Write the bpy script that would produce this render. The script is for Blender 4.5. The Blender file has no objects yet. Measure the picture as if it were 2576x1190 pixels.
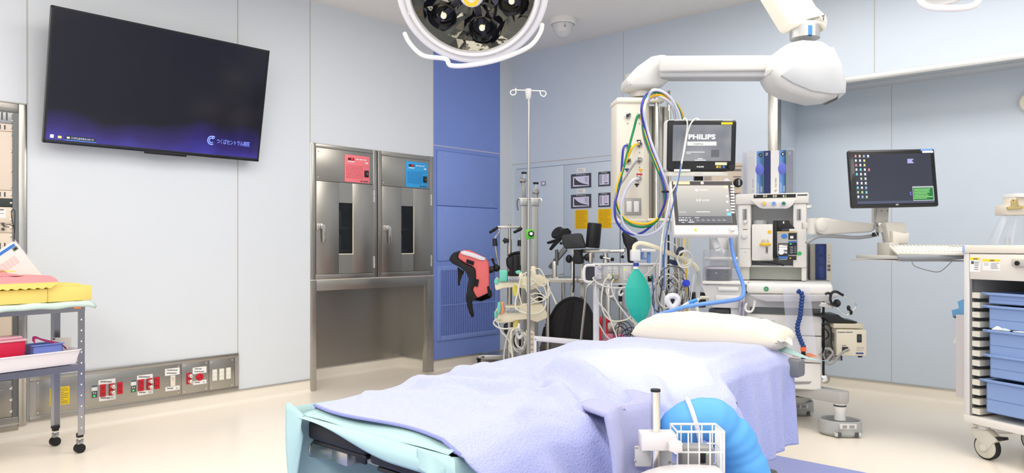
import bpy, bmesh, math, random
from mathutils import Vector as V, Matrix
R = math.radians
random.seed(7)
COL = bpy.context.scene.collection
SC = bpy.context.scene
# ---------------------------------------------------------------- camera, exposure, light
FOC, CAMH, YAW = 1890.0, 1.15, R(42.2)
PX, PY = 1288.0, 618.0
cd = bpy.data.cameras.new('camera'); cam = bpy.data.objects.new('camera', cd); COL.objects.link(cam)
cam.location = (0, 0, CAMH); cam.rotation_euler = (R(90), 0, YAW)
cd.sensor_width = 36; cd.lens = 36 * FOC / 2576; cd.shift_y = (PY - 595) / 2576; cd.clip_start = .05; cd.clip_end = 60
SC.camera = cam
SC.view_settings.view_transform = 'Standard'; SC.view_settings.look = 'None'
SC.view_settings.exposure = 0.27; SC.view_settings.gamma = 1; SC.view_settings.use_curve_mapping = False
w = bpy.data.worlds.new('world'); SC.world = w; w.use_nodes = True
w.node_tree.nodes['Background'].inputs[0].default_value = (.9, .95, 1, 1)
w.node_tree.nodes['Background'].inputs[1].default_value = .5
def area(name, loc, sx, sy, power, col=(1, 1, 1), rot=(0, 0, 0)):
    l = bpy.data.lights.new(name, 'AREA'); l.shape = 'RECTANGLE'; l.size = sx; l.size_y = sy; l.energy = power; l.color = col
    o = bpy.data.objects.new(name, l); COL.objects.link(o); o.location = loc; o.rotation_euler = rot; return o
def spot(name, loc, to, power, ang, blend=.5, col=(1, 1, 1), rad=.15):
    l = bpy.data.lights.new(name, 'SPOT'); l.energy = power; l.spot_size = R(ang); l.spot_blend = blend; l.color = col; l.shadow_soft_size = rad
    o = bpy.data.objects.new(name, l); COL.objects.link(o); o.location = loc
    o.rotation_euler = (V(to) - V(loc)).to_track_quat('-Z', 'Y').to_euler(); return o
WARM = (1, .965, .92)
area('unseen_ceiling_light', (-1.6, 1.4, 3.03), 3.2, 1.0, 14, WARM)
area('unseen_ceiling_light', (-3.4, 2.6, 3.03), 1.0, 3.4, 26, WARM)  # out of view, added as fill along the left wall
area('unseen_ceiling_light', (-1.2, 4.3, 3.03), 3.0, .9, 46, WARM)  # out of view, added as fill towards the rear corner
area('unseen_ceiling_light', (1.2, 1.5, 3.03), 1.4, 3.2, 52, WARM)
area('unseen_ceiling_light', (-1.6, -1.2, 3.03), 4.5, 1.4, 112, WARM)
spot('surgical_light_beam', (-1.95, 3.1, 2.75), (-1.52, 2.5, .7), 92, 23, 1, (1, .97, .95), .12)

# ---------------------------------------------------------------- rays: a picture point to a place on a known plane
_c, _s = math.cos(YAW), math.sin(YAW)
VIEW = V((-_s, _c, 0)); RGT = V((_c, _s, 0)); EYE = V((0, 0, CAMH))
def ray(px, py): return VIEW + RGT * ((px - PX) / FOC) + V((0, 0, (PY - py) / FOC))
def at_d(px, py, d): return EYE + ray(px, py) * d
def at_ax(px, py, ax, val, m=None):
    o, d = EYE.copy(), ray(px, py)
    if m is not None:
        mi = m.inverted(); o = mi @ o; d = mi.to_3x3() @ d
    t = (val - o[ax]) / d[ax]
    return o + d * t
# ---------------------------------------------------------------- materials
def lin(c):
    if isinstance(c, str): c = tuple(int(c[i:i + 2], 16) for i in (0, 2, 4))
    return tuple(((x / 255) / 12.92 if x / 255 <= .04045 else ((x / 255 + .055) / 1.055) ** 2.4) for x in c) + (1,)
_mc = {}
def M(col, rough=.5, metal=0, bump=0, bs=60, var=0, vs=6, emit=0, trans=0, alpha=1, coat=0, brush=None, sheen=0, ior=1.45, spec=None):
    k = (str(col), rough, metal, bump, bs, var, vs, emit, trans, alpha, coat, brush, sheen, spec)
    if k in _mc: return _mc[k]
    m = bpy.data.materials.new('surface'); m.use_nodes = True
    nt = m.node_tree; N = nt.nodes; L = nt.links; b = N['Principled BSDF']
    c = lin(col); b.inputs['Base Color'].default_value = c
    b.inputs['Roughness'].default_value = rough; b.inputs['Metallic'].default_value = metal; b.inputs['IOR'].default_value = ior
    if spec is not None: b.inputs['Specular IOR Level'].default_value = spec
    if emit: b.inputs['Emission Color'].default_value = c; b.inputs['Emission Strength'].default_value = emit
    if trans: b.inputs['Transmission Weight'].default_value = trans
    if alpha < 1: b.inputs['Alpha'].default_value = alpha
    if coat: b.inputs['Coat Weight'].default_value = coat; b.inputs['Coat Roughness'].default_value = .06
    if sheen: b.inputs['Sheen Weight'].default_value = sheen
    tc = N.new('ShaderNodeTexCoord')
    def noise(scale, det=3, stretch=None):
        n = N.new('ShaderNodeTexNoise'); n.inputs['Scale'].default_value = scale; n.inputs['Detail'].default_value = det
        if stretch:
            mp = N.new('ShaderNodeMapping'); mp.inputs['Scale'].default_value = stretch
            L.new(tc.outputs['Object'], mp.inputs[0]); L.new(mp.outputs[0], n.inputs[0])
        else: L.new(tc.outputs['Object'], n.inputs[0])
        return n
    if var:
        n = noise(vs); mx = N.new('ShaderNodeMix'); mx.data_type = 'RGBA'
        mx.inputs[6].default_value = tuple(x * (1 - var) for x in c[:3]) + (1,); mx.inputs[7].default_value = tuple(min(1, x * (1 + var)) for x in c[:3]) + (1,)
        L.new(n.outputs[0], mx.inputs[0]); L.new(mx.outputs[2], b.inputs['Base Color'])
    if bump:
        n = noise(bs, 4); bp = N.new('ShaderNodeBump'); bp.inputs['Strength'].default_value = bump; bp.inputs['Distance'].default_value = .004
        L.new(n.outputs[0], bp.inputs['Height']); L.new(bp.outputs[0], b.inputs['Normal'])
    if brush:
        n = noise(12, 3, {'h': (1, 1, 30), 'v': (30, 30, 1)}[brush]); mr = N.new('ShaderNodeMapRange')
        mr.inputs[3].default_value = rough * .8; mr.inputs[4].default_value = rough * 1.25
        L.new(n.outputs[0], mr.inputs[0]); L.new(mr.outputs[0], b.inputs['Roughness'])
    _mc[k] = m; return m
STEEL = M((176, 172, 164), .32, .95, brush='h'); STEELV = M((190, 187, 180), .28, .95, brush='v'); CHROME = M((225, 222, 215), .14, 1)
ALU = M((196, 196, 194), .38, .8); GUN = M((120, 120, 118), .4, .7)
WHITE = M((236, 234, 230), .42); CREAM = M((235, 228, 212), .42); LGREY = M((212, 212, 210), .45); MGREY = M((160, 161, 162), .5)
DGREY = M((84, 86, 88), .5); BLACK = M((22, 22, 24), .42); RUBBER = M((26, 26, 28), .65); MATTB = M((20, 20, 22), .8)
FOAMB = M((36, 36, 38), .75, bump=.3, bs=180)
YEL = M((250, 200, 20), .5); YLBL = M((246, 222, 40), .5); WPAP = M((243, 242, 238), .6); INK = M((60, 60, 66), .6); RED = M((206, 26, 44), .45)
GRN = M((28, 140, 74), .45); BLU = M((44, 70, 190), .4)
CLEAR = M((225, 228, 240), .08, trans=.0, alpha=.22); CLEARG = M((200, 205, 215), .1, alpha=.3)
GLED = M((40, 230, 90), .4, emit=1.2)
# ---------------------------------------------------------------- mesh builder
class B:
    """collects shapes; make() links them as ONE mesh object"""
    def __init__(s): s.v = []; s.f = []; s.mi = []; s.mats = []
    def m(s, mat):
        if mat not in s.mats: s.mats.append(mat)
        return s.mats.index(mat)
    def add(s, vs, fs, mat, mx=None):
        o = len(s.v); k = s.m(mat)
        s.v += [tuple(mx @ V(p)) if mx is not None else tuple(p) for p in vs]
        for f in fs: s.f.append(tuple(o + i for i in f)); s.mi.append(k)
        return s
    def bm(s, bm, mat, mx=None):
        bm.verts.index_update()
        return s.add([v.co.copy() for v in bm.verts], [[v.index for v in f.verts] for f in bm.faces], mat, mx)
    def box(s, x0, x1, y0, y1, z0, z1, mat, bev=0, mx=None, seg=2):
        if x0 > x1: x0, x1 = x1, x0
        if y0 > y1: y0, y1 = y1, y0
        if z0 > z1: z0, z1 = z1, z0
        vs = [(x, y, z) for z in (z0, z1) for y in (y0, y1) for x in (x0, x1)]
        fs = [(0, 2, 3, 1), (4, 5, 7, 6), (0, 1, 5, 4), (2, 6, 7, 3), (0, 4, 6, 2), (1, 3, 7, 5)]
        bev = min(bev, (x1 - x0) * .45, (y1 - y0) * .45, (z1 - z0) * .45)
        if bev <= 0: return s.add(vs, fs, mat, mx)
        b = bmesh.new(); vv = [b.verts.new(p) for p in vs]
        for f in fs: b.faces.new([vv[i] for i in f])
        bmesh.ops.bevel(b, geom=b.edges[:], offset=bev, segments=seg, profile=.5, affect='EDGES')
        s.bm(b, mat, mx); b.free(); return s
    def prism(s, poly, ax, a0, a1, mat, bev=0, mx=None, seg=2):
        """polygon in the two axes other than ax, extruded a0..a1 along ax"""
        def P(p, a):
            q = list(p); q.insert(ax, a); return tuple(q)
        n = len(poly)
        b = bmesh.new(); lo = [b.verts.new(P(p, a0)) for p in poly]; hi = [b.verts.new(P(p, a1)) for p in poly]
        b.faces.new(lo); b.faces.new(hi[::-1])
        for i in range(n): b.faces.new((lo[i], hi[i], hi[(i + 1) % n], lo[(i + 1) % n]))
        bmesh.ops.recalc_face_normals(b, faces=b.faces[:])
        if bev: bmesh.ops.bevel(b, geom=[e for e in b.edges if e.calc_face_angle(0) > .5], offset=bev, segments=seg, profile=.5, affect='EDGES')
        s.bm(b, mat, mx); b.free(); return s
    def tube(s, pts, r, mat, n=8, closed=False, mx=None, caps=True, rads=None, rib=None):
        pts = [V(p) for p in pts]; k = len(pts)
        if k < 2: return s
        tang = []
        for i in range(k):
            a = pts[(i - 1) % k] if (closed or i > 0) else pts[i]; b = pts[(i + 1) % k] if (closed or i < k - 1) else pts[i]
            t = (b - a); tang.append(t.normalized() if t.length > 1e-9 else V((0, 0, 1)))
        t = tang[0]; u = t.orthogonal().normalized(); vs = []; fs = []
        for i in range(k):
            t2 = tang[i]; u = (u - t2 * u.dot(t2));
            u = u.normalized() if u.length > 1e-6 else t2.orthogonal().normalized()
            w_ = t2.cross(u); rr = rads[i] if rads else r
            if rib and i % 2: rr *= rib
            for j in range(n):
                a = 2 * math.pi * j / n; vs.append(pts[i] + (u * math.cos(a) + w_ * math.sin(a)) * rr)
        m_ = k if closed else k - 1
        for i in range(m_):
            for j in range(n):
                a, b = i * n + j, i * n + (j + 1) % n; c, d = ((i + 1) % k) * n + (j + 1) % n, ((i + 1) % k) * n + j
                fs.append((a, b, c, d))
        if caps and not closed: fs.append(tuple(range(n))[::-1]); fs.append(tuple((k - 1) * n + j for j in range(n)))
        return s.add(vs, fs, mat, mx)
    def cyl(s, p0, p1, r, mat, n=20, r2=None, mx=None): return s.tube([p0, p1], r, mat, n, rads=[r, r if r2 is None else r2], mx=mx)
    def lathe(s, prof, c, mat, n=28, axis=(0, 0, 1), sx=1, sy=1, mx=None):
        """prof: (radius, height) list, turned about axis through c"""
        q = V((0, 0, 1)).rotation_difference(V(axis)).to_matrix(); vs = []; fs = []; k = len(prof); c = V(c)
        for r_, h in prof:
            for j in range(n):
                a = 2 * math.pi * j / n; vs.append(c + q @ V((r_ * math.cos(a) * sx, r_ * math.sin(a) * sy, h)))
        for i in range(k - 1):
            for j in range(n): fs.append((i * n + j, i * n + (j + 1) % n, (i + 1) * n + (j + 1) % n, (i + 1) * n + j))
        if prof[0][0] > 1e-6: fs.append(tuple(range(n))[::-1])
        if prof[-1][0] > 1e-6: fs.append(tuple((k - 1) * n + j for j in range(n)))
        return s.add(vs, fs, mat, mx)
    def ball(s, c, r, mat, n=14, sc=(1, 1, 1), mx=None):
        pr = [(max(1e-7, r * math.sin(math.pi * i / 10)), -r * math.cos(math.pi * i / 10)) for i in range(11)]
        m2 = Matrix.Translation(V(c)) @ Matrix.Diagonal((*sc, 1)); m2 = mx @ m2 if mx is not None else m2
        return s.lathe(pr, (0, 0, 0), mat, n, mx=m2)
    def grid(s, nu, nv, fn, mat, mx=None):
        vs = [fn(i / nu, j / nv) for j in range(nv + 1) for i in range(nu + 1)]
        fs = [(j * (nu + 1) + i, j * (nu + 1) + i + 1, (j + 1) * (nu + 1) + i + 1, (j + 1) * (nu + 1) + i) for j in range(nv) for i in range(nu)]
        return s.add(vs, fs, mat, mx)
    def make(s, name, parent=None, loc=None, rotz=0, smooth=32, label=None, solid=0, sub=0, mxw=None):
        me = bpy.data.meshes.new(name); me.from_pydata(s.v, [], s.f)
        for m_ in s.mats: me.materials.append(m_)
        me.polygons.foreach_set('material_index', s.mi)
        b = bmesh.new(); b.from_mesh(me); bmesh.ops.remove_doubles(b, verts=b.verts[:], dist=1e-6)
        bmesh.ops.recalc_face_normals(b, faces=b.faces[:]); b.to_mesh(me); b.free()
        if smooth: me.shade_smooth(); me.set_sharp_from_angle(angle=R(smooth))
        o = bpy.data.objects.new(name, me); COL.objects.link(o)
        if parent is not None: o.parent = parent
        if loc is not None: o.location = loc
        if rotz: o.rotation_euler = (0, 0, rotz)
        if solid:
            md = o.modifiers.new('thick', 'SOLIDIFY'); md.thickness = solid; md.offset = 0
        if sub: md = o.modifiers.new('sub', 'SUBSURF'); md.levels = sub; md.render_levels = sub
        if label: o['label'] = label
        return o
def tag(o, label, cat, group=None):
    o['label'] = label; o['category'] = cat
    if group: o['group'] = group
    return o
def thing(name, label, cat, loc=(0, 0, 0), rotz=0, group=None):
    o = bpy.data.objects.new(name, None); COL.objects.link(o); o.location = loc; o.rotation_euler = (0, 0, rotz); o.empty_display_size = .05
    o['_m'] = 0; del o['_m']
    return tag(o, label, cat, group)
def mx_of(loc, rotz): return Matrix.Translation(V(loc)) @ Matrix.Rotation(rotz, 4, 'Z')
def struct(o): o['kind'] = 'structure'; return o
def copy_tree(o, parent=None, loc=None, rotz=None, label=None):
    c = o.copy(); COL.objects.link(c)
    if parent is not None: c.parent = parent
    if loc is not None: c.location = loc
    if rotz is not None: c.rotation_euler = (0, 0, rotz)
    if label: c['label'] = label
    for ch in list(o.children): copy_tree(ch, c)
    return c
def spline(pts, n=8, closed=False):
    pts = [V(p) for p in pts]; k = len(pts); out = []
    g = (lambda i: pts[i % k]) if closed else (lambda i: pts[max(0, min(k - 1, i))])
    for i in range(k if closed else k - 1):
        p0, p1, p2, p3 = g(i - 1), g(i), g(i + 1), g(i + 2)
        for j in range(n):
            t = j / n
            out.append(.5 * ((2 * p1) + (p2 - p0) * t + (2 * p0 - 5 * p1 + 4 * p2 - p3) * t * t + (3 * p1 - p0 - 3 * p2 + p3) * t ** 3))
    if not closed: out.append(pts[-1])
    return out
def cable(name, pts, r, mat, label, cat='cable', group=None, n=8, seg=8, parent=None, rib=None, closed=False):
    """pts in the world, smoothed"""
    p = spline(pts, seg, closed)
    b = B(); b.tube(p, r, mat, n, closed=closed, rib=rib)
    o = b.make(name, parent, smooth=50)
    if parent is None: tag(o, label, cat, group)
    return o
def dpts(l, d=None): return [at_d(p[0], p[1], p[2] if len(p) > 2 else d) for p in l]
def text(body, name, parent, mat, w=None, h=None, origin=(0, 0, 0), xdir=(1, 0, 0), up=(0, 0, 1), ext=.0004, bold=0, label=None):
    """lettering as a thin mesh: centred on origin, reading along xdir"""
    c = bpy.data.curves.new(name, 'FONT'); c.body = body; c.align_x = 'CENTER'; c.align_y = 'CENTER'; c.size = 1; c.offset = bold; c.resolution_u = 3
    o = bpy.data.objects.new(name + '_t', c); COL.objects.link(o)
    dg = bpy.context.evaluated_depsgraph_get(); me = bpy.data.meshes.new_from_object(o.evaluated_get(dg)); bpy.data.objects.remove(o); bpy.data.curves.remove(c)
    if not len(me.vertices): return None
    xs = [v.co.x for v in me.vertices]; ys = [v.co.y for v in me.vertices]; W0 = max(xs) - min(xs); H0 = max(ys) - min(ys)
    sx = (w / W0) if w else None; sy = (h / H0) if h else None; sx = sx or sy; sy = sy or sx
    X = V(xdir).normalized(); Z = V(up); Z = (Z - X * Z.dot(X)).normalized(); Nn = X.cross(Z)
    cx, cy = (max(xs) + min(xs)) / 2, (max(ys) + min(ys)) / 2
    for v in me.vertices: v.co = V(origin) + X * (v.co.x - cx) * sx + Z * (v.co.y - cy) * sy + Nn * ext
    me.materials.clear(); me.materials.append(mat)
    t = bpy.data.objects.new(name, me); COL.objects.link(t); t.parent = parent
    if label: t['label'] = label
    return t
class Face:
    """a flat front in a thing's own frame, laid out from picture points: local axis ax = val"""
    def __init__(s, loc, rotz, ax, val): s.m = mx_of(loc, rotz); s.ax = ax; s.val = val
    def p(s, px, py, off=0): return at_ax(px, py, s.ax, s.val + off, s.m)
    def rect(s, b, x0, y0, x1, y1, mat, t=.004, out=.0, bev=0, seg=2):
        """a slab whose front face spans the picture rectangle (centre-line sizes), thickness t behind it"""
        cx, cy = (x0 + x1) / 2, (y0 + y1) / 2
        A, Bq, Cc, D = s.p(x0, cy), s.p(x1, cy), s.p(cx, y0), s.p(cx, y1)
        h = 1 - s.ax
        sg = -1 if s.ax == 1 else 1      # outward direction: -y or +x
        lo = [0, 0]; lim = {}
        lim[h] = (A[h], Bq[h]); lim[2] = (D[2], Cc[2])
        f = s.val + sg * out; lim[s.ax] = (f, f - sg * t)
        b.box(*lim[0], *lim[1], *lim[2], mat, bev, seg=seg); return b
# ================================================================ the room
CEIL = 3.08; XL = -5.15; YB = 5.68; XR = 2.6; YF = -2.6; YR = 6.22; XC = -2.45
WALLM = M((224, 229, 233), .38, var=.015, vs=2); WALLB = M((208, 219, 231), .38, var=.015, vs=2)
BLUEW = M((128, 152, 222), .42, var=.03, vs=3); JOINT = M((196, 192, 184), .6); COVE = M((246, 238, 224), .4)
FLOORM = M((250, 240, 224), .24, var=.02, vs=1.5, spec=.45)
def slab(name, x0, x1, y0, y1, z0, z1, mat, bev=0): return struct(B().box(x0, x1, y0, y1, z0, z1, mat, bev).make(name))
slab('floor', XL - .9, XR + .1, YF - .1, YR + .1, -.1, 0, FLOORM)
slab('ceiling', XL - .3, XR + .1, YF - .1, YR + .1, CEIL, CEIL + .1, M((244, 241, 236), .7))
# recess of the warming cabinets in the left wall
ay0 = at_ax(780, 600, 0, XL).y; ay1 = at_ax(1090, 600, 0, XL).y
az_mid = .5 * (at_ax(781, 704, 0, XL).z + at_ax(1091, 692, 0, XL).z); az_top = .5 * (at_ax(781, 357, 0, XL).z + at_ax(1088, 395, 0, XL).z)
by1 = at_ax(1258, 600, 0, XL).y; bz = at_ax(1175, 376, 0, XL).z
b = B()
ry1 = at_ax(68, 600, 0, XL).y; rz1 = at_ax(60, 262, 0, XL).z      # rack opening, from YF side to ry1
b.box(XL - .12, XL, ry1, ay0, .1, CEIL, WALLM); b.box(XL - .12, XL, -.2, ry1, rz1, CEIL, WALLM); b.box(XL - .12, XL, YF, -.2, 0, CEIL, WALLM)
b.box(XL - .12, XL, ay0, ay1, az_top, CEIL, WALLM); b.box(XL - .12, XL, by1, YB, .1, CEIL, WALLM)
for px in (598,):
    y = at_ax(px, 600, 0, XL).y; b.box(XL, XL + .0015, y - .004, y + .004, .1, CEIL, JOINT)
for y in (ay0, ay1, ry1): b.box(XL, XL + .0015, y - .004, y + .004, rz1 if y == ry1 else az_top, CEIL, JOINT)
b.box(XL, XL + .0015, -.2, ry1, rz1 - .002, rz1 + .005, JOINT)
struct(b.make('wall_left'))
b = B()
b.box(XL - .12, XL, ay1, by1, .1, CEIL, BLUEW); b.box(XL, XL + .0015, ay1, by1, bz - .004, bz + .004, M((205, 200, 214), .5))
struct(b.make('wall_left'))
# alcove lined with stainless under the cabinets
b = B(); AD = .42
b.box(XL - AD - .03, XL - AD, ay0, ay1, .1, az_mid, STEEL); b.box(XL - AD, XL - .02, ay1 - .03, ay1, .1, az_mid, STEEL); b.box(XL - AD, XL - .02, ay0, ay0 + .03, .1, az_mid, STEEL)
b.box(XL - AD, XL - .02, ay0, ay1, az_mid - .02, az_mid, STEEL)
struct(b.make('wall_alcove'))
b = B()
for y0, y1 in ((ay0, ay0 + .055), (ay1 - .085, ay1)): b.box(XL - .05, XL + .006, y0, y1, 0, az_top, STEELV, .002)
b.box(XL - .03, XL + .006, ay0 + .055, ay1 - .085, az_mid - .09, az_mid - .006, STEEL, .002)
b.box(XL, XL + .008, ay0, ay1, az_mid - .006, az_mid, M((232, 226, 212), .4)); b.box(XL - .02, XL + .004, ay0, ay1, az_top - .006, az_top, JOINT)
struct(b.make('trim_1'))
# cove base and metal edge
def cove(name, segs):
    b = B()
    for (p, q, nx, ny) in segs:
        dx, dy = q[0] - p[0], q[1] - p[1]; L_ = math.hypot(dx, dy); n = 7
        prof = [(.0, .1)] + [(.0 + .03 * (1 - math.cos(R(90 * i / n))), .03 * (1 - math.sin(R(90 * i / n)))) for i in range(n + 1)][0:] 
        vs = []; fs = []
        for (o_, z) in prof:
            for pt in (p, q): vs.append((pt[0] + nx * o_, pt[1] + ny * o_, z))
        for i in range(len(prof) - 1): fs.append((2 * i, 2 * i + 1, 2 * i + 3, 2 * i + 2))
        b.add(vs, fs, COVE)
        vs = [(pt[0] - nx * .02 , pt[1] - ny * .02, z) for z in (0, .1) for pt in (p, q)]; 
        a = V((p[0], p[1], 0)); c = V((q[0], q[1], 0)); nn = V((nx, ny, 0))
        x0, x1 = sorted((p[0], q[0])); y0, y1 = sorted((p[1], q[1]))
        if nx: b.box(min(p[0], p[0] + nx * .008), max(p[0], p[0] + nx * .008), y0, y1, .094, .104, ALU)
        else: b.box(x0, x1, min(p[1], p[1] + ny * .008), max(p[1], p[1] + ny * .008), .094, .104, ALU)
    struct(b.make(name))
cove('baseboard_left', [((XL, ry1), (XL, ay0), 1, 0), ((XL, ay1), (XL, YB), 1, 0), ((XL - AD, ay0 + .03), (XL - AD, ay1 - .03), 1, 0), ((XL - AD, ay1 - .03), (XL - .03, ay1 - .03), 0, -1), ((XL, -.2), (XL, ry1), 1, 0)])
cove('baseboard_back', [((XL, YB), (XC, YB), 0, -1), ((XC, YR), (XR, YR), 0, -1)])
# back wall, header, recess
HZ = 2.33
b = B(); b.box(XL - .12, XC, YB, YB + .1, .1, CEIL, WALLB)
for px in (1568,):
    x = at_ax(px, 600, 1, YB).x; b.box(x - .003, x + .003, YB - .0015, YB, .1, CEIL, JOINT)
z0 = at_ax(1290, 414.7, 1, YB).z; z1 = at_ax(1550, 388, 1, YB).z; b.box(XL, XL + 1.75, YB - .0015, YB, z0 - .004, z0 + .004, JOINT)
struct(b.make('wall_back'))
b = B(); b.box(XC, XR, YB, YB + .1, HZ + .02, CEIL, WALLB)
for px in (2200,):
    x = at_ax(px, 60, 1, YB).x; b.box(x - .003, x + .003, YB - .0015, YB, HZ + .02, CEIL, JOINT)
struct(b.make('wall_header'))
b = B(); b.box(XC, XR, YB - .012, YB + .1, HZ, HZ + .045, ALU, .003); b.box(XC + .0, XC + .075, YB - .01, YB + .06, 0, HZ, STEELV, .003)
struct(b.make('trim_2'))
slab('ceiling_recess', XC, XR, YB + .1, YR, HZ + .05, HZ + .08, M((205, 210, 216), .6))
b = B(); b.box(XC - .1, XC, YB + .1, YR, .1, HZ + .05, WALLB); b.box(XC - .1, XR, YR, YR + .1, .1, CEIL, WALLB)
for px in (2243, ):
    x = at_ax(px, 600, 1, YR).x; b.box(x - .003, x + .003, YR - .0015, YR, .1, HZ + .05, JOINT)
struct(b.make('wall_recess'))
slab('wall_right', XR, XR + .1, YF, YR + .1, 0, CEIL, WALLB); slab('wall_front', XL - .1, XR, YF - .1, YF, 0, CEIL, WALLM)
# blue vinyl inlay under the operating table
struct(B().box(-3.36, -.2, -.6, 4.02, 0, .0015, M((150, 160, 216), .3, var=.02, vs=3)).make('floor_inlay'))
# ================================================================ things in and on the left wall
FL = Face((0, 0, 0), 0, 0, XL)
def screw(b, p, r=.006, ax=0, mat=None):
    n = (1, 0, 0) if ax == 0 else (0, -1, 0)
    b.lathe([(r, 0), (r, .001), (r * .6, .003), (0.0, .0035)], p, mat or CHROME, 10, n)
MINK = M((112, 112, 118), .6)
def micro(b, F, x0, y0, x1, y1, rows, mat=MINK, seed=1, out=.0015, h=.35, slope=0):
    """rows of tiny dashes standing for print too small to read"""
    rn = random.Random(seed)
    for i in range(rows):
        yy = y0 + (y1 - y0) * (i + .5) / rows; hh = (y1 - y0) / rows * h
        x = x0 + rn.random() * .06 * (x1 - x0); end = x0 + (x1 - x0) * rn.uniform(.7, 1)
        while x < end:
            l = (x1 - x0) * rn.uniform(.04, .16); e = min(end, x + l)
            dy = slope * ((x + e) / 2 - (x0 + x1) / 2)
            F.rect(b, x, yy + dy - hh / 2, e, yy + dy + hh / 2, mat, .0006, out); x = e + (x1 - x0) * .02
PINK = M((250, 130, 138), .5); SKYL = M((58, 170, 236), .5)
def warmer(px0, px1, fas, door, win, panel, pcol, hnd, hx, label, seed):
    t = thing('warming_cabinet', label, 'cabinet', (0, 0, 0), 0, 'built-in warming cabinets')
    y0, y1 = FL.p(px0, 500).y, FL.p(px1, 500).y; zt, zb = az_top - .006, az_mid
    fx = XL + .012
    b = B(); s = STEEL
    dl, dr = FL.p(door[0], 500).y, FL.p(door[1], 500).y; zf = FL.p(*fas).z; zd1 = FL.p(door[0], door[2]).z; zd0 = FL.p(door[0], door[3]).z
    b.box(XL - .5, XL - .48, y0, y1, zb, zt, BLACK); b.box(XL - .48, XL - .03, dl - .001, dl + .004, zd0, zd1, BLACK); b.box(XL - .48, XL - .03, dr - .004, dr + .001, zd0, zd1, BLACK); b.box(XL - .48, XL - .03, dl, dr, zd0, zd0 + .004, BLACK); b.box(XL - .48, XL - .03, dl, dr, zd1 - .004, zd1, BLACK); b.box(XL - .5, fx, y0, dl - .002, zb, zt, s, .002); b.box(XL - .5, fx, dr + .002, y1, zb, zt, s, .002)  # black liner paints the shade inside the cabinet
    b.box(XL - .5, fx, dl - .002, dr + .002, zf + .002, zt, s, .002); b.box(XL - .5, fx, dl - .002, dr + .002, zb, zd0 - .002, s, .002)
    b.make('body', t)
    f = B().box(XL - .02, fx + .003, dl, dr, zd1 + .003, zf, s, .0015)
    for (yy, zz) in ((dl + .02, zf - .03), (dl + .02, zd1 + .03)): screw(f, (fx + .003, yy, zz))
    f.make('fascia', t)
    wy0, wy1 = FL.p(win[0], 500).y, FL.p(win[1], 500).y; wz1, wz0 = FL.p(win[0], win[2]).z, FL.p(win[0], win[3]).z
    d = B(); X0, X1 = XL - .02, fx + .008
    d.box(X0, X1, dl, wy0, zd0, zd1, s, .002); d.box(X0, X1, wy1, dr, zd0, zd1, s, .002); d.box(X0, X1, wy0, wy1, wz1, zd1, s); d.box(X0, X1, wy0, wy1, zd0, wz0, s)
    fr = M((226, 218, 196), .4)
    d.box(X1, X1 + .003, wy1, wy1 + .008, wz0 - .008, wz1, fr); d.box(X1, X1 + .003, wy0, wy1, wz0 - .008, wz0, fr)
    D = d.make('door', t)
    B().box(X1 - .012, X1 - .008, wy0, wy1, wz0, wz1, M((24, 28, 32), .04, alpha=.55)).make('window_pane', D)
    hy, hz = FL.p(hnd[0], hnd[1]).y, FL.p(hnd[0], hnd[1]).z
    h = B(); h.box(X1, X1 + .02, hy - .03, hy - .006, hz - .02, hz + .03, CHROME, .004); h.box(X1, X1 + .03, hy - .004, hy + .02, hz - .012, hz + .03, CHROME, .004)
    h.prism([(hy - .002, hz + .02), (hy + .034, hz + .022), (hy + .036, hz - .115), (hy + .016, hz - .118), (hy + .012, hz - .01)], 0, X1 + .018, X1 + .032, CHROME, .003)
    h.make('handle', D, label='chrome lever handle')
    for zz in (.87, .12):
        g = B(); zc = zd0 + (zd1 - zd0) * zz; g.cyl((X1 + .002, dr + .006, zc - .05), (X1 + .002, dr + .006, zc + .05), .008, ALU, 12); g.cyl((X1 + .002, dr + .006, zc - .001), (X1 + .002, dr + .006, zc + .001), .0095, GUN, 12); g.make('hinge', D)
    # inside: shelves, and pale columns painted in as light reflections
    i = B(); 
    for k in (.0, .46): i.box(XL - .47, XL - .05, dl + .02, dr - .02, wz0 + (wz1 - wz0) * k + .01, wz0 + (wz1 - wz0) * k + .03, ALU)
    for k in range(2):
        yy = wy0 + (wy1 - wy0) * (.45 + .25 * k); i.cyl((XL - .1, yy, wz0 + .03), (XL - .1, yy, wz0 + (wz1 - wz0) * .4), .014, M((170, 180, 190), .3)); i.cyl((XL - .1, yy, wz0 + (wz1 - wz0) * .52), (XL - .1, yy, wz1 - .06), .014, M((170, 180, 190), .3))
    i.make('shelf', t)
    a0, b0, a1, b1 = panel
    P_ = Face((0, 0, 0), 0, 0, fx + .003); q = B()
    yy0, yy1 = P_.p(a0, 400).y, P_.p(a1, 400).y; zz1, zz0 = P_.p(a0, b0).z, P_.p(a0, b1).z
    q.box(fx, fx + .008, yy0, yy1, zz0, zz1, M(pcol, .5), .002); zm = zz0 + (zz1 - zz0) * .62
    q.box(fx + .008, fx + .0085, yy0, yy1, zm - .001, zm + .001, M((200, 90, 100), .5) if seed == 1 else M((40, 100, 190), .5))
    W_ = yy1 - yy0
    q.box(fx + .008, fx + .01, yy0 + W_ * .12, yy0 + W_ * .36, zz1 - .045, zz1 - .025, M((90, 20, 30), .3)); q.box(fx + .0101, fx + .0105, yy0 + W_ * .24, yy0 + W_ * .32, zz1 - .041, zz1 - .029, M((240, 40, 50), .4, emit=.6))
    for k in range(3): q.box(fx + .008, fx + .009, yy0 + W_ * (.44 + .15 * k), yy0 + W_ * (.56 + .15 * k), zz1 - .036, zz1 - .029, WPAP)
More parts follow.
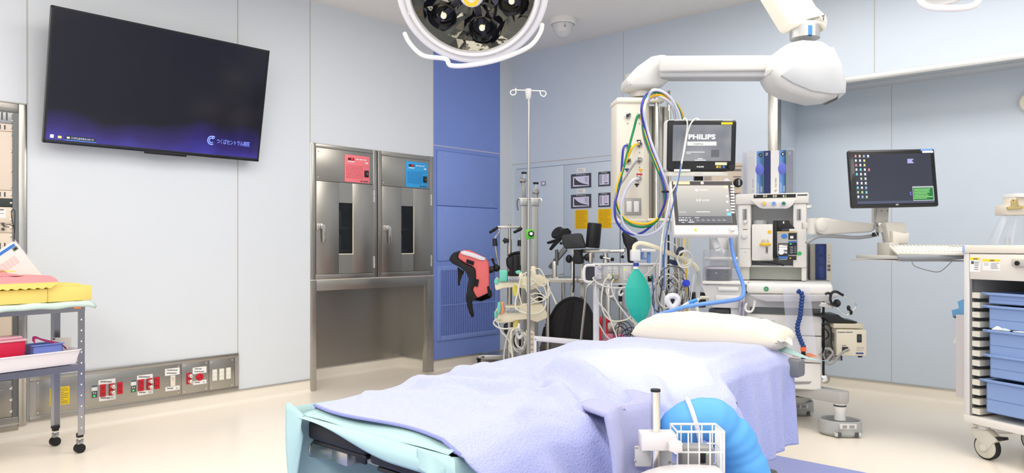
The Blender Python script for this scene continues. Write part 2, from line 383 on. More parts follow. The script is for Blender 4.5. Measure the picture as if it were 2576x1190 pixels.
    q.box(fx + .008, fx + .009, yy0 + W_ * .12, yy0 + W_ * .38, zz1 - .06, zz1 - .052, WPAP); q.box(fx + .008, fx + .009, yy0 + W_ * .82, yy0 + W_ * .93, zz1 - .062, zz1 - .05, WPAP)
    q.box(fx + .008, fx + .018, yy0 + W_ * .78, yy0 + W_ * .94, zz0 + .05, zz0 + .105, BLACK, .003); q.box(fx + .018, fx + .022, yy0 + W_ * .83, yy0 + W_ * .9, zz0 + .065, zz0 + .09, DGREY, .002)
    rn = random.Random(seed); ink = M((170, 60, 75), .6) if seed == 1 else M((20, 70, 150), .6)
    for k in range(9):
        z = zm - .012 - k * .0115; y = yy0 + W_ * .05
        while y < yy0 + W_ * .7: l = rn.uniform(.006, .03); q.box(fx + .008, fx + .0088, y, min(y + l, yy0 + W_ * .72), z, z + .003, ink); y += l + .005
    q.lathe([(.007, 0), (.007, .001)], (fx + .008, yy0 + W_ * .66, zz0 + .013), INK, 12, (1, 0, 0)); q.box(fx + .008, fx + .0088, yy0 + W_ * .72, yy0 + W_ * .93, zz0 + .01, zz0 + .017, INK)
    q.make('control_panel', t, label=('pink' if seed == 1 else 'sky blue') + ' control panel with printed instructions and a black switch')
    return t
warmer(783, 946, (792, 371), (792.5, 936, 455, 690), (849, 883, 510, 638), (866.7, 388, 929, 457), (250, 130, 138), (800, 572), 0, 'stainless warming cabinet with a pink control panel above its door', 1)
warmer(948.5, 1087, (958, 391.6), (958, 1080, 468, 684), (1006, 1036, 518, 637), (1021, 405, 1075, 470), (58, 170, 236), (967, 576), 0, 'stainless warming cabinet with a sky blue control panel above its door', 2)
# blue access panels and the return air grille
BLP = M((132, 156, 224), .42, var=.03, vs=3); BLD = M((78, 102, 174), .5)
def bpanel(name, z1, z0, label, scr):
    b = B(); y0, y1 = FL.p(1099, 500).y, FL.p(1251, 500).y
    b.box(XL, XL + .0012, y0 - .004, y1 + .004, z0 - .004, z1 + .004, BLD); b.box(XL, XL + .006, y0, y1, z0, z1, BLP, .002)
    for f in (.13, .5, .88):
        for zz in scr: screw(b, (XL + .006, y0 + (y1 - y0) * f, z0 + .03 if zz == 0 else z1 - .03), .006, 0, M((170, 185, 230), .4))
    return tag(b.make(name), label, 'panel', 'blue access panels')
zA = FL.p(1175, 388).z; zB_ = FL.p(1175, 521).z; zC = FL.p(1175, 655).z
bpanel('access_panel', zA, zB_ + .004, 'upper screwed periwinkle blue access panel beside the warming cabinets', (1, 0)); bpanel('access_panel', zB_ - .004, zC, 'lower screwed periwinkle blue access panel, just above the louvred grille', (1, 0))
t = thing('return_air_grille', 'periwinkle blue louvred air grille low in the blue wall', 'grille', (0, 0, 0))
y0, y1 = FL.p(1099, 500).y, FL.p(1251, 500).y; z1 = FL.p(1175, 667).z; z0 = FL.p(1175, 849).z
b = B(); g = .045
b.box(XL, XL + .012, y0, y0 + g, z0, z1, BLP, .003); b.box(XL, XL + .012, y1 - g, y1, z0, z1, BLP, .003); b.box(XL, XL + .012, y0 + g, y1 - g, z0, z0 + g, BLP, .003); b.box(XL, XL + .012, y0 + g, y1 - g, z1 - g, z1, BLP, .003)
b.make('frame', t)
b = B(); b.box(XL, XL + .001, y0 + g, y1 - g, z0 + g, z1 - g, M((84, 108, 186), .5)); n = 30
for i in range(n):
    y = y0 + g + (y1 - y0 - 2 * g) * (i + .5) / n; b.box(XL + .001, XL + .012, y - .005, y + .004, z0 + g, z1 - g, BLP)
zm = z0 + (z1 - z0) * .47; b.box(XL + .001, XL + .0125, y0 + g, y1 - g, zm - .005, zm + .005, BLP); b.make('louvre', t)
# ---- socket panel low on the left wall
t = thing('socket_panel', 'long stainless wall panel with red sockets low on the left wall', 'socket panel', (0, 0, 0))
def zz(x, y): return FL.p(x / 3.2156, 820 + y / 3.2156).z
def yy(x): return FL.p(x / 3.2156, 900).y
PX0 = yy(232); PX1 = yy(1925); zt = zz(1925, 217); zb = zz(1925, 518) 
b = B(); b.box(XL, XL + .014, PX0, PX1, zt - .03, zt, STEEL, .003); b.box(XL, XL + .014, PX0, PX1, zb, zb + .03, STEEL, .003); b.box(XL, XL + .013, PX0, PX0 + .035, zb + .0305, zt - .0305, STEELV); b.box(XL, XL + .013, PX1 - .03, PX1, zb + .0305, zt - .0305, STEELV)
b.box(XL, XL + .012, PX0 + .035, PX0 + .036, zb, zt, GUN); b.make('frame', t)
F2 = Face((0, 0, 0), 0, 0, XL + .0125)
cuts = [yy(272), yy(668), yy(1462), yy(1685), yy(1893)]
for k in range(4):
    b = B(); b.box(XL, XL + .012, cuts[k] + .001, cuts[k + 1] - .001, zb + .03, zt - .03, STEEL, .001)
    mids = [.5] if cuts[k + 1] - cuts[k] > .7 else []
    for yv in [cuts[k] + .02, cuts[k + 1] - .02] + [cuts[k] + (cuts[k + 1] - cuts[k]) * q for q in mids]:
        for zv in (zb + .045, zt - .045): screw(b, (XL + .012, yv, zv), .005)
    b.make('cover_plate', t)
def R3(b, x0, y0, x1, y1, mat, th=.004, out=.004): F2.rect(b, x0 / 3.2156, 820 + y0 / 3.2156, x1 / 3.2156, 820 + y1 / 3.2156, mat, th, out); return b
def lab(x0, y0, x1, y1, txt=None):
    b = B(); R3(b, x0, y0, x1, y1, WPAP, .001, .001)
    micro(b, F2, (x0 + 12) / 3.2156, 820 + (y0 + 4) / 3.2156, (x1 - (45 if txt else 12)) / 3.2156, 820 + (y1 - 4) / 3.2156, 1 if y1 - y0 < 45 else 2, seed=int(x0), out=.0016)
    o = b.make('label', t)
    if txt:
        c = F2.p((x1 - 22) / 3.2156, 820 + ((y0 + y1) / 2 - 3) / 3.2156); text(txt, 'lettering', o, INK, h=.014, origin=c + V((.0012, 0, 0)), xdir=(0, 1, 0))
def sock(x0, y0, x1, y1, kind='red'):
    mat = {'red': RED, 'knob': RED, 'white': CREAM, 'ind': M((235, 238, 235), .5), 'blank': M((238, 236, 222), .5)}[kind]
    b = B(); R3(b, x0, y0, x1, y1, mat, .006, .006); h = y1 - y0; w_ = x1 - x0; dk = M((110, 8, 18), .5)
    if kind == 'red':
        for c in (.25, .72):
            for q in (.28, .62): R3(b, x0 + w_ * q, y0 + h * (c - .06), x0 + w_ * (q + .1), y0 + h * (c + .06), BLACK, .0005, .0065)
            R3(b, x0 + w_ * .42, y0 + h * (c + .08), x0 + w_ * .58, y0 + h * (c + .13), BLACK, .0005, .0065)
        R3(b, x0, y0 + h * .485, x1, y0 + h * .5, dk, .0005, .0065)
    if kind == 'white':
        for q in (.28, .62): R3(b, x0 + w_ * q, y0 + h * .2, x0 + w_ * (q + .08), y0 + h * .32, INK, .0005, .0065)
        R3(b, x0 + w_ * .42, y0 + h * .42, x0 + w_ * .58, y0 + h * .48, INK, .0005, .0065)
    if kind == 'ind':
        R3(b, x0, y0, x1, y0 + h * .14, DGREY, .0008, .0068); R3(b, x0, y0 + h * .45, x1, y1, DGREY, .0008, .0068); R3(b, x0 + w_ * .3, y0 + h * .8, x0 + w_ * .6, y0 + h * .92, GLED, .0008, .0075)
        for q in (.2, .55): R3(b, x0 + w_ * q, y0 + h * .55, x0 + w_ * (q + .2), y0 + h * .68, M((190, 200, 195), .5), .0008, .0075)
    if kind == 'blank': R3(b, x0, y0 + h * .32, x1, y0 + h * .33, MGREY, .0005, .0065); R3(b, x0, y0 + h * .66, x1, y0 + h * .67, MGREY, .0005, .0065)
    o = b.make({'ind': 'indicator_light', 'blank': 'blank_cover'}.get(kind, 'socket'), t, label={'red': 'red double wall socket', 'knob': 'red earth terminal plate', 'white': 'white wall socket', 'ind': 'indicator with a green lamp', 'blank': None}[kind])
    if kind == 'knob':
        for c in (.25, .75):
            p = F2.p((x0 + w_ * .65) / 3.2156, 820 + (y0 + h * c) / 3.2156)
            B().lathe([(.011, .004), (.013, .008), (.009, .013), (.013, .018), (.013, .03), (.009, .033), (0, .033)], p, CHROME, 14, (1, 0, 0)).make('terminal', o, label='chrome earth terminal')
lab(796, 432, 933, 470); sock(810, 472, 853, 572); sock(880, 465, 922, 560, 'knob'); sock(948, 455, 990, 550); lab(800, 564, 935, 602, '1C'); sock(739, 480, 784, 580, 'ind')
lab(1108, 395, 1235, 430); sock(1120, 432, 1162, 525); sock(1187, 423, 1228, 515, 'knob'); sock(1250, 413, 1290, 508); lab(1112, 521, 1237, 555, '2C'); sock(1057, 437, 1098, 535, 'ind')
lab(1334, 342, 1453, 398); sock(1377, 400, 1415, 486, 'white'); lab(1337, 488, 1453, 522, 'G')
sock(1508, 380, 1547, 470, 'knob'); lab(1558, 332, 1670, 384); lab(1560, 440, 1670, 472, 'A')
p = F2.p(1615 / 3.2156, 820 + 412 / 3.2156); b = B(); b.lathe([(.026, 0), (.026, .005), (.022, .007), (0, .007)], p, RED, 24, (1, 0, 0))
for a in range(3): b.box(p.x + .007, p.x + .0076, p.y + .012 * math.sin(a * 2.1) - .002, p.y + .012 * math.sin(a * 2.1) + .002, p.z + .012 * math.cos(a * 2.1) - .005, p.z + .012 * math.cos(a * 2.1) + .005, BLACK)
b.make('socket', t, label='round red twist-lock socket')
for x0, y0 in ((1717, 352), (1773, 345), (1828, 337)): sock(x0, y0, x0 + 36, y0 + 90, 'blank')
b = B(); R3(b, 402, 495, 563, 640, M((250, 212, 10), .5), .001, .001); micro(b, F2, 410 / 3.2156, 820 + 505 / 3.2156, 555 / 3.2156, 820 + 632 / 3.2156, 9, seed=5, out=.0016, h=.3, slope=-.15); b.make('notice', t, label='yellow warning notice')
# ---- equipment rack set in the wall at the far left
t = thing('equipment_rack', 'stainless framed equipment rack in the left wall with beige vented units', 'rack', (0, 0, 0))
yA = FL.p(45.5, 500).y
b = B(); b.box(XL - .5, XL + .01, yA, ry1 - .004, .08, rz1 - .004, STEELV, .004); b.box(XL - .5, XL + .008, -.2, yA, rz1 - .055, rz1 - .004, STEEL, .003); b.box(XL - .5, XL - .48, -.2, yA, .08, rz1 - .05, GUN); b.box(XL - .1, XL + .006, -.2, yA, .06, .14, STEEL, .003)
b.box(XL - .04, XL + .0, yA - .028, yA, .1, rz1 - .05, M((128, 130, 130), .4, .7)); b.make('frame', t)
BEI = M((238, 222, 202), .5); F3 = Face((0, 0, 0), 0, 0, XL - .005)
def unit(name, y0, y1, mat, kind=None, x1=37, label=None):
    zt, zb = F3.p(20, y0).z, F3.p(20, y1).z; e = F3.p(x1, 500).y
    b = B(); b.box(XL - .3, XL - .005, .1, e, zb + .001, zt - .001, mat, .002)
    for q in ((zt - .02, zb + .02) if zt - zb > .06 else ((zt + zb) / 2,)): screw(b, (XL - .005, e - .018, q), .007)
    if zt - zb > .3:
        for q in (.33, .66): screw(b, (XL - .005, e - .018, zb + (zt - zb) * q), .007)
    if kind == 'vent':
        for i in range(22):
            y = e - .05 - i * .024; b.box(XL - .006, XL - .0045, y - .004, y + .004, zb + .22 * (zt - zb), zt - .22 * (zt - zb), DGREY)
    if kind == 'label': b.box(XL - .005, XL - .0042, e - .2, e - .045, zt - .065, zt - .012, WPAP); b.box(XL - .0042, XL - .0038, e - .19, e - .055, zt - .02, zt - .014, DGREY); b.box(XL - .0042, XL - .0038, e - .17, e - .055, zt - .04, zt - .036, MGREY)
    if kind == 'conn':
        b.box(XL - .005, XL - .003, .1, e - .04, zb + .008, zt - .008, M((215, 200, 180), .5))
        for i in range(6):
            for j in range(2): b.lathe([(.009, 0), (.009, .004), (.004, .006)], (XL - .003, e - .06 - i * .035, zb + .022 + j * .03), DGREY, 8, (1, 0, 0))
    b.make(name, t, label=label)
unit('vent_panel', 276, 311, ALU, 'vent', 42); unit('equipment_unit', 311, 331, BEI, 'vent'); unit('equipment_unit', 331, 479, BEI); unit('equipment_unit', 479, 500, BEI, 'vent')
unit('switch_unit', 500, 521, M((60, 66, 62), .5), None, 37, 'dark grey slim unit'); unit('equipment_unit', 521, 562, BEI, 'label'); unit('connector_panel', 562, 586, BEI, 'conn'); unit('equipment_unit', 586, 700, BEI, 'vent'); unit('equipment_unit', 700, 950, BEI)
zt, zb = F3.p(20, 958).z, F3.p(20, 1056).z
b = B(); e = F3.p(43, 900).y; b.box(XL - .03, XL - .004, .1, e, zb, zt, STEEL, .003); b.box(XL - .004, XL + .002, .1, e - .07, zb + .03, zt - .05, STEEL, .003); b.box(XL + .0021, XL + .003, .15, e - .09, zb + .05, zt - .07, M((172, 170, 158), .4, .6))
for q in (.2, .5, .8): screw(b, (XL - .004, e - .03, zb + (zt - zb) * q), .009)
b.make('hatch', t)
# ---- wall television, tilted forward
t = thing('television', 'large black wall television tilted forward, its screen showing a dark desktop', 'television', (XL + .10, 1.431, 1.762))
W_, Ht = 1.385, .797; tl = math.asin(.157 / Ht); TM = Matrix.Rotation(tl, 4, 'Y')
bz = M((14, 14, 17), .25, coat=.5)
b = B(); b.box(-.035, -.004, 0, W_, 0, Ht, bz, .006, TM); b.box(-.004, .002, 0, W_, 0, .022, bz, .001, TM); b.box(-.004, .002, 0, .012, 0, Ht, bz, 0, TM); b.box(-.004, .002, W_ - .012, W_, 0, Ht, bz, 0, TM); b.box(-.004, .002, 0, W_, Ht - .012, Ht, bz, 0, TM)
b.box(-.01, .004, W_ * .42, W_ * .62, -.012, .006, BLACK, .004, TM); b.make('bezel', t)
sm = bpy.data.materials.new('screen_glow'); sm.use_nodes = True; N = sm.node_tree.nodes; L = sm.node_tree.links; bs = N['Principled BSDF']
bs.inputs['Base Color'].default_value = lin((8, 8, 14)); bs.inputs['Roughness'].default_value = .12; bs.inputs['Specular IOR Level'].default_value = .5
tc = N.new('ShaderNodeTexCoord'); sx = N.new('ShaderNodeSeparateXYZ'); L.new(tc.outputs['Object'], sx.inputs[0])
nz = N.new('ShaderNodeTexNoise'); nz.inputs['Scale'].default_value = 2.2; L.new(tc.outputs['Object'], nz.inputs[0])
ad = N.new('ShaderNodeMath'); ad.operation = 'MULTIPLY_ADD'; ad.inputs[1].default_value = .3; L.new(nz.outputs[0], ad.inputs[0]); L.new(sx.outputs[2], ad.inputs[2])
cr = N.new('ShaderNodeValToRGB'); L.new(ad.outputs[0], cr.inputs[0]); e_ = cr.color_ramp.elements
e_[0].position = .14; e_[0].color = lin((70, 62, 170)); e_[1].position = .36; e_[1].color = lin((12, 10, 26)); q = e_.new(.24); q.color = lin((46, 34, 110))
L.new(cr.outputs[0], bs.inputs['Emission Color']); bs.inputs['Emission Strength'].default_value = .8
sc_ = B().box(-.006, .0, .012, W_ - .012, .022, Ht - .012, sm, 0, TM).make('screen', t, label='dark screen glowing purple along its lower edge')
def tvp(y, z, o=.0006): return TM @ V((o, y, z))
UPT = TM @ V((0, 0, 1)); LG = M((120, 140, 240), .5, emit=.8); WG = M((225, 228, 240), .5, emit=.7)
b = B(); b.box(.0002, .0008, .115, .29, .027, .055, M((40, 44, 66), .4, emit=.5), 0, TM); b.box(.0008, .0012, .115, .29, .027, .029, M((90, 160, 240), .5, emit=.8), 0, TM)
for i in range(2):
    for j in range(2): b.box(.0004, .001, .035 + i * .010, .044 + i * .010, .033 + j * .010, .042 + j * .010, WG, 0, TM)
b.box(.0004, .001, .077, .096, .034, .048, M((240, 205, 110), .5, emit=.7), 0, TM); b.box(.0008, .0014, .125, .14, .037, .047, WG, 0, TM); b.make('taskbar', sc_)
text('システムからのメッセージ', 'lettering', sc_, WG, w=.125, h=.014, origin=tvp(.212, .042, .0012), xdir=(0, 1, 0), up=UPT)
text('つくばセントラル病院', 'lettering', sc_, LG, w=.245, h=.036, origin=tvp(1.18, .118), xdir=(0, 1, 0), up=UPT)
b = B(); c0 = (1.02, .118)
b.tube([tvp(c0[0] + .026 * math.cos(R(a)), c0[1] + .028 * math.sin(R(a)), .001) for a in range(60, 301, 12)], .004, LG, 6)
b.tube([tvp(c0[0] + .014 * math.cos(R(a)), c0[1] + .016 * math.sin(R(a)), .001) for a in range(40, 321, 14)], .003, LG, 6); b.tube([tvp(c0[0] + .012 + .008 * math.cos(R(a)), c0[1] + .022 + .008 * math.sin(R(a)), .001) for a in range(0, 360, 30)], .003, LG, 6)
b.make('logo', sc_, label='round blue hospital emblem')
b = B(); b.box(-.06, -.03, W_ * .3, W_ * .7, .2, .65, GUN, .004); b.box(-.094, -.055, W_ * .35, W_ * .38, .2, .6, GUN); b.box(-.094, -.055, W_ * .62, W_ * .65, .2, .6, GUN); b.cyl((-.06, W_ * .36, .55), (.07, W_ * .36, .55), .008, GUN); b.make('wall_bracket', t)
# ================================================================ the grey doors and gauges on the back wall
FB = Face((0, 0, 0), 0, 1, YB)
t = thing('electrical_cupboard', 'flush pale blue wall cupboard behind the pendant with isolation gauges', 'cupboard', (0, 0, 0))
DP = M((204, 216, 228), .42, var=.015, vs=3); z1 = FB.p(1300, 427).z; 
xs = [FB.p(1299, 500).x, FB.p(1420, 500).x, FB.p(1560, 500).x]
b = B(); b.box(xs[0] - .006, xs[2] + .006, YB - .0014, YB, .14, z1 + .006, M((120, 134, 150), .5)); b.make('frame', t)
for k in range(2):
    B().box(xs[k] + .002, xs[k + 1] - .002, YB - .012, YB - .0015, .146, z1, DP, .002).make('door', t)
F4 = Face((0, 0, 0), 0, 1, YB - .012)
def z2(x, y): return 1400 + x / 6.6125, 400 + y / 6.6125
def R4(b, x0, y0, x1, y1, mat, th=.002, out=.002): (ax_, ay_), (bx_, by_) = z2(x0, y0), z2(x1, y1); F4.rect(b, ax_, ay_, bx_, by_, mat, th, out); return b
SCR = M((205, 200, 224), .3, emit=.12); FRM = M((72, 74, 84), .5)
def gauge(x0, y0, x1, y1, curve):
    b = B(); h = y1 - y0; w_ = x1 - x0; R4(b, x0, y0, x1, y1, FRM, .008, .006)
    R4(b, x0 + w_ * .1, y0 + h * .18, x1 - w_ * .1, y1 - h * .1, SCR, .001, .007)
    for i in range(6): R4(b, x0 + w_ * (.26 + .085 * i), y0 + h * .05, x0 + w_ * (.30 + .085 * i), y0 + h * .1, WPAP, .0004, .0068)
    if curve:
        P_ = []
        for i in range(11):
            u = i / 10; q = F4.p(*z2(x0 + w_ * (.16 + .7 * u), y0 + h * (.26 + .5 * (1 - math.exp(-2.6 * u)) / .926))); P_.append((q.x, q.z))
        q = F4.p(*z2(x0 + w_ * .86, y0 + h * .82)); P_.append((q.x, q.z)); q = F4.p(*z2(x0 + w_ * .16, y0 + h * .82)); P_.append((q.x, q.z))
        b.prism(P_, 1, YB - .012 - .0078, YB - .012 - .007, FRM)
        for i in range(4): R4(b, x0 + w_ * .7, y0 + h * (.25 + .1 * i), x0 + w_ * (.84), y0 + h * (.29 + .1 * i), M((130, 130, 150), .5), .0004, .0078)
    else:
        R4(b, x0 + w_ * .2, y0 + h * .24, x0 + w_ * .26, y1 - h * .16, FRM, .0004, .0078); R4(b, x0 + w_ * .5, y0 + h * .24, x0 + w_ * .52, y1 - h * .16, FRM, .0004, .0078); R4(b, x0 + w_ * .56, y1 - h * .26, x0 + w_ * .8, y1 - h * .19, FRM, .0004, .0078)
        for i in range(3): R4(b, x0 + w_ * .6, y0 + h * (.27 + .14 * i), x0 + w_ * .74, y0 + h * (.31 + .14 * i), M((130, 130, 150), .5), .0004, .0078)
    b.make('gauge', t, label='wide black framed gauge with a falling curve' if curve else 'narrow black framed gauge')
gauge(248, 245, 578, 478, 1); gauge(248, 590, 578, 815, 1); gauge(702, 212, 898, 450, 0); gauge(702, 563, 898, 795, 0)
for (x0, y0, x1, y1) in ((338, 153, 482, 225), (340, 497, 480, 565)):
    b = B(); R4(b, x0, y0, x1, y1, WPAP, .001, .001); (ax_, ay_), (bx_, by_) = z2(x0 + 15, y0 + 10), z2(x1 - 15, y1 - 8); micro(b, F4, ax_, ay_, bx_, by_, 2, seed=x0, out=.0016, h=.25); b.make('label', t)
for (x0, y0, x1, y1) in ((306, 845, 524, 1162), (690, 830, 916, 1152)):
    b = B(); R4(b, x0, y0, x1, y1, M((252, 200, 8), .5), .001, .001); (ax_, ay_), (bx_, by_) = z2(x0 + 15, y0 + 10), z2(x1 - 10, y1 - 10); micro(b, F4, ax_, ay_, bx_, by_, 15, M((150, 110, 20), .6), seed=x0, out=.0016, h=.25); b.make('notice', t, label='yellow printed notice')
b = B(); F4.rect(b, 1362, 456, 1373, 467, M((150, 140, 175), .5), .004, .004, .001); F4.rect(b, 1364.5, 458.5, 1370.5, 464.5, WPAP, .001, .0045); b.make('latch', t)
# ================================================================ operating table, its linen, the pillow
BC = Matrix.Identity(4)
t = thing('operating_table', 'operating table with black pads under a pale blue towelling blanket', 'operating table', (-1.715, 1.305, 0))
X0, X1 = -.33, .30
b = B(); b.box(-.28, .32, .75, 2.05, .02, .13, M((140, 138, 134), .35, .8), .02); b.box(-.2, .24, 1.8, 2.04, .02, .2, M((186, 184, 178), .4, .3), .03); b.make('base', t)
b = B(); b.box(-.16, .16, .95, 1.35, .12, .5, STEELV, .03); b.make('column', t)
for (sx, sy) in ((-.2, .85), (.24, .85), (-.15, 1.95), (.2, 1.95)): B().cyl((sx, sy, 0), (sx, sy, .03), .035, BLACK).make('foot', t)
# pads: two narrow leg pads at the foot end, seat, back, head
PADM = M((24, 24, 27), .55)
for (x0, x1, y0, y1, zt) in ((-.31, -.02, -.012, .78, .612), (.0, .30, -.012, .78, .594), (-.31, .30, .80, 1.3, .63), (-.31, .30, 1.32, 1.9, .635), (-.25, .25, 1.92, 2.24, .65)):
    B().box(x0, x1, y0, y1, zt - .058, zt, PADM, .012, seg=3).make('pad', t)
b = B(); b.box(-.3, -.03, .0, .78, .538, .552, BLACK, .004); b.box(.02, .29, .0, .78, .518, .532, BLACK, .004); b.box(-.29, .29, .8, 2.2, .53, .56, STEEL, .004); b.box(-.15, .15, .9, 1.4, .49, .53, STEEL); b.make('deck', t)
for sx in (-.37, .335):
    b = B(); b.box(sx - .006, sx + .006, .85, 2.1, .53, .555, CHROME, .002)
    for q in (.95, 1.4, 2.0): b.box(min(sx, 0.29 if sx > 0 else -.29), max(sx, .28 if sx > 0 else -.28), q - .015, q + .015, .533, .552, STEEL)
    b.make('side_rail', t)
b = B(); b.box(-.25, -.17, .035, .12, .485, .535, STEELV, .003); b.cyl((-.365, .05, .50), (-.25, .07, .51), .027, STEELV, 24); b.cyl((-.368, .0495, .50), (-.36, .051, .50), .03, CHROME, 24); b.box(-.17, .1, .09, .11, .49, .51, STEEL); b.box(-.15, -.1, .05, .06, .5, .53, BLACK, .004); b.make('leg_section_clamp', t, label='stainless clamp block with a round tube')
B().box(.3, .42, 2.02, 2.1, .56, .64, M((120, 122, 124), .5), .015).make('arm_board_joint', t, label='grey plastic arm board joint')
b = B(); b.box(.30, .52, .62, 1.22, .56, .6, PADM, .02); b.make('arm_board', t)
# ---- linen
def nz(x, y, s=0): return math.sin(x * 9.1 + y * 4.3 + s) * .5 + math.sin(x * 4.7 - y * 11.3 + 1.7 * s) * .3 + math.sin(x * 17 + y * 14 + s * 2.1) * .2
def gs(v, c, w_): return math.exp(-((v - c) / w_) ** 2)
def sst(a, b_, x): u = max(0, min(1, (x - a) / (b_ - a))); return u * u * (3 - 2 * u)
def seg_d(x, y, x0, y0, x1, y1):
    dx, dy = x1 - x0, y1 - y0; u = max(0, min(1, ((x - x0) * dx + (y - y0) * dy) / (dx * dx + dy * dy))); return math.hypot(x - x0 - u * dx, y - y0 - u * dy), u
RIDG = [(-1.84, 2.02, -1.66, 2.09, .05, .075, 1), (-1.66, 2.09, -1.30, 1.93, .055, .055, 1), (-1.6, 1.93, -1.28, 1.72, .034, .03, 1), (-1.92, 1.70, -1.5, 1.84, .034, .035, 1), (-1.95, 1.88, -1.7, 1.98, .03, .04, 1), (-1.98, 1.5, -1.7, 1.62, .02, .03, 1), (-1.42, 2.3, -1.25, 2.12, .02, .03, 1), (-1.9, 2.45, -1.6, 2.75, .014, .04, 1), (-1.85, 1.55, -1.42, 1.6, .015, .035, 1), (-1.5, 1.8, -1.36, 1.45, .02, .03, 1), (-1.75, 1.9, -1.45, 1.68, .018, .03, 1), (-1.95, 2.75, -1.7, 2.95, .012, .05, 1), (-1.66, 2.06, -1.36, 1.5, .022, .11, 1), (-1.98, 1.95, -1.68, 2.06, .02, .06, 1), (-2.02, 1.75, -1.5, 1.62, .018, .05, 1), (-2.0, 2.05, -1.62, 1.92, .022, .06, 1),
        (-1.95, 1.5, -1.4, 1.72, .012, .04, 1), (-2.05, 2.7, -1.5, 3.1, .02, .14, 1), (-1.55, 2.9, -1.35, 2.62, -.02, .08, 1), (-1.98, 1.58, -1.62, 1.42, .010, .035, 1), (-1.9, 2.25, -1.5, 1.78, -.012, .03, 1), (-1.5, 2.02, -1.28, 1.7, .018, .03, 1), (-1.6, 2.5, -1.4, 2.9, .014, .09, 1), (-2.05, 3.0, -1.4, 3.2, .02, .1, 1)]
def topz(x, y):
    z = .648 + .0145 * sst(1.38, 1.66, y) + .011 * sst(1.6, 1.9, y) + .029 * sst(1.8, 2.65, y) - .014 * sst(2.65, 3.1, y)
    acc = neg = 0
    for (a, b_, c, d_, h, w_, _) in RIDG:
        q, u = seg_d(x, y, a, b_, c, d_); g_ = h * (1.35 if w_ < .06 else 1) * gs(q, 0, w_); acc += abs(g_) ** 4; neg += min(0, g_)
    z += acc ** .25 + neg * 1.6
    z += .006 * nz(x * 1.6, y * 1.3) * sst(1.4, 1.6, y)
    return z
def edge_x(y): return -1.385 + .15 * sst(1.62, 1.9, y) * (1 - sst(2.45, 2.72, y)) 
def hem_z(y): return .12 + .14 * sst(2.1, 2.7, y)
TOWEL = M((182, 188, 232), .95, bump=1, bs=150, var=.07, vs=70, sheen=.3)
YH = 3.36
def blanket(u, v):
    y0_ = 1.34 - .035 * max(0, (u - .1)) ** 1; y = y0_ + (YH - y0_) * v
    ex = edge_x(y); W_ = ex + 2.05
    s_ = u * 1.28                                     # across: 0..~.66 on top, then down
    far = .05
    if u < .03:                                       # far side just turned down
        q = u / .03; return (-2.055 - .012 * (1 - q), y, topz(-2.04, y) - .05 * (1 - q))
    if u < .55:
        q = (u - .03) / .52; x = -2.055 + W_ * q; z = topz(x, y)
        z -= .045 * sst(.62, 1, q) * sst(1.62, 1.9, y) * (1 - sst(2.45, 2.72, y))
        z -= .03 * (max(0, q - .93) / .07) ** 2
        hx = .02 * (max(0, q - .93) / .07)
        # foot edge is not square
        yy = y - .02 * (1 - v) * math.sin(q * 7)
        return (x, yy, z)
    q = (u - .55) / .45; z0 = blanket(.5499, v)[2]; L_ = z0 - hem_z(y)
    r_ = .035; flare = (.09 * q + .03 * q * q) * (1 - .8 * sst(2.5, 3.0, y))
    fold = (.016 * math.sin(y * 17 + 1.1 * math.sin(y * 5)) + .010 * math.sin(y * 41 + 2) + .02 * gs(y, 2.60, .05) - .02 * gs(y, 2.72, .06)) * sst(0, .5, q)
    lean = .0 if y > 2.7 else 0
    return (ex + .01 + r_ * min(1, q * 9) ** .6 + flare + fold, y + .03 * q * (y - 2.4) * .5 * (y < 2.4) + .26 * sst(0, .45, q) * (1 - v) ** 5, z0 - L_ * q - .0)
b = B(); b.grid(110, 190, blanket, TOWEL)
o = b.make('blanket', smooth=180, solid=.006); tag(o, 'pale periwinkle towelling blanket spread over the operating table', 'blanket')
# blanket side closing at the head corner is the hanging side itself; the turned hem of the foot edge
b = B(); pts = [blanket(u, 0) for u in [.03 + i * .52 / 26 for i in range(27)]]
b.tube([(p[0], p[1] - .002, p[2] - .001) for p in pts], .005, M((150, 156, 214), .95, bump=.8, bs=400), 6); hm = b.make('hem'); hm.parent = o
# towel thrown over the arm board end, left of the basket
TW2 = M((178, 180, 222), .95, bump=.8, bs=420, sheen=.3)
def towel(u, v):
    v0 = v
    # across v from left edge to right edge; u down
    y = 1.72 + .30 * v; x0 = -1.37
    if u < .4: q = u / .4; return (x0 + .15 * q, y + .08 * (1 - q), .668 + .010 * q + .006 * math.sin(v * 9))
    q = (u - .4) / .6; a = min(1, q * 3) * math.pi / 2
    return (x0 + .15 + .04 * math.sin(a) + .01 * q + .010 * math.sin(v * 10 + 1), 1.72 + .30 * v * (1 - .45 * sst(0, .5, q)) - .05 * q, .678 - .05 * (1 - math.cos(a)) - .5 * q)
b = B(); b.grid(50, 24, towel, TW2); o = b.make('towel', smooth=180, solid=.012); tag(o, 'grey lilac towel folded over the near edge of the operating table', 'towel')
# ---- pale teal disposable sheet under the blanket
TEAL = M((176, 208, 206), .8, bump=.15, bs=30); TEAL2 = M((168, 212, 218), .8)
def sheet_top(u, v): return (-2.05 + (.672 - .09 * v) * u, 1.283 + .25 * v, .638 + .003 * math.sin(u * 9 + v * 5) - .012 * (1 - v) ** 3)
root = thing('drape_sheet', 'pale teal disposable sheet hanging out at the foot end of the table', 'sheet', (0, 0, 0))
b = B(); b.grid(30, 10, sheet_top, TEAL)
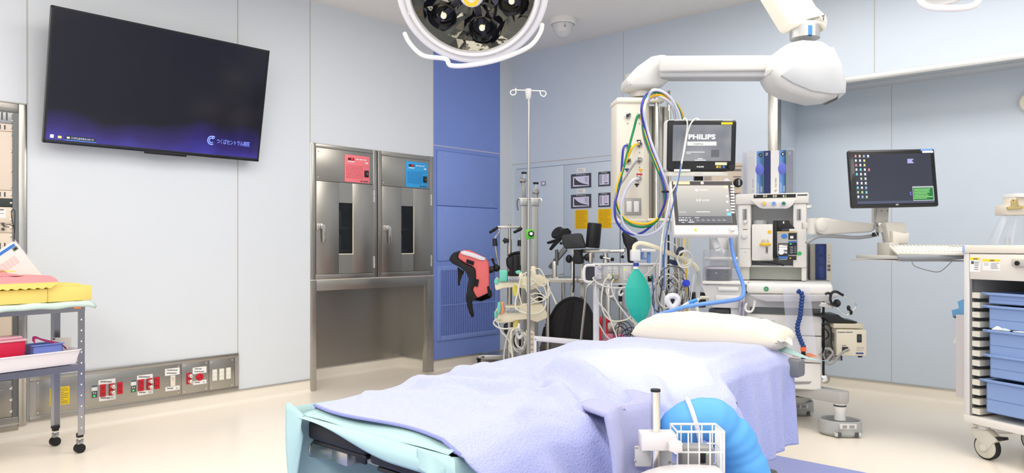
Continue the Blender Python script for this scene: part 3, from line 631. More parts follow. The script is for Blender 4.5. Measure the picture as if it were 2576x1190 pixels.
# front fold hanging over the foot edge, twisted: wide at the near corner
def foldf(u, v):
    x = -2.05 + .68 * u; dz = .004 + .054 * sst(.08, .7, u)
    return (x, 1.283 - .012 * math.sin(v * 3.1) - .012 * v, .626 - dz * v)
b.grid(30, 8, foldf, TEAL); b.make('top_fold', root, smooth=80, solid=.0015)
def far_flap(u, v):
    y = 1.255 + 1.0 * u; z = .65 - .33 * v - .04 * u
    return (-2.07 - .018 * math.sin(u * 8 + v * 2) + (.03 * v if u < .1 else .05 * v), y, z)
b = B(); b.grid(24, 8, far_flap, TEAL)
def far_corner(u, v): return (-2.085 + .07 * u + .04 * v * (1 - u), 1.255 + .02 * u - .01 * math.sin(v * 3), (.645 + .022 * (1 - abs(u * 2 - .4)) * (1 - v) - .3 * v * (1 - .75 * u)))
b.grid(8, 12, far_corner, TEAL); b.make('far_flap', root, smooth=80, solid=.0015)
def near_flap(u, v):
    # falls from the near corner, gathers into a point
    y = 1.275 + .42 * u * (.5 + .5 * v); x = -1.385 + .035 * v + .016 * math.sin(u * 11) * v
    return (x, y, .625 - .40 * v - .02 * math.sin(u * 3))
b = B(); b.grid(24, 14, near_flap, TEAL)
def corner(u, v): return (-1.48 + .14 * u + .05 * v * u, 1.268 - .02 * v * math.sin(u * 3), .628 - (.05 + .36 * sst(.3, 1, u)) * v)
b.grid(16, 12, corner, TEAL); b.make('near_flap', root, smooth=80, solid=.0015)
# head-end sheet corner
def hs(u, v): return (-1.70 + .45 * u, 3.40 + .14 * v + .02 * u, .668 - .055 * sst(.45, 1, u) ** 1.0 * (.6 + .4 * v) - .006 * math.sin(u * 10) * v)
b = B(); b.grid(24, 8, hs, TEAL); o = b.make('drape_sheet', smooth=80, solid=.002); tag(o, 'corner of a pale teal sheet sticking out beside the pillow', 'sheet')
# ---- pillow
PC = M((228, 220, 203), .9, bump=.25, bs=14, sheen=.2)
def pil(top):
    def f(u, v):
        a, c = u * 2 - 1, v * 2 - 1; k = max(0, (1 - abs(a) ** 3.2)) ** .42 * max(0, (1 - abs(c) ** 3)) ** .45
        cr_ = .006 * math.sin(u * 23 + v * 5) * math.sin(v * 9) * k + .008 * gs(u, .83, .03) * k
        x = a * (.36 - .012 * c * c); y = c * (.20 - .012 * a * a)
        return (x, y, (.085 + .105 * k * (1 - .28 * (u) ** 2) + cr_) if top else .085 - .08 * k)
    return f
b = B(); b.grid(60, 36, pil(True), PC); b.grid(60, 36, pil(False), PC)
# open slip end at the right: a ruffled hem
def slip(u, v): return (.27 + (.09 + .03 * math.sin(v * 5)) * u, -.15 + .27 * v - .03 * u, .125 - .045 * u + .012 * u * math.sin(v * 12 + 1))
b.grid(8, 30, slip, PC)
o = b.make('pillow', None, (-1.735, 3.37, .634), R(10), smooth=180); tag(o, 'plump cream pillow at the head of the operating table', 'pillow')
# ================================================================ pole with basket and hose at the near side of the table
PB = at_d(1649, 1183, 2.1); PB.z = 0
t = thing('accessory_pole', 'steel pole with a white clamp block and white wire basket beside the table', 'pole', (PB.x, PB.y, 0), YAW)
px_ = 2.1 / FOC
def lz(py): return CAMH - (py - PY) * px_
def lx(px): return (px - 1649) * px_
b = B(); b.cyl((0, 0, .06), (0, 0, lz(980)), .0135, CHROME, 24); b.make('pole_tube', t)
B().cyl((0, 0, lz(985)), (0, 0, lz(979)), .0138, BLACK, 24).make('end_cap', t, label='dark end cap')
b = B(); b.lathe([(.17, 0), (.18, .02), (.16, .05), (.03, .075), (0, .075)], (0, 0, 0), CREAM, 32); b.make('base', t)
b = B(); b.box(lx(1609), lx(1697), -.03, .03, lz(1128), lz(1086), M((222, 217, 217), .4), .004); b.make('clamp', t)
b = B(); b.prism([(lx(1690) + .022 * math.cos(R(a)) * (1 if k % 2 else .78), lz(1112) + .022 * math.sin(R(a)) * (1 if k % 2 else .78)) for k, a in enumerate(range(0, 360, 30))], 1, -.055, -.03, M((222, 217, 217), .4), .003); b.make('knob', t, label='white star knob')
b = B(); b.box(lx(1600), lx(1695), .02, .03, lz(1180), lz(1128), M((222, 220, 218), .4), .003); b.box(lx(1600), lx(1608), .018, .02, lz(1132), lz(1131), GUN); b.box(lx(1672), lx(1688), .016, .02, lz(1135), lz(1133), GUN); screw(b, (lx(1688), .02, lz(1168)), .004, 1); screw(b, (lx(1600), .02, lz(1165)), .004, 1); b.make('back_plate', t)
wr = M((242, 242, 240), .35); b = B(); xa, xb = lx(1700), lx(1817); za, zb = lz(1082), lz(1215); ya, yb = -.02, .07
for z in (za, lz(1133), lz(1185)): b.tube([(xa, ya, z), (xb, ya, z), (xb, yb, z), (xa, yb, z)], .0035 if z == za else .0026, wr, 8, closed=True)
for i in range(5):
    x = xa + (xb - xa) * (i + .0) / 4.3
    for y in (ya, yb): b.cyl((x, y, za), (x, y, zb), .0022, wr, 8)
for i in range(7):
    y = ya + (yb - ya) * i / 6; b.cyl((xb, y, za), (xb, y, zb), .0022, wr, 8); b.cyl((xa, y, zb), (xb, y, zb), .002, wr, 8)
b.make('wire_basket', t, label='white wire basket')
# device in the basket
t2 = thing('pump_unit', 'small grey unit with a green lamp sitting in the white wire basket', 'unit', (PB.x, PB.y, 0), YAW)
b = B(); b.box(xa + .015, xb - .02, ya + .02, yb - .01, zb + .003, lz(1125), M((150, 148, 146), .4), .015); b.make('case', t2)
b = B(); b.box(lx(1762), lx(1775), ya + .016, ya + .0205, lz(1165), lz(1138), BLACK, .002); b.box(lx(1778), lx(1780), ya + .016, ya + .0205, lz(1143), lz(1141), GLED); b.make('display', t2)
# blue warming hose sleeve arching over the table side
CY = M((96, 172, 236), .6, bump=.5, bs=9)
hp = [at_d(1625, 1135, 2.36), at_d(1680, 1105, 2.32), at_d(1735, 1062, 2.28), at_d(1790, 1056, 2.28), at_d(1835, 1090, 2.29), at_d(1862, 1140, 2.30), at_d(1885, 1200, 2.3), at_d(1895, 1290, 2.32)]
pts = spline(hp, 14); n_ = len(pts)
b = B(); rad = [(.052 + .012 * sst(0, 30, i)) * (1 + .025 * math.sin(i * .33) + .018 * math.sin(i * .9 + 1)) * (1 - .10 * gs(i, 52, 3)) for i in range(n_)]
b.tube(pts, .06, CY, 28, rads=rad)
o = b.make('hose_sleeve', smooth=180); tag(o, 'bright blue fabric sleeved hose arching beside the white wire basket', 'hose')
i0 = 30; c = pts[i0]; tdir = (pts[i0 + 1] - pts[i0 - 1]).normalized(); u_ = tdir.orthogonal().normalized(); w_ = tdir.cross(u_)
b = B(); ring = [c + tdir * .01 * math.sin(R(a)) + (u_ * math.cos(R(a)) + w_ * math.sin(R(a))) * (rad[i0] + .003) for a in range(0, 360, 12)]
b.tube([p for p in ring], .007, M((236, 232, 240), .7), 6, closed=True); b.make('strap', o, label='white tie strap').matrix_parent_inverse = Matrix.Identity(4)
# pale rounded top of the warming unit under the hose
t = thing('warming_unit', 'top of a white rounded machine in front of the blue hose', 'machine', (at_d(1742, 1180, 1.95).x, at_d(1742, 1180, 1.95).y, 0), YAW)
k = 1.95 / FOC
def hood(u, v):
    a = u * math.pi; x = -.105 + .0 ; X = -math.cos(a) * .12; Z = CAMH - (1268 - PY) * k + .105 * math.sin(a) ** .38
    return (X + .0, -.09 + .18 * v, Z - .012 * (abs(v - .5) * 2) ** 4)
b = B(); WU = M((218, 213, 212), .3); prof = [(hood(i / 24, .5)[0], hood(i / 24, .5)[2]) for i in range(25)]
k = 1.93 / FOC; prof = [((px - 1742) * k, CAMH - (py - PY) * 2.05 / FOC) for px, py in ((1590, 1205), (1612, 1192), (1645, 1179), (1680, 1170), (1720, 1165.5), (1775, 1165), (1820, 1168), (1838, 1174), (1848, 1186), (1856, 1205), (1862, 1240))] + [(.125, .12), (-.14, .12), (-.155, .5)]
b.prism(prof, 1, -.03, .10, WU, .012, seg=3); b.make('housing', t)
b = B(); b.prism([(x * .8, z - .018) for x, z in prof[:11]] + [(.1, .35), (-.1, .35)], 1, -.034, -.03, M((222, 218, 222), .35), .001); b.make('front_panel', t)
for sx in (-.1, .1):
    for sy in (-.07, .07): b = B(); b.cyl((sx, sy, .05), (sx, sy, .13), .012, GUN); b.cyl((sx - .012, sy, .03), (sx + .012, sy, .03), .03, RUBBER); b.make('caster', t)
# ================================================================ stainless trolley at the far left
TL_, TY = (-4.57, 1.50, 0), R(99.2)
t = thing('instrument_trolley', 'open stainless trolley with a mint cloth top at the left wall', 'trolley', TL_, TY)
F5 = Face(TL_, TY, 1, 0.0)
LX = -1.25; DP_ = .30; zt = F5.p(222, 766).z; zlow = F5.p(214, 914).z
ANG = M((178, 178, 182), .2, .92)
def leg(x, y, sx, sy):
    b = B(); b.box(x, x - sx * .036, y, y + sy * .003, .1, zt - .004, ANG); b.box(x, x - sx * .003, y, y + sy * .036, .1, zt - .004, ANG)
    z = .14
    while z < zt - .03: b.lathe([(.0045, 0), (.0045, .0012), (0, .0012)], (x - sx * .018, y - .0002 if sy > 0 else y + .0002, z), M((238, 236, 230), .3), 8, (0, -sy, 0)); z += .06
    L_ = b.make('leg', t)
    c = B(); c.box(x - sx * .033, x - sx * .003, y + sy * .003, y + sy * .03, .085, .11, BLACK, .003); c.cyl((x - sx * .018, y + sy * .016, .07), (x - sx * .018, y + sy * .016, .09), .012, CHROME)
    c.prism([(x - sx * .018 - .015, .075), (x - sx * .018 + .016, .075), (x - sx * .018 + .004, .022), (x - sx * .018 - .012, .022)], 1, y + sy * .016 - .014, y + sy * .016 + .014, ANG, .002); c.make('caster_fork', L_)
    B().cyl((x - sx * .02 , y + sy * .016 - .017, .0255), (x - sx * .02, y + sy * .016 + .017, .0255), .0255, RUBBER, 24).make('wheel', L_, label='black caster wheel')
leg(0, 0, 1, 1); leg(0, DP_, 1, -1); leg(LX, 0, -1, 1); leg(LX, DP_, -1, -1)
def shelf(z, name, hh=.036):
    b = B(); b.box(LX, 0, -.002, .0015, z - hh, z, ANG); b.box(LX, 0, DP_ - .0015, DP_ + .002, z - hh, z, ANG); b.box(-.0015, .002, 0, DP_, z - hh, z, ANG); b.box(LX, 0, 0, DP_, z - .006, z - .003, ANG); b.make(name, t)
shelf(zt, 'top_shelf'); shelf(zlow, 'lower_shelf')
b = B(); F5.rect(b, 186, 766.5, 203, 776, M((250, 140, 60), .5), .001, .003); o = b.make('sticker', t, label='orange numbered sticker'); c = F5.p(194.5, 771); text('OP2', 'lettering', o, M((140, 50, 30), .5), h=.009, origin=c + V((0, -.0036, 0)))
M5 = mx_of(TL_, TY)
def on(name, label, cat, group=None): return thing(name, label, cat, TL_, TY, group)
# mint cloth
MINT = M((212, 232, 222), .85, bump=.2, bs=20)
def cl(u, v):
    x = LX + (-LX + .055) * u; y = -.012 + (DP_ + .02) * v
    e = sst(.95, 1, u); fr = .018 * (1 - sst(0, .08, v)); z = zt + .013 + .004 * math.sin(x * 31) * math.sin(y * 17 + x * 9) - .014 * e * sst(.97, 1, u) - fr - .006 * e * math.sin(v * 9)
    return (x, y - .004 * math.sin(x * 23), z)
b = B(); b.grid(70, 14, cl, MINT); o = b.make('cloth', None, TL_, TY, smooth=180, solid=.016); tag(o, 'crumpled mint green cloth pad covering the trolley top', 'cloth')
YF_ = M((252, 224, 124), .85, bump=.25, bs=220); PF = M((246, 164, 164), .85, bump=.25, bs=220)
F6 = Face(TL_, TY, 1, .03)
def fx(px): return F6.p(px, 740).x
def fz(px, py): return F6.p(px, py).z
zc = zt + .0225
b = B(); b.box(fx(120), fx(232), .03, .24, zc, fz(215, 718), YF_, .004); b.box(fx(120), fx(203), .03, .24, fz(215, 721), fz(180, 716) + .006, YF_, .003); o = b.make('foam_block', None, TL_, TY); tag(o, 'yellow foam block at the right end of the trolley top', 'foam')
b = B(); b.box(LX + .2, fx(118), .02, .25, zc, fz(100, 727), YF_, .006); o = b.make('foam_block', None, TL_, TY); tag(o, 'yellow foam slab under the pink and yellow wavy foam', 'foam')
zb2 = fz(100, 727) + .001
def wavy(name, x0, x1, zlo, h1, h2, label, y0=.0, y1=.24):
    rt = on(name, label, 'foam')
    for (part, zA, zB, mat, lo) in (('lower_layer', 0, h1, YF_, True), ('upper_layer', h1, h1 + h2, PF, False)):
        def f(side):
            def g(u, v):
                x = x0 + (x1 - x0) * u; y = y0 + (y1 - y0) * v; end = 1 - .75 * (max(0, u - .93) / .07) ** 2
                wv = .004 * (1 + math.sin(x * 150)) if lo else 0
                z = (zA + wv if side == 0 else zB + (.002 * math.sin(x * 60) if not lo else 0)); zm = (h1)
                return (x, y, zlo + zm + (z - zm) * end)
            return g
        b = B(); b.grid(160, 3, f(0), mat); b.grid(160, 3, f(1), mat)
        n = 160
        def side(yv):
            def g(u, v):
                a = f(0)(u, yv); c = f(1)(u, yv); return tuple(a[i] + (c[i] - a[i]) * v for i in range(3))
            return g
        b.grid(n, 2, side(0), mat); b.grid(n, 2, side(1), mat)
        def endg(uv):
            def g(u, v):
                a = f(0)(uv, u); c = f(1)(uv, u); return tuple(a[i] + (c[i] - a[i]) * v for i in range(3))
            return g
        b.grid(3, 2, endg(1), mat); b.make(part, rt, smooth=60, label='pink egg-crate foam layer' if not lo else 'yellow egg-crate foam layer')
wavy('wavy_foam', LX + .3, fx(139), zb2, .034, .036, 'pink over yellow wavy foam pad lying on the yellow slab')
b = B(); z0 = zb2 + .0725
def tf(u, v): x = LX + .35 + (fx(62) - LX - .35) * u; return (x, .02 + .2 * v, z0 + (.026 + .008 * math.sin(x * 90)) * (1 - sst(.8, 1, u)) * 1)
def tg(u, v): x = LX + .35 + (fx(62) - LX - .35) * u; return (x, .02, z0 + (tf(u, 0)[2] - z0) * v)
b.grid(80, 3, tf, PF); b.grid(80, 2, tg, PF)
rt = on('folded_foam', 'folded end of wavy foam, yellow on pink, on top of the foam pile', 'foam'); b.make('pink_layer', rt, smooth=60)
b = B()
def th(u, v): x = LX + .35 + (fx(38) - LX - .35) * u; return (x, .02 + .2 * v, z0 + .027 + (.024 + .003 * math.sin(x * 70)) * (1 - sst(.6, 1, u)))
def ti(u, v): x = LX + .35 + (fx(38) - LX - .35) * u; return (x, .02, z0 + .02 + (th(u, 0)[2] - z0 - .02) * v)
b.grid(80, 3, th, YF_); b.grid(80, 2, ti, YF_); b.make('yellow_layer', rt, smooth=60)
# document in a sleeve leaning behind the foam, hung on a black cord
F7 = Face(TL_, TY, 1, .27)
rt = on('document', 'tilted white printed sheet hanging on a black cord behind the foam', 'paper')
def q7(px, py): p = F7.p(px, py); return (p.x, p.z)
C1 = q7(37, 604); C2 = q7(122, 712); dx, dz = C2[0] - C1[0], C2[1] - C1[1]; Ld = math.hypot(dx, dz); ux, uz = dx / Ld, dz / Ld; vx, vz = uz, -ux
if vx > 0: vx, vz = -vx, -vz
def dq(a, c): return (C1[0] + ux * a + vx * c, C1[1] + uz * a + vz * c)
wd, hd = .21, .25
b = B(); b.prism([dq(0, 0), dq(hd, 0), dq(hd, wd), dq(0, wd)], 1, .27, .272, WPAP); b.prism([dq(-.004, .004), dq(hd, -.0), dq(hd, -.003), dq(-.006, -.002)], 1, .2695, .2725, M((225, 222, 228), .3)); b.make('sheet', rt)
def strip(a0, a1, c0, c1, mat, nm, lb=None, y=.2692):
    b = B(); b.prism([dq(a0, c0), dq(a1, c0), dq(a1, c1), dq(a0, c1)], 1, y, .27, mat); return b.make(nm, rt, label=lb)
strip(.012, .028, .015, .2, M((70, 130, 220), .5), 'header_band', 'blue printed band'); strip(.03, .05, .012, .04, M((120, 130, 110), .5), 'picture'); strip(.035, .046, .018, .033, M((50, 52, 54), .5), 'picture', None, .2688)
b = B()
for i in range(6):
    a = .07 + i * .008
    for j in range(6): b.prism([dq(a, .05 + j * .022), dq(a + .002, .05 + j * .022), dq(a + .002, .068 + j * .022), dq(a, .068 + j * .022)], 1, .2693, .27, M((230, 150, 150), .6))
b.make('print', rt)
tp = F7.p(31, 531)
b = B(); b.tube(spline([(C1[0] - .004, .268, C1[1] - .01), (C1[0] - .004, .265, C1[1] + .06), (tp.x - .006, .26, tp.z - .05), (tp.x - .008, .26, tp.z), (tp.x + .008, .26, tp.z), (tp.x + .008, .26, tp.z - .08), (C1[0] - .002, .265, C1[1] + .04)], 6), .002, BLACK, 6)
b.tube(spline([(C1[0] - .004, .265, C1[1] + .07), (C1[0] - .03, .262, C1[1] + .085), (C1[0] - .06, .262, C1[1] + .075), (C1[0] - .03, .262, C1[1] + .07)], 6), .0022, BLACK, 6); b.make('cord', rt, label='knotted black cord')
# basin on the lower shelf
F8 = Face(TL_, TY, 1, -.012); bx1 = F8.p(209, 900).x; zb = zlow + .001; hb = F8.p(150, 884).z - zb
WP = M((238, 232, 236), .35)
rt = on('basin', 'long white plastic basin on the lower trolley shelf', 'basin')
b = B(); bx0 = bx1 - .56; y0, y1 = -.01, .29
def ring(o_, z, r=.03):
    out = []
    for (cx, cy, a0) in ((bx1 - r, y0 + r, -90), (bx1 - r, y1 - r, 0), (bx0 + r, y1 - r, 90), (bx0 + r, y0 + r, 180)):
        for i in range(6): a = R(a0 + 18 * i); out.append((cx + (r + o_) * math.cos(a), cy + (r + o_) * math.sin(a), z))
    return out
loops = [ring(-.028, zb), ring(-.02, zb + .002), ring(0, zb + hb - .006), ring(.006, zb + hb - .006), ring(.006, zb + hb), ring(-.003, zb + hb), ring(-.023, zb + .006), ring(-.03, zb + .006)]
vs = [p for l in loops for p in l]; k = len(loops[0]); fs = [(i * k + j, i * k + (j + 1) % k, (i + 1) * k + (j + 1) % k, (i + 1) * k + j) for i in range(len(loops) - 1) for j in range(k)]
fs += [tuple(range(k)), tuple((len(loops) - 1) * k + j for j in range(k))]; b.add(vs, fs, WP); b.make('tub', rt, smooth=40)
# sharps box, blue basket, strap, card: inside the basin
F9 = Face(TL_, TY, 1, .05); zi = zb + .0065
def f9(px, py): return F9.p(px, py)
rt = on('sharps_box', 'red box with a translucent pink lid in the white basin', 'box')
xa, xb_ = f9(0, 880).x - .05, f9(66, 880).x; b = B(); zr = f9(40, 860).z
b.prism([(xa + .01, zi), (xb_ - .012, zi), (xb_, zr), (xa, zr)], 1, .05, .17, M((214, 30, 70), .4), .006); b.make('body', rt)
b = B(); b.box(xa - .005, xb_ + .006, .044, .176, zr, zr + .012, M((250, 190, 200), .2, alpha=.85), .004); b.box(xa + .015, xb_ - .012, .06, .16, zr + .012, zr + .027, M((250, 190, 200), .2, alpha=.85), .006); b.make('lid', rt, label='pale pink translucent lid')
rt = on('small_basket', 'small blue plastic basket in the white basin', 'basket'); BB = M((128, 146, 218), .45)
xa, xb_ = f9(85, 870).x, f9(160, 870).x; zr = f9(100, 869).z; b = B()
for (A0, A1, q0, q1) in ((xa, xa + .004, .06, .16), (xb_ - .004, xb_, .06, .16), (xa, xb_, .06, .064), (xa, xb_, .156, .16)): b.box(A0, A1, q0, q1, zi, zr, BB)
b.box(xa, xb_, .06, .16, zi, zi + .004, BB); b.box(xa - .008, xb_ + .006, .052, .062, zr - .004, zr + .002, BB, .001); b.box(xa - .008, xb_ + .006, .158, .168, zr - .004, zr + .002, BB, .001); b.make('tub', rt)
STR = M((200, 40, 120), .6); zr2 = zr + .004
pts = spline([V((f9(90, 868).x, .07, f9(90, 862).z)), V((f9(92, 868).x, .08, f9(92, 852).z)), V((f9(102, 868).x, .09, f9(100, 851).z)), V((f9(120, 868).x, .1, f9(120, 857).z)), V((f9(150, 868).x, .1, f9(150, 864).z)), V((f9(172, 868).x, .1, f9(172, 872).z)), V((f9(176, 868).x, .1, f9(176, 878).z))], 6)
b = B(); vs = []; fs = []
for i, p in enumerate(pts): vs += [(p.x, p.y - .012, p.z - .005), (p.x, p.y + .012, p.z + .005)]
for i in range(len(pts) - 1): fs.append((2 * i, 2 * i + 1, 2 * i + 3, 2 * i + 2))
b.add(vs, fs, STR); o = b.make('tourniquet', None, TL_, TY, smooth=60, solid=.004); tag(o, 'magenta tourniquet strap lying over the small blue basket', 'strap')
ca, cc_ = f9(150, 852), f9(198, 874); b = B(); b.prism([(ca.x, ca.z), (cc_.x, ca.z - .008), (cc_.x + .002, cc_.z - .03), (ca.x - .002, ca.z - .06)], 1, .13, .132, M((226, 220, 212), .5)); b.box(ca.x + .002, ca.x + .015, .129, .1305, ca.z - .012, ca.z - .004, INK); o = b.make('card', None, TL_, TY); tag(o, 'pale printed card standing in the white basin behind the strap', 'card')
# ================================================================ white cart with blue trays, right edge
CL_ = at_d(2425, 1063, 4.10); CR = R(-25.8)
cl_loc = (CL_.x, CL_.y, 0); F = Face(cl_loc, CR, 1, 0.0)
t = thing('supply_cart', 'cream supply cart on casters with open blue trays at the right', 'cart', cl_loc, CR)
CC = M((232, 228, 220), .42); CBL = M((150, 182, 226), .45); TRB = M((138, 164, 208), .5, bump=.1, bs=120); W_ = .62; D_ = .5
zt = F.p(2432, 617).z; zs = F.p(2432, 637).z; zb = F.p(2432, 1062).z; zb2 = F.p(2432, 1043).z
b = B(); b.box(-.002, W_, -.008, D_, zs, zt, CREAM, .006); b.make('worktop', t)
for x in (0, W_ - .01): B().box(x - .003, x + .01, -.011, .015, zs + .001, zt - .001, CBL, .003).make('corner_cap', t, label='pale blue corner cap')
b = B(); xe = F.p(2439, 800).x; b.box(0, .012, 0, D_, zb, zs, M((206, 206, 208), .45), .003); b.box(0, xe, -.003, .03, zb, zs, M((222, 220, 216), .4), .004); b.box(W_ - xe, W_, -.003, D_, zb, zs, CC, .004); b.box(0, W_, D_ - .015, D_, zb, zs, CC); b.box(0, W_, -.006, D_, zb, zb2, CC, .006); b.box(xe, xe + .012, .002, .02, zb2, zs - .05, M((150, 150, 148), .4, .5)); b.make('carcass', t)
zd = F.p(2436, 702).z
b = B(); b.box(xe + .004, W_ - xe - .004, -.006, .4, zd, zs - .003, M((232, 226, 214), .45), .004); dr = b.make('drawer', t)
b = B(); kx = F.p(2562, 662).x; kz = F.p(2562, 662).z; b.box(kx - .02, kx + .09, -.03, -.006, kz - .018, kz + .024, M((196, 192, 180), .4), .008); b.lathe([(.012, 0), (.012, .006), (0, .007)], (kx + .015, -.03, kz), BLACK, 16, (0, -1, 0)); b.make('lock', dr, label='lock with a black keyhole')
def notice(x0, y0, x1, y1, seed):
    b = B(); F.rect(b, x0, y0, x1, y1, WPAP, .001, .007); F.rect(b, x0, y0, x1, y0 + 6, YLBL, .0005, .0076); Fq = Face(cl_loc, CR, 1, 0); micro(b, Fq, x0 + (x1 - x0) * .45, y0 + 9, x1 - 2, y1 - 4, 5, seed=seed, out=.0078, h=.3); 
    F.rect(b, x0 + 4, y0 + 9, x0 + 4 + (x1 - x0) * .25, y0 + 16, DGREY if seed == 1 else LGREY, .0004, .0077); micro(b, Fq, (x0 + x1) / 2 - 4, y0 + 1.5, (x0 + x1) / 2 + 8, y0 + 5, 1, seed=seed, out=.0082, h=.8); b.make('notice', dr, label='white and yellow caution label')
notice(2441.5, 648, 2468, 684, 1); notice(2474, 652, 2518, 681, 2)
# tray runners
b = B(); z = zb2 + .012; RN = M((226, 222, 206), .5)
while z < zd - .06:
    for (xa, xb_) in ((xe + .006, xe + .055), (W_ - xe - .055, W_ - xe - .006)): b.prism([(.004, z), (.004, z + .03), (.05, z + .03), (D_ - .05, z + .012), (D_ - .05, z)], 0, xa, xb_, RN)
    z += .052
b.make('tray_runner', t)
B().box(xe, W_ - xe, D_ - .03, D_ - .016, zb2, zd - .03, M((58, 60, 64), .7)).make('back_panel', t)
# trays
def tray(pyr, pyb, left, label, stuff=0):
    x0 = F.p(left, pyr).x; zr = F.p(left, pyr).z; z0 = F.p(left, pyb).z; x1 = W_ - x0
    rt = thing('tray', label, 'tray', cl_loc, CR, 'blue trays in the supply cart')
    b = B(); e = .012
    for (A0, A1, q0, q1) in ((x0 + e, x0 + e + .004, .0, D_ - .06), (x1 - e - .004, x1 - e, .0, D_ - .06), (x0 + e, x1 - e, .0, .004), (x0 + e, x1 - e, D_ - .064, D_ - .06)): b.box(A0, A1, q0, q1, z0, zr, TRB)
    b.box(x0 + e, x1 - e, 0, D_ - .06, z0, z0 + .004, TRB); b.box(x0 + e, x1 - e, -.0008, 0, z0 + (zr - z0) * .42, z0 + (zr - z0) * .435, M((90, 116, 170), .5)); b.make('tub', rt)
    b = B(); b.box(x0 - .02, x1 + .02, -.012, .001, zr - .004, zr + .009, TRB, .002); b.box(x0 - .02, x0 + e, -.012, D_ - .06, zr - .003, zr + .006, TRB, .002); b.box(x1 - e, x1 + .02, -.012, D_ - .06, zr - .003, zr + .006, TRB, .002); b.box(x0, x1, D_ - .064, D_ - .05, zr - .003, zr + .006, TRB); b.make('rim', rt)
    return x0, x1, z0, zr
tray(740, 763, 2482, 'uppermost shallow blue tray, under the cream drawer of the supply cart')
a = tray(772, 825, 2483, 'second blue tray from the top of the supply cart')
a3 = tray(833, 892, 2484, 'third blue tray from the top, with white packets showing over its rim')
tray(895, 947, 2485, 'fourth blue tray from the top of the supply cart'); tray(957, 1035, 2476, 'deep bottom blue tray of the supply cart')
for k, (xx, c_) in enumerate(((.05, (238, 238, 236)), (.085, (214, 226, 220)), (.16, (236, 238, 236)))):
    b = B(); x0 = a3[0] + xx; zr = a3[3]; z0 = zr + .0095; b.prism([(x0 - .02, z0), (x0 + .035, z0), (x0 + .04, zr + .018), (x0 + .005, zr + .033 - .008 * k), (x0 - .025, zr + .014)], 1, -.008, .03, M(c_, .6), .004); o = b.make('packet', None, cl_loc, CR)
    tag(o, ['pointed white packet at the left in the third blue tray', 'pale green packet beside the pointed white one in the third tray', 'white packet furthest right in the third blue tray'][k], 'packet', 'packets in the third tray')
# casters
def caster(x, y):
    c = B(); zc = .068; c.cyl((x, y, zb - .03), (x, y, zb), .032, LGREY); c.make('caster_stem', t)
    c = B(); c.prism([(x - .06, zb - .03), (x + .04, zb - .028), (x + .095, zb - .07), (x + .07, .10), (x + .03, .045), (x - .02, .10), (x - .062, .13)], 1, y - .03, y + .03, M((214, 210, 200), .45), .01); cf = c.make('caster_fork', t)
    c = B(); c.lathe([(.06, 0), (.0675, .004), (.0675, .028), (.06, .032)], (x + .02, y + .016, zc), RUBBER, 36, (0, -1, 0)); c.make('tyre', cf, label='black tyre')
    c = B(); c.lathe([(0, 0), (.058, 0), (.058, .04), (.045, .044), (.0, .044)], (x + .02, y + .022, zc), M((206, 202, 190), .45), 32, (0, -1, 0)); c.lathe([(.02, 0), (.018, .006), (0, .006)], (x + .02, y - .03, zc), M((214, 210, 200), .45), 24, (0, -1, 0)); c.make('wheel', cf)
    c = B(); c.prism([(x + .07, zb - .055), (x + .12, zb - .048), (x + .125, zb - .062), (x + .095, zb - .072)], 1, y - .02, y + .02, BLACK, .003); c.make('brake_pedal', cf, label='black brake pedal')
for (x, y) in ((.07, .06), (W_ - .09, .06), (.07, D_ - .06), (W_ - .09, D_ - .06)): caster(x, y)
# glove-bag holder on its left side
rt = thing('waste_holder', 'slim cream holder with blue bags hung on the left side of the supply cart', 'holder', cl_loc, CR)
b = B(); zA, zB_ = F.p(2400, 793).z, F.p(2400, 1002).z; xa = F.p(2388, 900).x - .0
b.box(xa, -.006, .05, .2, zB_, zA, M((216, 210, 208), .5), .004); b.make('box', rt)
for (py) in (655, 709, 1020):
    z = F.p(2412, py).z; B().box(-.034, -.001, .04, .07, z - .018, z + .018, M((216, 210, 206), .5), .004).make('bracket', t)
SB = M((120, 180, 226), .55, bump=.2, bs=20)
b = B(); q = F.p
def fl(pts, mat, y0=.1, y1=.108): b.prism([(q(*p).x, q(*p).z) for p in pts], 1, y0, y1, mat, .002)
fl([(2386, 760), (2404, 752), (2412, 760), (2418, 790), (2412, 800), (2396, 804)], SB, .07, .10); b.make('glove_pack', rt, label='bright blue pack')
b = B(); fl([(2409, 728), (2421, 724), (2424, 790), (2412, 792)], M((176, 200, 230), .6)); b.make('paper_bag', rt, label='pale blue folded bag')
b = B(); fl([(2362, 782), (2384, 776), (2392, 800), (2364, 796)], SB); fl([(2366, 797), (2392, 797), (2390, 806), (2372, 802)], DGREY, .09, .1); b.make('strap_end', rt, label='blue and dark strap ends')
b = B(); fl([(2369, 864), (2386, 828), (2389, 834), (2374, 868)], WPAP, .09, .094); b.make('syringe', rt, label='clear syringe wrapper')
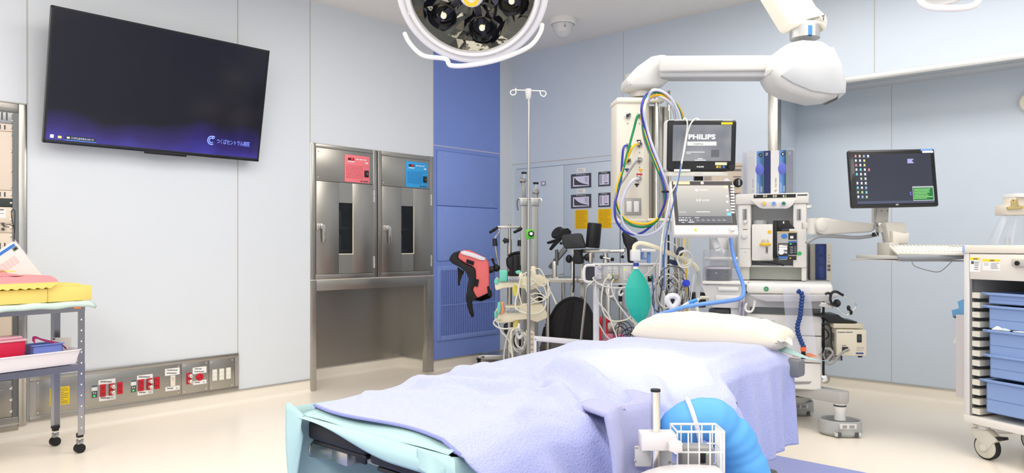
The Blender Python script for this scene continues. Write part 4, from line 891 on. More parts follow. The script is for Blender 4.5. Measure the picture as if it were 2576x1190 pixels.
# ================================================================ anaesthesia machine
class Pl:
    """a thing's upright frame facing the camera side: X(px), Z(py) in its own metres at local y"""
    def __init__(s, px, d, yaw=YAW):
        p = at_d(px, PY, d); s.loc = (p.x, p.y, 0); s.yaw = yaw; s.m = mx_of(s.loc, yaw)
    def q(s, px, py, y=0): return at_ax(px, py, 1, y, s.m)
    def X(s, px, y=0, py=PY): return s.q(px, py, y).x
    def Z(s, px, py, y=0): return s.q(px, py, y).z
    def poly(s, pts, y=0): return [(s.q(a, b_, y).x, s.q(a, b_, y).z) for a, b_ in pts]
    def rect(s, b, x0, y0, x1, y1, mat, y=0, t=.004, bev=0, seg=2):
        cx, cy = (x0 + x1) / 2, (y0 + y1) / 2; b.box(s.q(x0, cy, y).x, s.q(x1, cy, y).x, y, y + t, s.q(cx, y1, y).z, s.q(cx, y0, y).z, mat, bev, seg=seg); return b
    def pts(s, l, y=0): return [s.q(p[0], p[1], p[2] if len(p) > 2 else y) for p in l]
    def thing(s, name, label, cat, group=None): return thing(name, label, cat, s.loc, s.yaw, group)
def scr2(sc, ox, oy): return lambda x, y: (ox + x / sc, oy + y / sc)
AM = Pl(1960, 4.78, R(20.2) )
t = AM.thing('anaesthesia_machine', 'white anaesthesia machine with two vaporisers, worktop and drawers at the head of the table', 'medical machine')
MW = M((236, 233, 226), .4); MW2 = M((226, 226, 224), .42); MGR = M((168, 170, 172), .5); MIN = M((238, 240, 242), .5)
zq = scr2(3.4, 1840, 350); zw = scr2(3.216, 1840, 640)
def A(b, x0, y0, x1, y1, mat, y=0, t_=.004, bev=0, f=zq, seg=2): (a, c), (d, e) = f(x0, y0), f(x1, y1); AM.rect(b, a, c, d, e, mat, y, t_, bev, seg); return b
YU = .08                                       # front plane of the upper part
xl, xr = AM.X(1850, YU), AM.X(2035, YU); zt, zb = AM.Z(1950, 486, YU), AM.Z(1950, 513, YU)
b = B(); b.box(xl, xr, YU, YU + .36, zb, zt, MW, .01); b.prism(AM.poly([zq(165, 520), zq(550, 520), zq(525, 560), zq(500, 582), zq(470, 594), zq(265, 594), zq(235, 585), zq(205, 560)], YU - .02), 1, YU - .02, YU + .03, MW, .004); hd = b.make('head_unit', t)
b = B(); A(b, 190, 473, 550, 502, BLACK, YU - .002, .003); dp = b.make('display', hd, label='black strip display')
for i, s_ in enumerate(('0.0', '0.0', '0.1')): p = AM.q(*zq(288 + 83 * i, 487), YU - .003); text(s_, 'lettering', dp, M((240, 235, 200), .5, emit=.8), h=.014, origin=p)
b = B(); A(b, 200, 484, 216, 488, WPAP, YU - .003, .001); A(b, 563, 471, 650, 484, DGREY, YU - .001, .002); b.make('label', hd)
for x_, c_ in ((283, (244, 204, 60)), (365, (110, 160, 230)), (448, (30, 120, 84))):
    p = AM.q(*zq(x_, 551), YU - .02); b = B(); b.lathe([(.019, 0), (.019, .004), (.013, .006), (.013, .022), (.011, .026)], p, M((224, 222, 226), .35), 24, (0, -1, 0)); b.lathe([(.0112, .0262), (.0, .0265)], p, M(c_, .4), 20, (0, -1, 0)); b.make('flow_knob', hd)
b = B(); ya, yb = YU + .01, YU + .34
x1, x2, x3, x4 = AM.X(1858, ya), AM.X(1889, ya), AM.X(1995, ya), AM.X(2029, ya); z670 = AM.Z(1870, 672, ya); zw_ = AM.Z(1950, 706, ya)
b.box(x1, x2, ya, yb, z670, zb, MW, .008); b.box(x3, x4, ya, yb, z670, zb, MW, .008); b.box(x1 + .01, x2 - .015, ya + .06, yb, zw_, z670, MW); b.box(AM.X(2016, ya), x4 - .002, ya + .02, yb, zw_, z670, MW, .004)
b.box(x2, x3, YU + .19, yb, AM.Z(1950, 672, ya), zb, MIN); b.box(x1, x4, YU + .16, yb, zw_, AM.Z(1950, 672, ya), M((214, 216, 206), .5)); b.make('column', t)
b = B(); b.box(x2, x3, YU + .05, YU + .19, AM.Z(1950, 668, ya) - .012, AM.Z(1950, 668, ya), MW2, .003); b.make('vaporiser_rail', t)
for (a0, b0, a1, b1) in ((97, 597, 132, 690), (560, 597, 595, 692)):
    b = B(); A(b, a0, b0, a1, b1, M((150, 152, 156), .3), YU + .004, .006, .002)
    for i in range(7): A(b, a0 + 6, b0 + 8 + i * 12, a0 + 14, b0 + 10 + i * 12, WPAP, YU + .003, .001)
    A(b, a0 + 18, b0 + 5, a0 + 24, b1 - 6, DGREY, YU + .003, .001); b.make('flow_gauge', t)
for (x_, y_, r_) in ((120, 708, .014), (110, 825, .013), (110, 832, .019)):
    p = AM.q(*zq(x_, y_), YU + .008); B().lathe([(r_, 0), (r_ * .9, .012), (r_ * .7, .02), (0, .021)], p, MW2 if r_ < .018 else M((226, 224, 226), .4), 20, (0, -1, 0)).make('knob', t)
b = B(); A(b, 68, 935, 162, 939, MGR, YU + .009, .002); A(b, 98, 770, 138, 775, INK, YU + .0095, .001); A(b, 110, 965, 128, 969, MGR, YU + .009, .001); b.make('seam', t)
p = AM.q(*zq(582, 978), YU + .01); b = B(); b.lathe([(.013, 0), (.013, .002), (.009, .002), (.009, .003), (.004, .004), (0, .004)], p, M((60, 190, 90), .4), 24, (0, -1, 0)); b.make('power_button', t, label='green ringed button')
# left vaporiser
vy = YU + .02; zV0 = AM.Z(1920, 656, vy); zV1 = AM.Z(1920, 564, vy)
b = B(); b.box(AM.X(1891.5, vy), AM.X(1945, vy), vy - .02, vy + .14, zV0, zV1, MW, .008); b.lathe([(.05, 0), (.05, .02), (.044, .03), (0, .03)], ((AM.X(1911, vy)), vy + .06, zV1 - .002), M((186, 190, 192), .4), 24); v1 = b.make('vaporiser', t, label='white vaporiser with a yellow dial')
b = B(); A(b, 312, 782, 341, 806, YEL, vy - .0225, .003); b.make('label', v1)
b = B(); A(b, 292, 920, 313, 978, MGREY, vy - .022, .002); A(b, 300, 930, 305, 968, BLACK, vy - .023, .001); b.make('level_gauge', v1)
p = AM.q(*zq(290, 893), vy - .018); b = B(); b.lathe([(.034, 0), (.036, .008), (.03, .014)], (p.x, p.y - .01, p.z - .012), YEL, 28, sy=.7); b.lathe([(.022, .0), (.02, .02), (.016, .026), (0, .026)], (p.x, p.y - .01, p.z - .0), M((206, 196, 176), .4), 24, sy=.8); b.make('dial', v1, label='yellow concentration dial')
# right vaporiser
b = B(); b.box(AM.X(1945.5, vy), AM.X(1955, vy), vy - .02, vy + .14, zV0 + .02, AM.Z(1950, 556, vy), BLACK, .004)
b.prism(AM.poly([zq(355, 715), zq(355, 697), zq(490, 695), zq(493, 725), zq(560, 765), zq(560, 790), zq(388, 790)], vy - .01), 1, vy - .01, vy + .13, BLACK, .003)
b.prism(AM.poly([zq(388, 790), zq(565, 790), zq(565, 990), zq(548, 1034), zq(408, 1034), (1954, 637)], vy - .015), 1, vy - .015, vy + .13, M((184, 184, 178), .4), .003); v2 = b.make('vaporiser', t, label='black and grey vaporiser with a blue badge')
b = B(); A(b, 388, 790, 560, 799, M((232, 200, 130), .4), vy - .017, .003); A(b, 487, 803, 558, 860, M((34, 36, 40), .4), vy - .017, .003); A(b, 487, 885, 560, 990, M((28, 30, 36), .35), vy - .017, .003); A(b, 487, 873, 560, 886, M((60, 110, 190), .4), vy - .018, .003)
A(b, 502, 828, 530, 850, WPAP, vy - .018, .001); 
for i in range(4): A(b, 502, 922 + 16 * i, 527, 926 + 16 * i, WPAP, vy - .018, .001); A(b, 538, 918 + 16 * i, 552, 925 + 16 * i, MGREY, vy - .018, .001)
A(b, 500, 893, 515, 900, GLED, vy - .018, .001); A(b, 478, 1000, 555, 1034, M((38, 36, 30), .4), vy - .017, .003); A(b, 497, 1012, 510, 1024, YEL, vy - .018, .001); A(b, 430, 768, 545, 784, M((70, 70, 74), .4), vy - .012, .003); A(b, 495, 768, 545, 787, WPAP, vy - .013, .003); A(b, 440, 704, 452, 722, WPAP, vy - .0115, .002); b.make('panel', v2)
p = AM.q(*zq(452, 830), vy - .015); b = B(); b.lathe([(.017, 0), (.017, .003), (0, .003)], p, M((60, 130, 210), .4), 24, (0, -1, 0), sx=1.1, sy=.85); b.make('badge', v2, label='blue oval badge')
p = AM.q(*zq(445, 950), vy - .012); b = B(); b.box(p.x - .032, p.x + .03, p.y - .006, p.y, p.z - .05, p.z + .045, M((60, 62, 66), .3)); b.cyl((p.x - .026, p.y - .004, p.z + .006), (p.x + .024, p.y - .004, p.z + .006), .034, CHROME, 24); b.cyl((p.x - .012, p.y - .028, p.z - .012), (p.x - .012, p.y - .045, p.z - .012), .017, WPAP, 20); b.box(p.x - .03, p.x + .028, p.y - .012, p.y, p.z - .054, p.z - .04, M((70, 130, 210), .4)); b.make('filler_cap', v2, label='chrome filler cap over a blue bar')
b = B(); b.prism(AM.poly([zq(250, 1045), zq(345, 1042), zq(375, 1038), zq(455, 1078), zq(448, 1086), zq(365, 1066), zq(250, 1054)], YU), 1, YU - .03, YU, BLACK, .003); b.make('lever', t, label='black clamp lever')
# worktop with O2 flush badge
yw = -.10; b = B(); zt_, zf = AM.Z(1980, 713.5, yw), AM.Z(1980, 741, yw); xa, xb = AM.X(1877, yw), AM.X(2095, yw)
b.box(xa, xb, yw, .45, zf, zt_, MW, .02, seg=3); b.box(AM.X(1868, .03), xb - .03, .02, .4, zt_ - .002, zt_ + .004, MW2, .002); wt = b.make('worktop', t)
b = B(); b.prism([(AM.X(a, yw), AM.Z(a, c, yw)) for a, c in ((1886, 741), (2114, 741), (2092, 752), (2078, 758), (1930, 758), (1905, 752))], 1, yw - .035, yw + .02, M((200, 198, 198), .42), .006); b.make('front_handle', wt)
p = AM.q(1927.5, 727, yw); b = B(); b.lathe([(.018, 0), (.017, .003), (.0145, .0032)], p, M((206, 208, 206), .3), 24, (0, -1, 0)); b.lathe([(.0145, .0033), (0, .0036)], p, M((30, 140, 70), .4), 24, (0, -1, 0)); bd = b.make('oxygen_flush_button', wt, label='green oxygen flush button')
text('O2+', 'lettering', bd, WPAP, w=.018, origin=p + V((0, -.004, 0)))
# drawers
b = B(); yd = -.04; xa2, xb2 = AM.X(1872, yd), AM.X(2065, yd)
b.box(xa2, xb2, yd + .03, .44, .28, zf, M((222, 222, 220), .45), .01); b.make('body', t)
for k, (p0, p1) in enumerate(((793, 842), (844, 909), (911, 978))):
    b = B(); b.box(xa2 - .004, xb2 + .004, yd - .01, yd + .05, AM.Z(1990, p1, yd), AM.Z(1990, p0, yd), MW, .014 if k == 2 else .008, seg=3); d_ = b.make('drawer', t)
    if k == 2: b = B(); b.prism(AM.poly([(1950, 960), (2043, 960), (2036, 966), (1950, 969)], yd - .012), 1, yd - .0125, yd - .009, M((150, 148, 146), .5)); b.make('grip', d_)
    if k == 0:
        b = B(); micro(b, Face(AM.loc, AM.yaw, 1, yd - .011), 1898, 801, 1920, 804, 1, out=.001, h=1); 
        for (cx, cy) in ((1921, 812), (1944, 813)):
            q_ = AM.q(cx, cy, yd - .011); b.tube([(q_.x + .012 * math.cos(a * .7), q_.y - .001, q_.z + .018 * math.sin(a * .7 + .5 * (a % 2))) for a in range(9)], .0008, MGREY, 4)
        b.make('diagram', d_, label='faint line drawings')
b = B(); A(b, 150, 432, 720, 492, M((110, 114, 114), .6), yd + .028, .004, 0, zw); b.make('recess', t)
b = B(); b.tube(spline(AM.pts([zw(125, 395), zw(112, 430), zw(125, 460), zw(160, 462), zw(180, 430), zw(188, 385), zw(192, 372)], yw - .02), 5), .007, MW, 10); b.make('tube_hook', t, label='white tube hook')
# side rail on the right with a black accessory post
b = B(); b.box(AM.X(2029, .12), AM.X(2042, .12), .1, .14, AM.Z(2035, 525, .12), AM.Z(2035, 516, .12), CHROME, .003); b.make('rail_bracket', t)
b = B(); b.cyl((AM.X(2071.5, -.02), -.02, AM.Z(2071, 943, -.02)), (AM.X(2071.5, -.02), -.02, AM.Z(2071, 758, -.02)), .0075, BLACK, 12); b.make('accessory_rail', t, label='black upright rail')
b = B(); p = AM.q(2075, 954, -.03); b.lathe([(.027, 0), (.03, .006), (.022, .012), (.026, .02), (.012, .026), (0, .026)], (p.x, p.y + .02, p.z), CHROME, 24, (.5, -1, 0)); b.make('clamp_knob', t, label='chrome clamp knob')
# legs and casters
fl_ = AM.m.inverted() @ at_d(2113, 1095, 4.58); fl_.z = 0
LG_ = M((186, 184, 180), .45); z0, z1 = .14, .27
def legbar(x, y, lab):
    dx, dy = x, y - .15; n = math.hypot(dx, dy); ux, uy = dx / n, dy / n; nx, ny = -uy * .05, ux * .05
    b = B(); b.prism([(nx, .15 + ny), (x + nx + ux * .03, y + ny + uy * .03), (x + ux * .055, y + uy * .055), (x - nx + ux * .03, y - ny + uy * .03), (-nx, .15 - ny)], 2, .195, .265, LG_, .008); b.make('leg', t)
    c = B(); c.lathe([(.034, .09), (.030, .13), (.036, .17), (.036, .195)], (x, y, 0), WPAP, 20); c.lathe([(.037, .172), (.037, .182)], (x, y, 0), DGREY, 20); st = c.make('caster_stem', t)
    c = B(); c.lathe([(.108, .003), (.125, .02), (.122, .09), (.118, .095), (.110, .09), (.105, .04), (0, .035)], (x, y, 0), M((180, 182, 182), .45), 40, sx=1, sy=.8)
    Ux, Uy = (math.cos(R(22)), math.sin(R(22))); 
    h = c.make('caster_housing', t)
    c = B(); mm = Matrix.Translation((x, y, 0)) @ Matrix.Rotation(R(22), 4, 'Z'); c.box(-.045, .055, -.106, -.092, .055, .085, M((226, 224, 220), .5), .002, mm)
    for s_ in (-1, 1): c.box(s_ * .055 - .014 + .004, s_ * .055 + .014 + .004, -.107, -.09, .012, .034, DGREY, .002, mm); c.box(s_ * .07 - .008 + .004, s_ * .07 + .008 + .004, -.108, -.09, .012, .034, LGREY, .001, mm)
    c.box(-.03, -.005, -.1068, -.106, .06, .08, MGREY, 0, mm); c.box(.01, .04, -.1068, -.106, .06, .08, MGREY, 0, mm); c.make('caster_label', h, label='small caster diagrams')
legbar(fl_.x, fl_.y, 0)
bk = AM.m.inverted() @ at_d(2010, 1040, 5.14); legbar(bk.x - .03, bk.y, 0)
legbar(-fl_.x * .75, fl_.y + .1, 0)
b = B(); p = AM.m.inverted() @ at_d(1985, 1005, 4.98); b.lathe([(.10, .12), (.165, .165), (.17, .172), (.155, .168), (.08, .14), (0, .138)], (p.x, p.y, 0), M((190, 192, 188), .45), 40, sy=.8); b.lathe([(.05, .03), (.05, .125)], (p.x, p.y, 0), M((170, 172, 172), .5), 16); b.make('cable_dish', t)
B().cyl((AM.X(1993, yd), yd - .02, AM.Z(1993, 991, yd)), (AM.X(1993, yd), yd + .01, AM.Z(1993, 991, yd)), .012, CHROME, 14).make('latch_ring', t)
# breathing system on the left: shelf, clear absorber, bellows
b = B(); ybr = -.06; b.box(AM.X(1766, ybr), AM.X(1880, ybr), ybr, .25, AM.Z(1820, 716, ybr), AM.Z(1820, 708, ybr), MW, .006); b.prism(AM.poly([(1763, 716), (1876, 716), (1874, 768), (1858, 776), (1790, 774), (1775, 745)], ybr + .02), 1, ybr + .02, .22, MW2, .008); b.box(AM.X(1800, ybr), AM.X(1862, ybr), ybr + .005, ybr + .03, AM.Z(1820, 756, ybr), AM.Z(1820, 743, ybr), MW, .004); b.box(AM.X(1806, ybr), AM.X(1858, ybr), ybr + .0, ybr + .03, AM.Z(1820, 732, ybr), AM.Z(1820, 722, ybr), MW, .006); b.make('breathing_system', t)
b = B(); pc = AM.q(1805, 709, ybr + .09); hh = AM.Z(1805, 627, ybr) - pc.z - .003; b.lathe([(.094, .004), (.096, .01), (.094, hh - .01), (.088, hh)], pc, CLEARG, 40, sy=.8); cn = b.make('bellows_canister', t, label='clear bellows canister')
b = B(); prof = [(.07, .006)]
for i in range(6): prof += [(.082, .012 + i * .012), (.066, .018 + i * .012)]
prof += [(.084, .086), (.084, .10), (.05, .105), (0, .105)]
b.lathe(prof, pc, M((44, 44, 48), .4), 36, sy=.8); b.lathe([(.086, .086), (.086, .1)], pc, M((214, 206, 214), .4), 36, sy=.8); b.make('bellows', cn, label='dark pleated bellows')
tt = text('GE', 'lettering', cn, WPAP, h=.008, origin=(pc.x, pc.y - .068, pc.z + .06))
b = B(); b.cyl((AM.X(1764, ybr), .1, AM.Z(1764, 652, ybr)), (AM.X(1850, ybr), .1, AM.Z(1850, 652, ybr)), .012, MW); b.box(AM.X(1826, ybr), AM.X(1834, ybr), .1, .12, AM.Z(1834, 708, ybr), AM.Z(1834, 600, ybr), STEELV); b.make('support_bar', t)
b = B(); b.prism(AM.poly([(1783, 776), (1835, 776), (1838, 815), (1780, 815)], 0), 1, 0, .12, M((54, 56, 66), .3), .008); b.prism(AM.poly([(1838, 772), (1856, 772), (1856, 830), (1840, 830)], 0), 1, 0, .06, WPAP, .004); b.make('absorber', t, label='dark absorber canister')
# clear panel and flexible blue locline arm
b = B(); b.prism(AM.poly([zw(415, 270), zw(635, 265), zw(692, 828), zw(462, 835)], yw - .05), 1, yw - .052, yw - .05, CLEAR); o = b.make('clear_sheet', None, AM.loc, AM.yaw); tag(o, 'clear plastic sheet hanging in front of the machine drawers', 'sheet')
b = B(); b.prism(AM.poly([zw(490, 825), zw(520, 800), zw(640, 800), zw(705, 828), zw(600, 836)], yw - .06), 1, yw - .054, yw - .053, M((236, 150, 110), .5)); q_ = b.make('print', o, label='orange print at its lower edge'); 
b = B(); LB = M((24, 62, 128), .35); path = spline([AM.m @ p for p in AM.pts([zw(545, 300), zw(572, 325), zw(568, 380), zw(562, 440), zw(556, 500), zw(534, 580), zw(540, 640), zw(562, 700), zw(582, 745)], yw - .09)], 4)
L_ = 0; rt = thing('flexible_arm', 'dark blue segmented flexible arm with an orange collar on the clear sheet', 'flexible arm', tuple(path[-1]))
o0 = path[-1]; b = B(); step = 0; dist = [0]
for i in range(1, len(path)): dist.append(dist[-1] + (path[i] - path[i - 1]).length)
n = 19
for k in range(n):
    s_ = dist[-1] * k / (n - 1); i = max(j for j in range(len(dist)) if dist[j] <= s_ + 1e-9); i = min(i, len(path) - 2); f = (s_ - dist[i]) / max(1e-6, dist[i + 1] - dist[i]); p = path[i].lerp(path[i + 1], f); d_ = (path[i + 1] - path[i]).normalized()
    b.lathe([(.007, -.013), (.0125, -.006), (.0165, .003), (.012, .01), (.007, .012)], p - o0, LB, 14, tuple(-d_))
b.make('segment_chain', rt)
b = B(); b.cyl((0, 0, -.002), (0, 0, -.028), .016, M((250, 110, 50), .5), 16); b.make('collar', rt, label='orange collar')
b = B(); b.cyl((0, 0, -.028), (0, 0, -.075), .012, M((20, 22, 40), .4), 16, .014); b.make('nozzle', rt, label='dark nozzle')
# ---------------- glove boxes in a clear holder on top of the machine
GY = YU + .1; zg0 = zt + .0005
rt = thing('glove_holder', 'clear acrylic glove box holder on top of the anaesthesia machine', 'holder', AM.loc, AM.yaw)
def gx(x): return AM.X(1840 + x / 3.4, GY)
ztop = AM.Z(1935, 350 + 90 / 3.4, GY)
b = B(); b.box(gx(95), gx(97), GY - .01, GY + .11, zg0, ztop, CLEARG); b.box(gx(535), gx(537), GY - .01, GY + .11, zg0, ztop, CLEARG); b.box(gx(95), gx(537), GY + .105, GY + .108, zg0, ztop, CLEARG); b.box(gx(95), gx(205), GY - .012, GY - .01, zg0, ztop, CLEAR); b.box(gx(468), gx(537), GY - .012, GY - .01, zg0, ztop, CLEARG); b.box(gx(95), gx(537), GY - .01, GY + .108, zg0, zg0 + .003, CLEARG); b.make('acrylic_case', rt)
NAVY = M((34, 46, 104), .45); LBB = M((112, 160, 226), .45)
def gbox(x0, xw, xb_, xg, x1, lt, label):
    rt = thing('glove_box', label, 'box', AM.loc, AM.yaw, 'glove boxes on the anaesthesia machine')
    z0 = zg0 + .0035; z1 = AM.Z(1935, 350 + 100 / 3.4, GY); y0 = GY - .005
    b = B(); b.box(gx(x0), gx(xw), y0, GY + .10, z0, z1, WPAP); b.box(gx(xw), gx(xb_), y0, GY + .1, z0, z1, LBB); b.box(gx(xb_), gx(xg), y0, GY + .1, z0, z1, M((120, 200, 50), .5)); b.box(gx(xg), gx(x1), y0, GY + .1, z0, z1, NAVY); bx = b.make('carton', rt)
    cx = gx((xw + xb_) / 2); GL = M((110, 124, 220), .6, bump=.4, bs=40); zc = z0 + (z1 - z0) * .57
    b = B(); 
    def gf(u, v): a = u * 2 * math.pi; r_ = v; return (cx + .027 * r_ * math.cos(a), y0 - .010 * (1 - r_ ** 2) - .004 * r_ * (1 - r_) * math.sin(3 * a + 5 * r_) - .0005, zc + .04 * r_ * math.sin(a))
    b.grid(28, 6, gf, GL); b.make('glove', bx, label='violet blue glove filling the opening', smooth=80)
    b = B(); b.lathe([(.0125, 0), (.0125, .0008), (0, .0008)], (cx + .003, y0, z1 - .026), M((28, 34, 60), .5), 24, (0, -1, 0)); b.make('size_mark', bx)
    text(lt, 'lettering', bx, WPAP, h=.012, origin=(cx + .003, y0 - .001, z1 - .026), xdir=(0, 0, 1), up=(-1, 0, 0), bold=.03)
    text('HALYARD', 'lettering', bx, M((70, 80, 80), .5), w=.062, origin=(gx(x0 + (xw - x0) * .62), y0 - .0002, z0 + .072), xdir=(0, 0, 1), up=(-1, 0, 0)); b = B(); b.tube([(gx(x0 + (xw - x0) * .62) + .006 * math.cos(a * .5), y0 - .001, z0 + .018 + .006 * math.sin(a * .5)) for a in range(11)], .0012, M((80, 120, 80), .5), 6); b.make('logo', bx)
    text('AQUASOFT', 'lettering', bx, WPAP, w=.066, origin=(cx - .008, y0 - .0002, z0 + .04), xdir=(0, 0, 1), up=(-1, 0, 0))
    b = B()
    for i in range(2): b.box(cx + .006 + i * .007, cx + .008 + i * .007, y0 - .0005, y0, z0 + .01, z0 + .05, WPAP)
    nx_ = gx((xg + x1) / 2)
    for i in range(4): b.box(nx_ - .008 + .004 * i, nx_ - .006 + .004 * i, y0 - .0005, y0, z1 - .035 + .002 * i, z1 - .012, LGREY)
    b.make('print', bx)
gbox(135, 215, 270, 275, 334, 'L', 'left glove box, marked L, white, blue and navy in the clear holder'); gbox(336, 407, 465, 470, 528, 'M', 'right glove box, marked M, white, blue and navy in the clear holder')
# ---------------- beige device with a dial behind the monitors
BD = Pl(1830, 5.0); rt = BD.thing('dial_unit', 'beige box with a large black dial behind the two monitors', 'device')
b = B(); BEG = M((222, 206, 184), .45); b.box(BD.X(1790), BD.X(1867.5), 0, .2, BD.Z(1830, 486), BD.Z(1830, 409), BEG, .004); b.box(BD.X(1790), BD.X(1868), -.003, .0, BD.Z(1830, 419), BD.Z(1830, 417), M((160, 140, 120), .5)); b.make('case', rt)
b = B(); micro(b, Face(BD.loc, BD.yaw, 1, 0), 1840, 425, 1866, 431, 1, out=.001, h=.9); micro(b, Face(BD.loc, BD.yaw, 1, 0), 1844, 443, 1866, 447, 1, out=.001, h=.6); b.make('print', rt)
p = BD.q(1856, 460); b = B(); b.lathe([(.03, 0), (.03, .008), (.024, .01), (.022, .028), (0, .03)], p, BLACK, 28, (0, -1, 0)); b.box(p.x - .006, p.x + .006, p.y - .034, p.y - .028, p.z - .02, p.z + .02, MGREY, .003); b.make('dial', rt, label='black rotary dial')
p = BD.q(1827, 456); b = B(); b.lathe([(.022, 0), (.02, .008), (0, .009)], p, CHROME, 24, (0, -1, 0)); b.make('gauge', rt)
b = B(); b.box(BD.X(1800), BD.X(1860), .03, .17, 1.0, BD.Z(1830, 486), MW2, .01); b.make('stand', rt)
# ================================================================ monitors (own full frames)
def mon(cx, cy, d, wpx, hpx, tilt, roll, name, label, cat='monitor', yaw=YAW):
    k = d / FOC; p = at_d(cx, cy, d); t = thing(name, label, cat, tuple(p)); t.rotation_euler = (R(tilt), R(roll), yaw)
    ct = math.cos(R(tilt)); return t, k, (lambda px: (px - cx) * k), (lambda py: -(py - cy) * k / ct), wpx * k / 2, hpx * k / 2 / ct
# patient monitor
t, k, mx, mz, hw, hh = mon(1765, 366, 4.35, 175, 130, 5, 0, 'patient_monitor', 'black framed patient monitor with grey start screen, upper of the two by the pendant')
b = B(); b.box(-hw, hw, .006, .12, -hh, hh, M((232, 230, 222), .4), .02, seg=4); b.make('housing', t)
b = B(); b.box(-hw + .003, hw - .001, -.004, .03, -hh + .002, hh - .003, M((30, 31, 34), .3), .016, seg=4); b.make('bezel', t)
def G(b, x0, y0, x1, y1, mat, y=-.006, th=.002, bev=0): sx_ = lambda v: mx(1660 + v / 6.609); sz_ = lambda v: mz(280 + v / 6.609); b.box(sx_(x0), sx_(x1), y, y + th, sz_(y1), sz_(y0), mat, bev); return b
gs_ = bpy.data.materials.new('grey_screen'); gs_.use_nodes = True; N = gs_.node_tree.nodes; L = gs_.node_tree.links; bs = N['Principled BSDF']; bs.inputs['Base Color'].default_value = lin((40, 42, 46)); bs.inputs['Roughness'].default_value = .15
nz_ = N.new('ShaderNodeTexNoise'); nz_.inputs['Scale'].default_value = 5; cr = N.new('ShaderNodeValToRGB'); cr.color_ramp.elements[0].color = lin((96, 98, 106)); cr.color_ramp.elements[1].color = lin((138, 138, 140)); cr.color_ramp.elements[0].position = .35; cr.color_ramp.elements[1].position = .7
tc = N.new('ShaderNodeTexCoord'); L.new(tc.outputs['Object'], nz_.inputs[0]); L.new(nz_.outputs[0], cr.inputs[0]); L.new(cr.outputs[0], bs.inputs['Emission Color']); bs.inputs['Emission Strength'].default_value = 1.15
b = B(); G(b, 210, 232, 1180, 825, gs_); sc_ = b.make('screen', t)
EW = M((232, 232, 230), .5, emit=.8); sxp = lambda v: mx(1660 + v / 6.609); szp = lambda v: mz(280 + v / 6.609)
text('PHILIPS', 'lettering', sc_, EW, w=sxp(915) - sxp(468), h=szp(385) - szp(468), origin=(sxp(692), -.0065, szp(427)), bold=.03)
b = B(); G(b, 450, 505, 935, 572, M((196, 196, 190), .5, emit=.6), -.0068, .001, .001); b.make('banner', sc_); text('IntelliVue', 'lettering', sc_, M((90, 92, 96), .5), w=sxp(715) - sxp(560), origin=(sxp(637), -.0072, szp(542)))
b = B(); G(b, 435, 674, 740, 682, EW, -.0068, .001); G(b, 435, 700, 510, 706, EW, -.0068, .001); G(b, 630, 778, 715, 792, M((190, 190, 192), .5, emit=.5), -.0068, .001); G(b, 585, 806, 765, 816, EW, -.0068, .001); G(b, 850, 640, 985, 760, M((84, 84, 88), .5, emit=.5), -.0064, .0005); b.make('screen_text', sc_)
text('PHILIPS', 'lettering', t, WPAP, w=sxp(735) - sxp(618), h=szp(908) - szp(932), origin=(sxp(676), -.0046, szp(920)), bold=.04)
b = B(); G(b, 1008, 188, 1195, 225, M((244, 222, 40), .5)); b.make('sticker', t, label='yellow sticker'); b = B(); G(b, 922, 845, 1117, 893, M((232, 230, 190), .5)); b.make('sticker', t, label='pale cream sticker'); b = B(); G(b, 240, 960, 512, 998, WPAP); b.make('sticker', t, label='white sticker')
b = B()
for (a0, a1) in ((232, 316), (332, 415), (462, 600)): G(b, a0, 158, a1, 170, MGREY, -.0048, .001)
G(b, 1035, 160, 1195, 170, LGREY, -.0048, .001); b.make('print', t)
for x0, c_ in ((942, (244, 208, 50)), (988, (232, 190, 120)), (1048, (70, 130, 200))): b = B(); G(b, x0, 905, x0 + 35, 940, M(c_, .4), -.006, .002, .001); (G(b, x0 + 10, 914, x0 + 26, 931, BLACK, -.0068, .001) if x0 == 988 else 0); b.make('button', t)
b = B(); b.lathe([(.017, 0), (.016, .012), (.013, .016), (0, .016)], (sxp(1175), -.004, szp(920)), M((34, 34, 36), .35), 28, (0, -1, 0)); b.make('knob', t)
b = B(); b.box(-hw + .01, mx(1833), .0, .10, mz(443), mz(431.5), M((226, 224, 212), .45), .005); b.box(mx(1714), mx(1717), -.001, .001, mz(437), mz(434), GLED); b.box(mx(1751), mx(1768), -.001, .001, mz(439), mz(434), LGREY); b.make('base_unit', t)
b = B(); b.box(-.02, .03, .06, .10, mz(470), mz(440), BLACK, .006); b.make('mount', t)
# ventilator display
t, k, mx2, mz2, hw, hh = mon(1771, 521, 4.30, 160, 141, -22, 0, 'ventilator_display', 'white framed display showing a standby word, lower of the two by the pendant')
b = B(); b.box(-hw, hw, .0, .055, -hh, hh, M((236, 233, 226), .4), .012, seg=4); b.make('housing', t)
zg = lambda x, y: (((x - (40 + (y - 130) * .095)) / 990 * 2 - 1) * hw, (1 - (y - 130) / 880 * 2) * hh)
def G2(b, x0, y0, x1, y1, mat, y=-.002, th=.002, bev=0): (a, c), (e, f) = zg(x0, (y0 + y1) / 2), zg(x1, (y0 + y1) / 2); _, c = zg(x0, y0); _, f = zg(x0, y1); b.box(a, e, y, y + th, f, c, mat, bev); return b
b = B(); G2(b, 102, 152, 1052, 856, M((74, 72, 72), .35)); b.make('bezel', t)
g3 = bpy.data.materials.new('standby_screen'); g3.use_nodes = True; N = g3.node_tree.nodes; L = g3.node_tree.links; bs = N['Principled BSDF']; bs.inputs['Base Color'].default_value = lin((50, 52, 54)); bs.inputs['Roughness'].default_value = .12
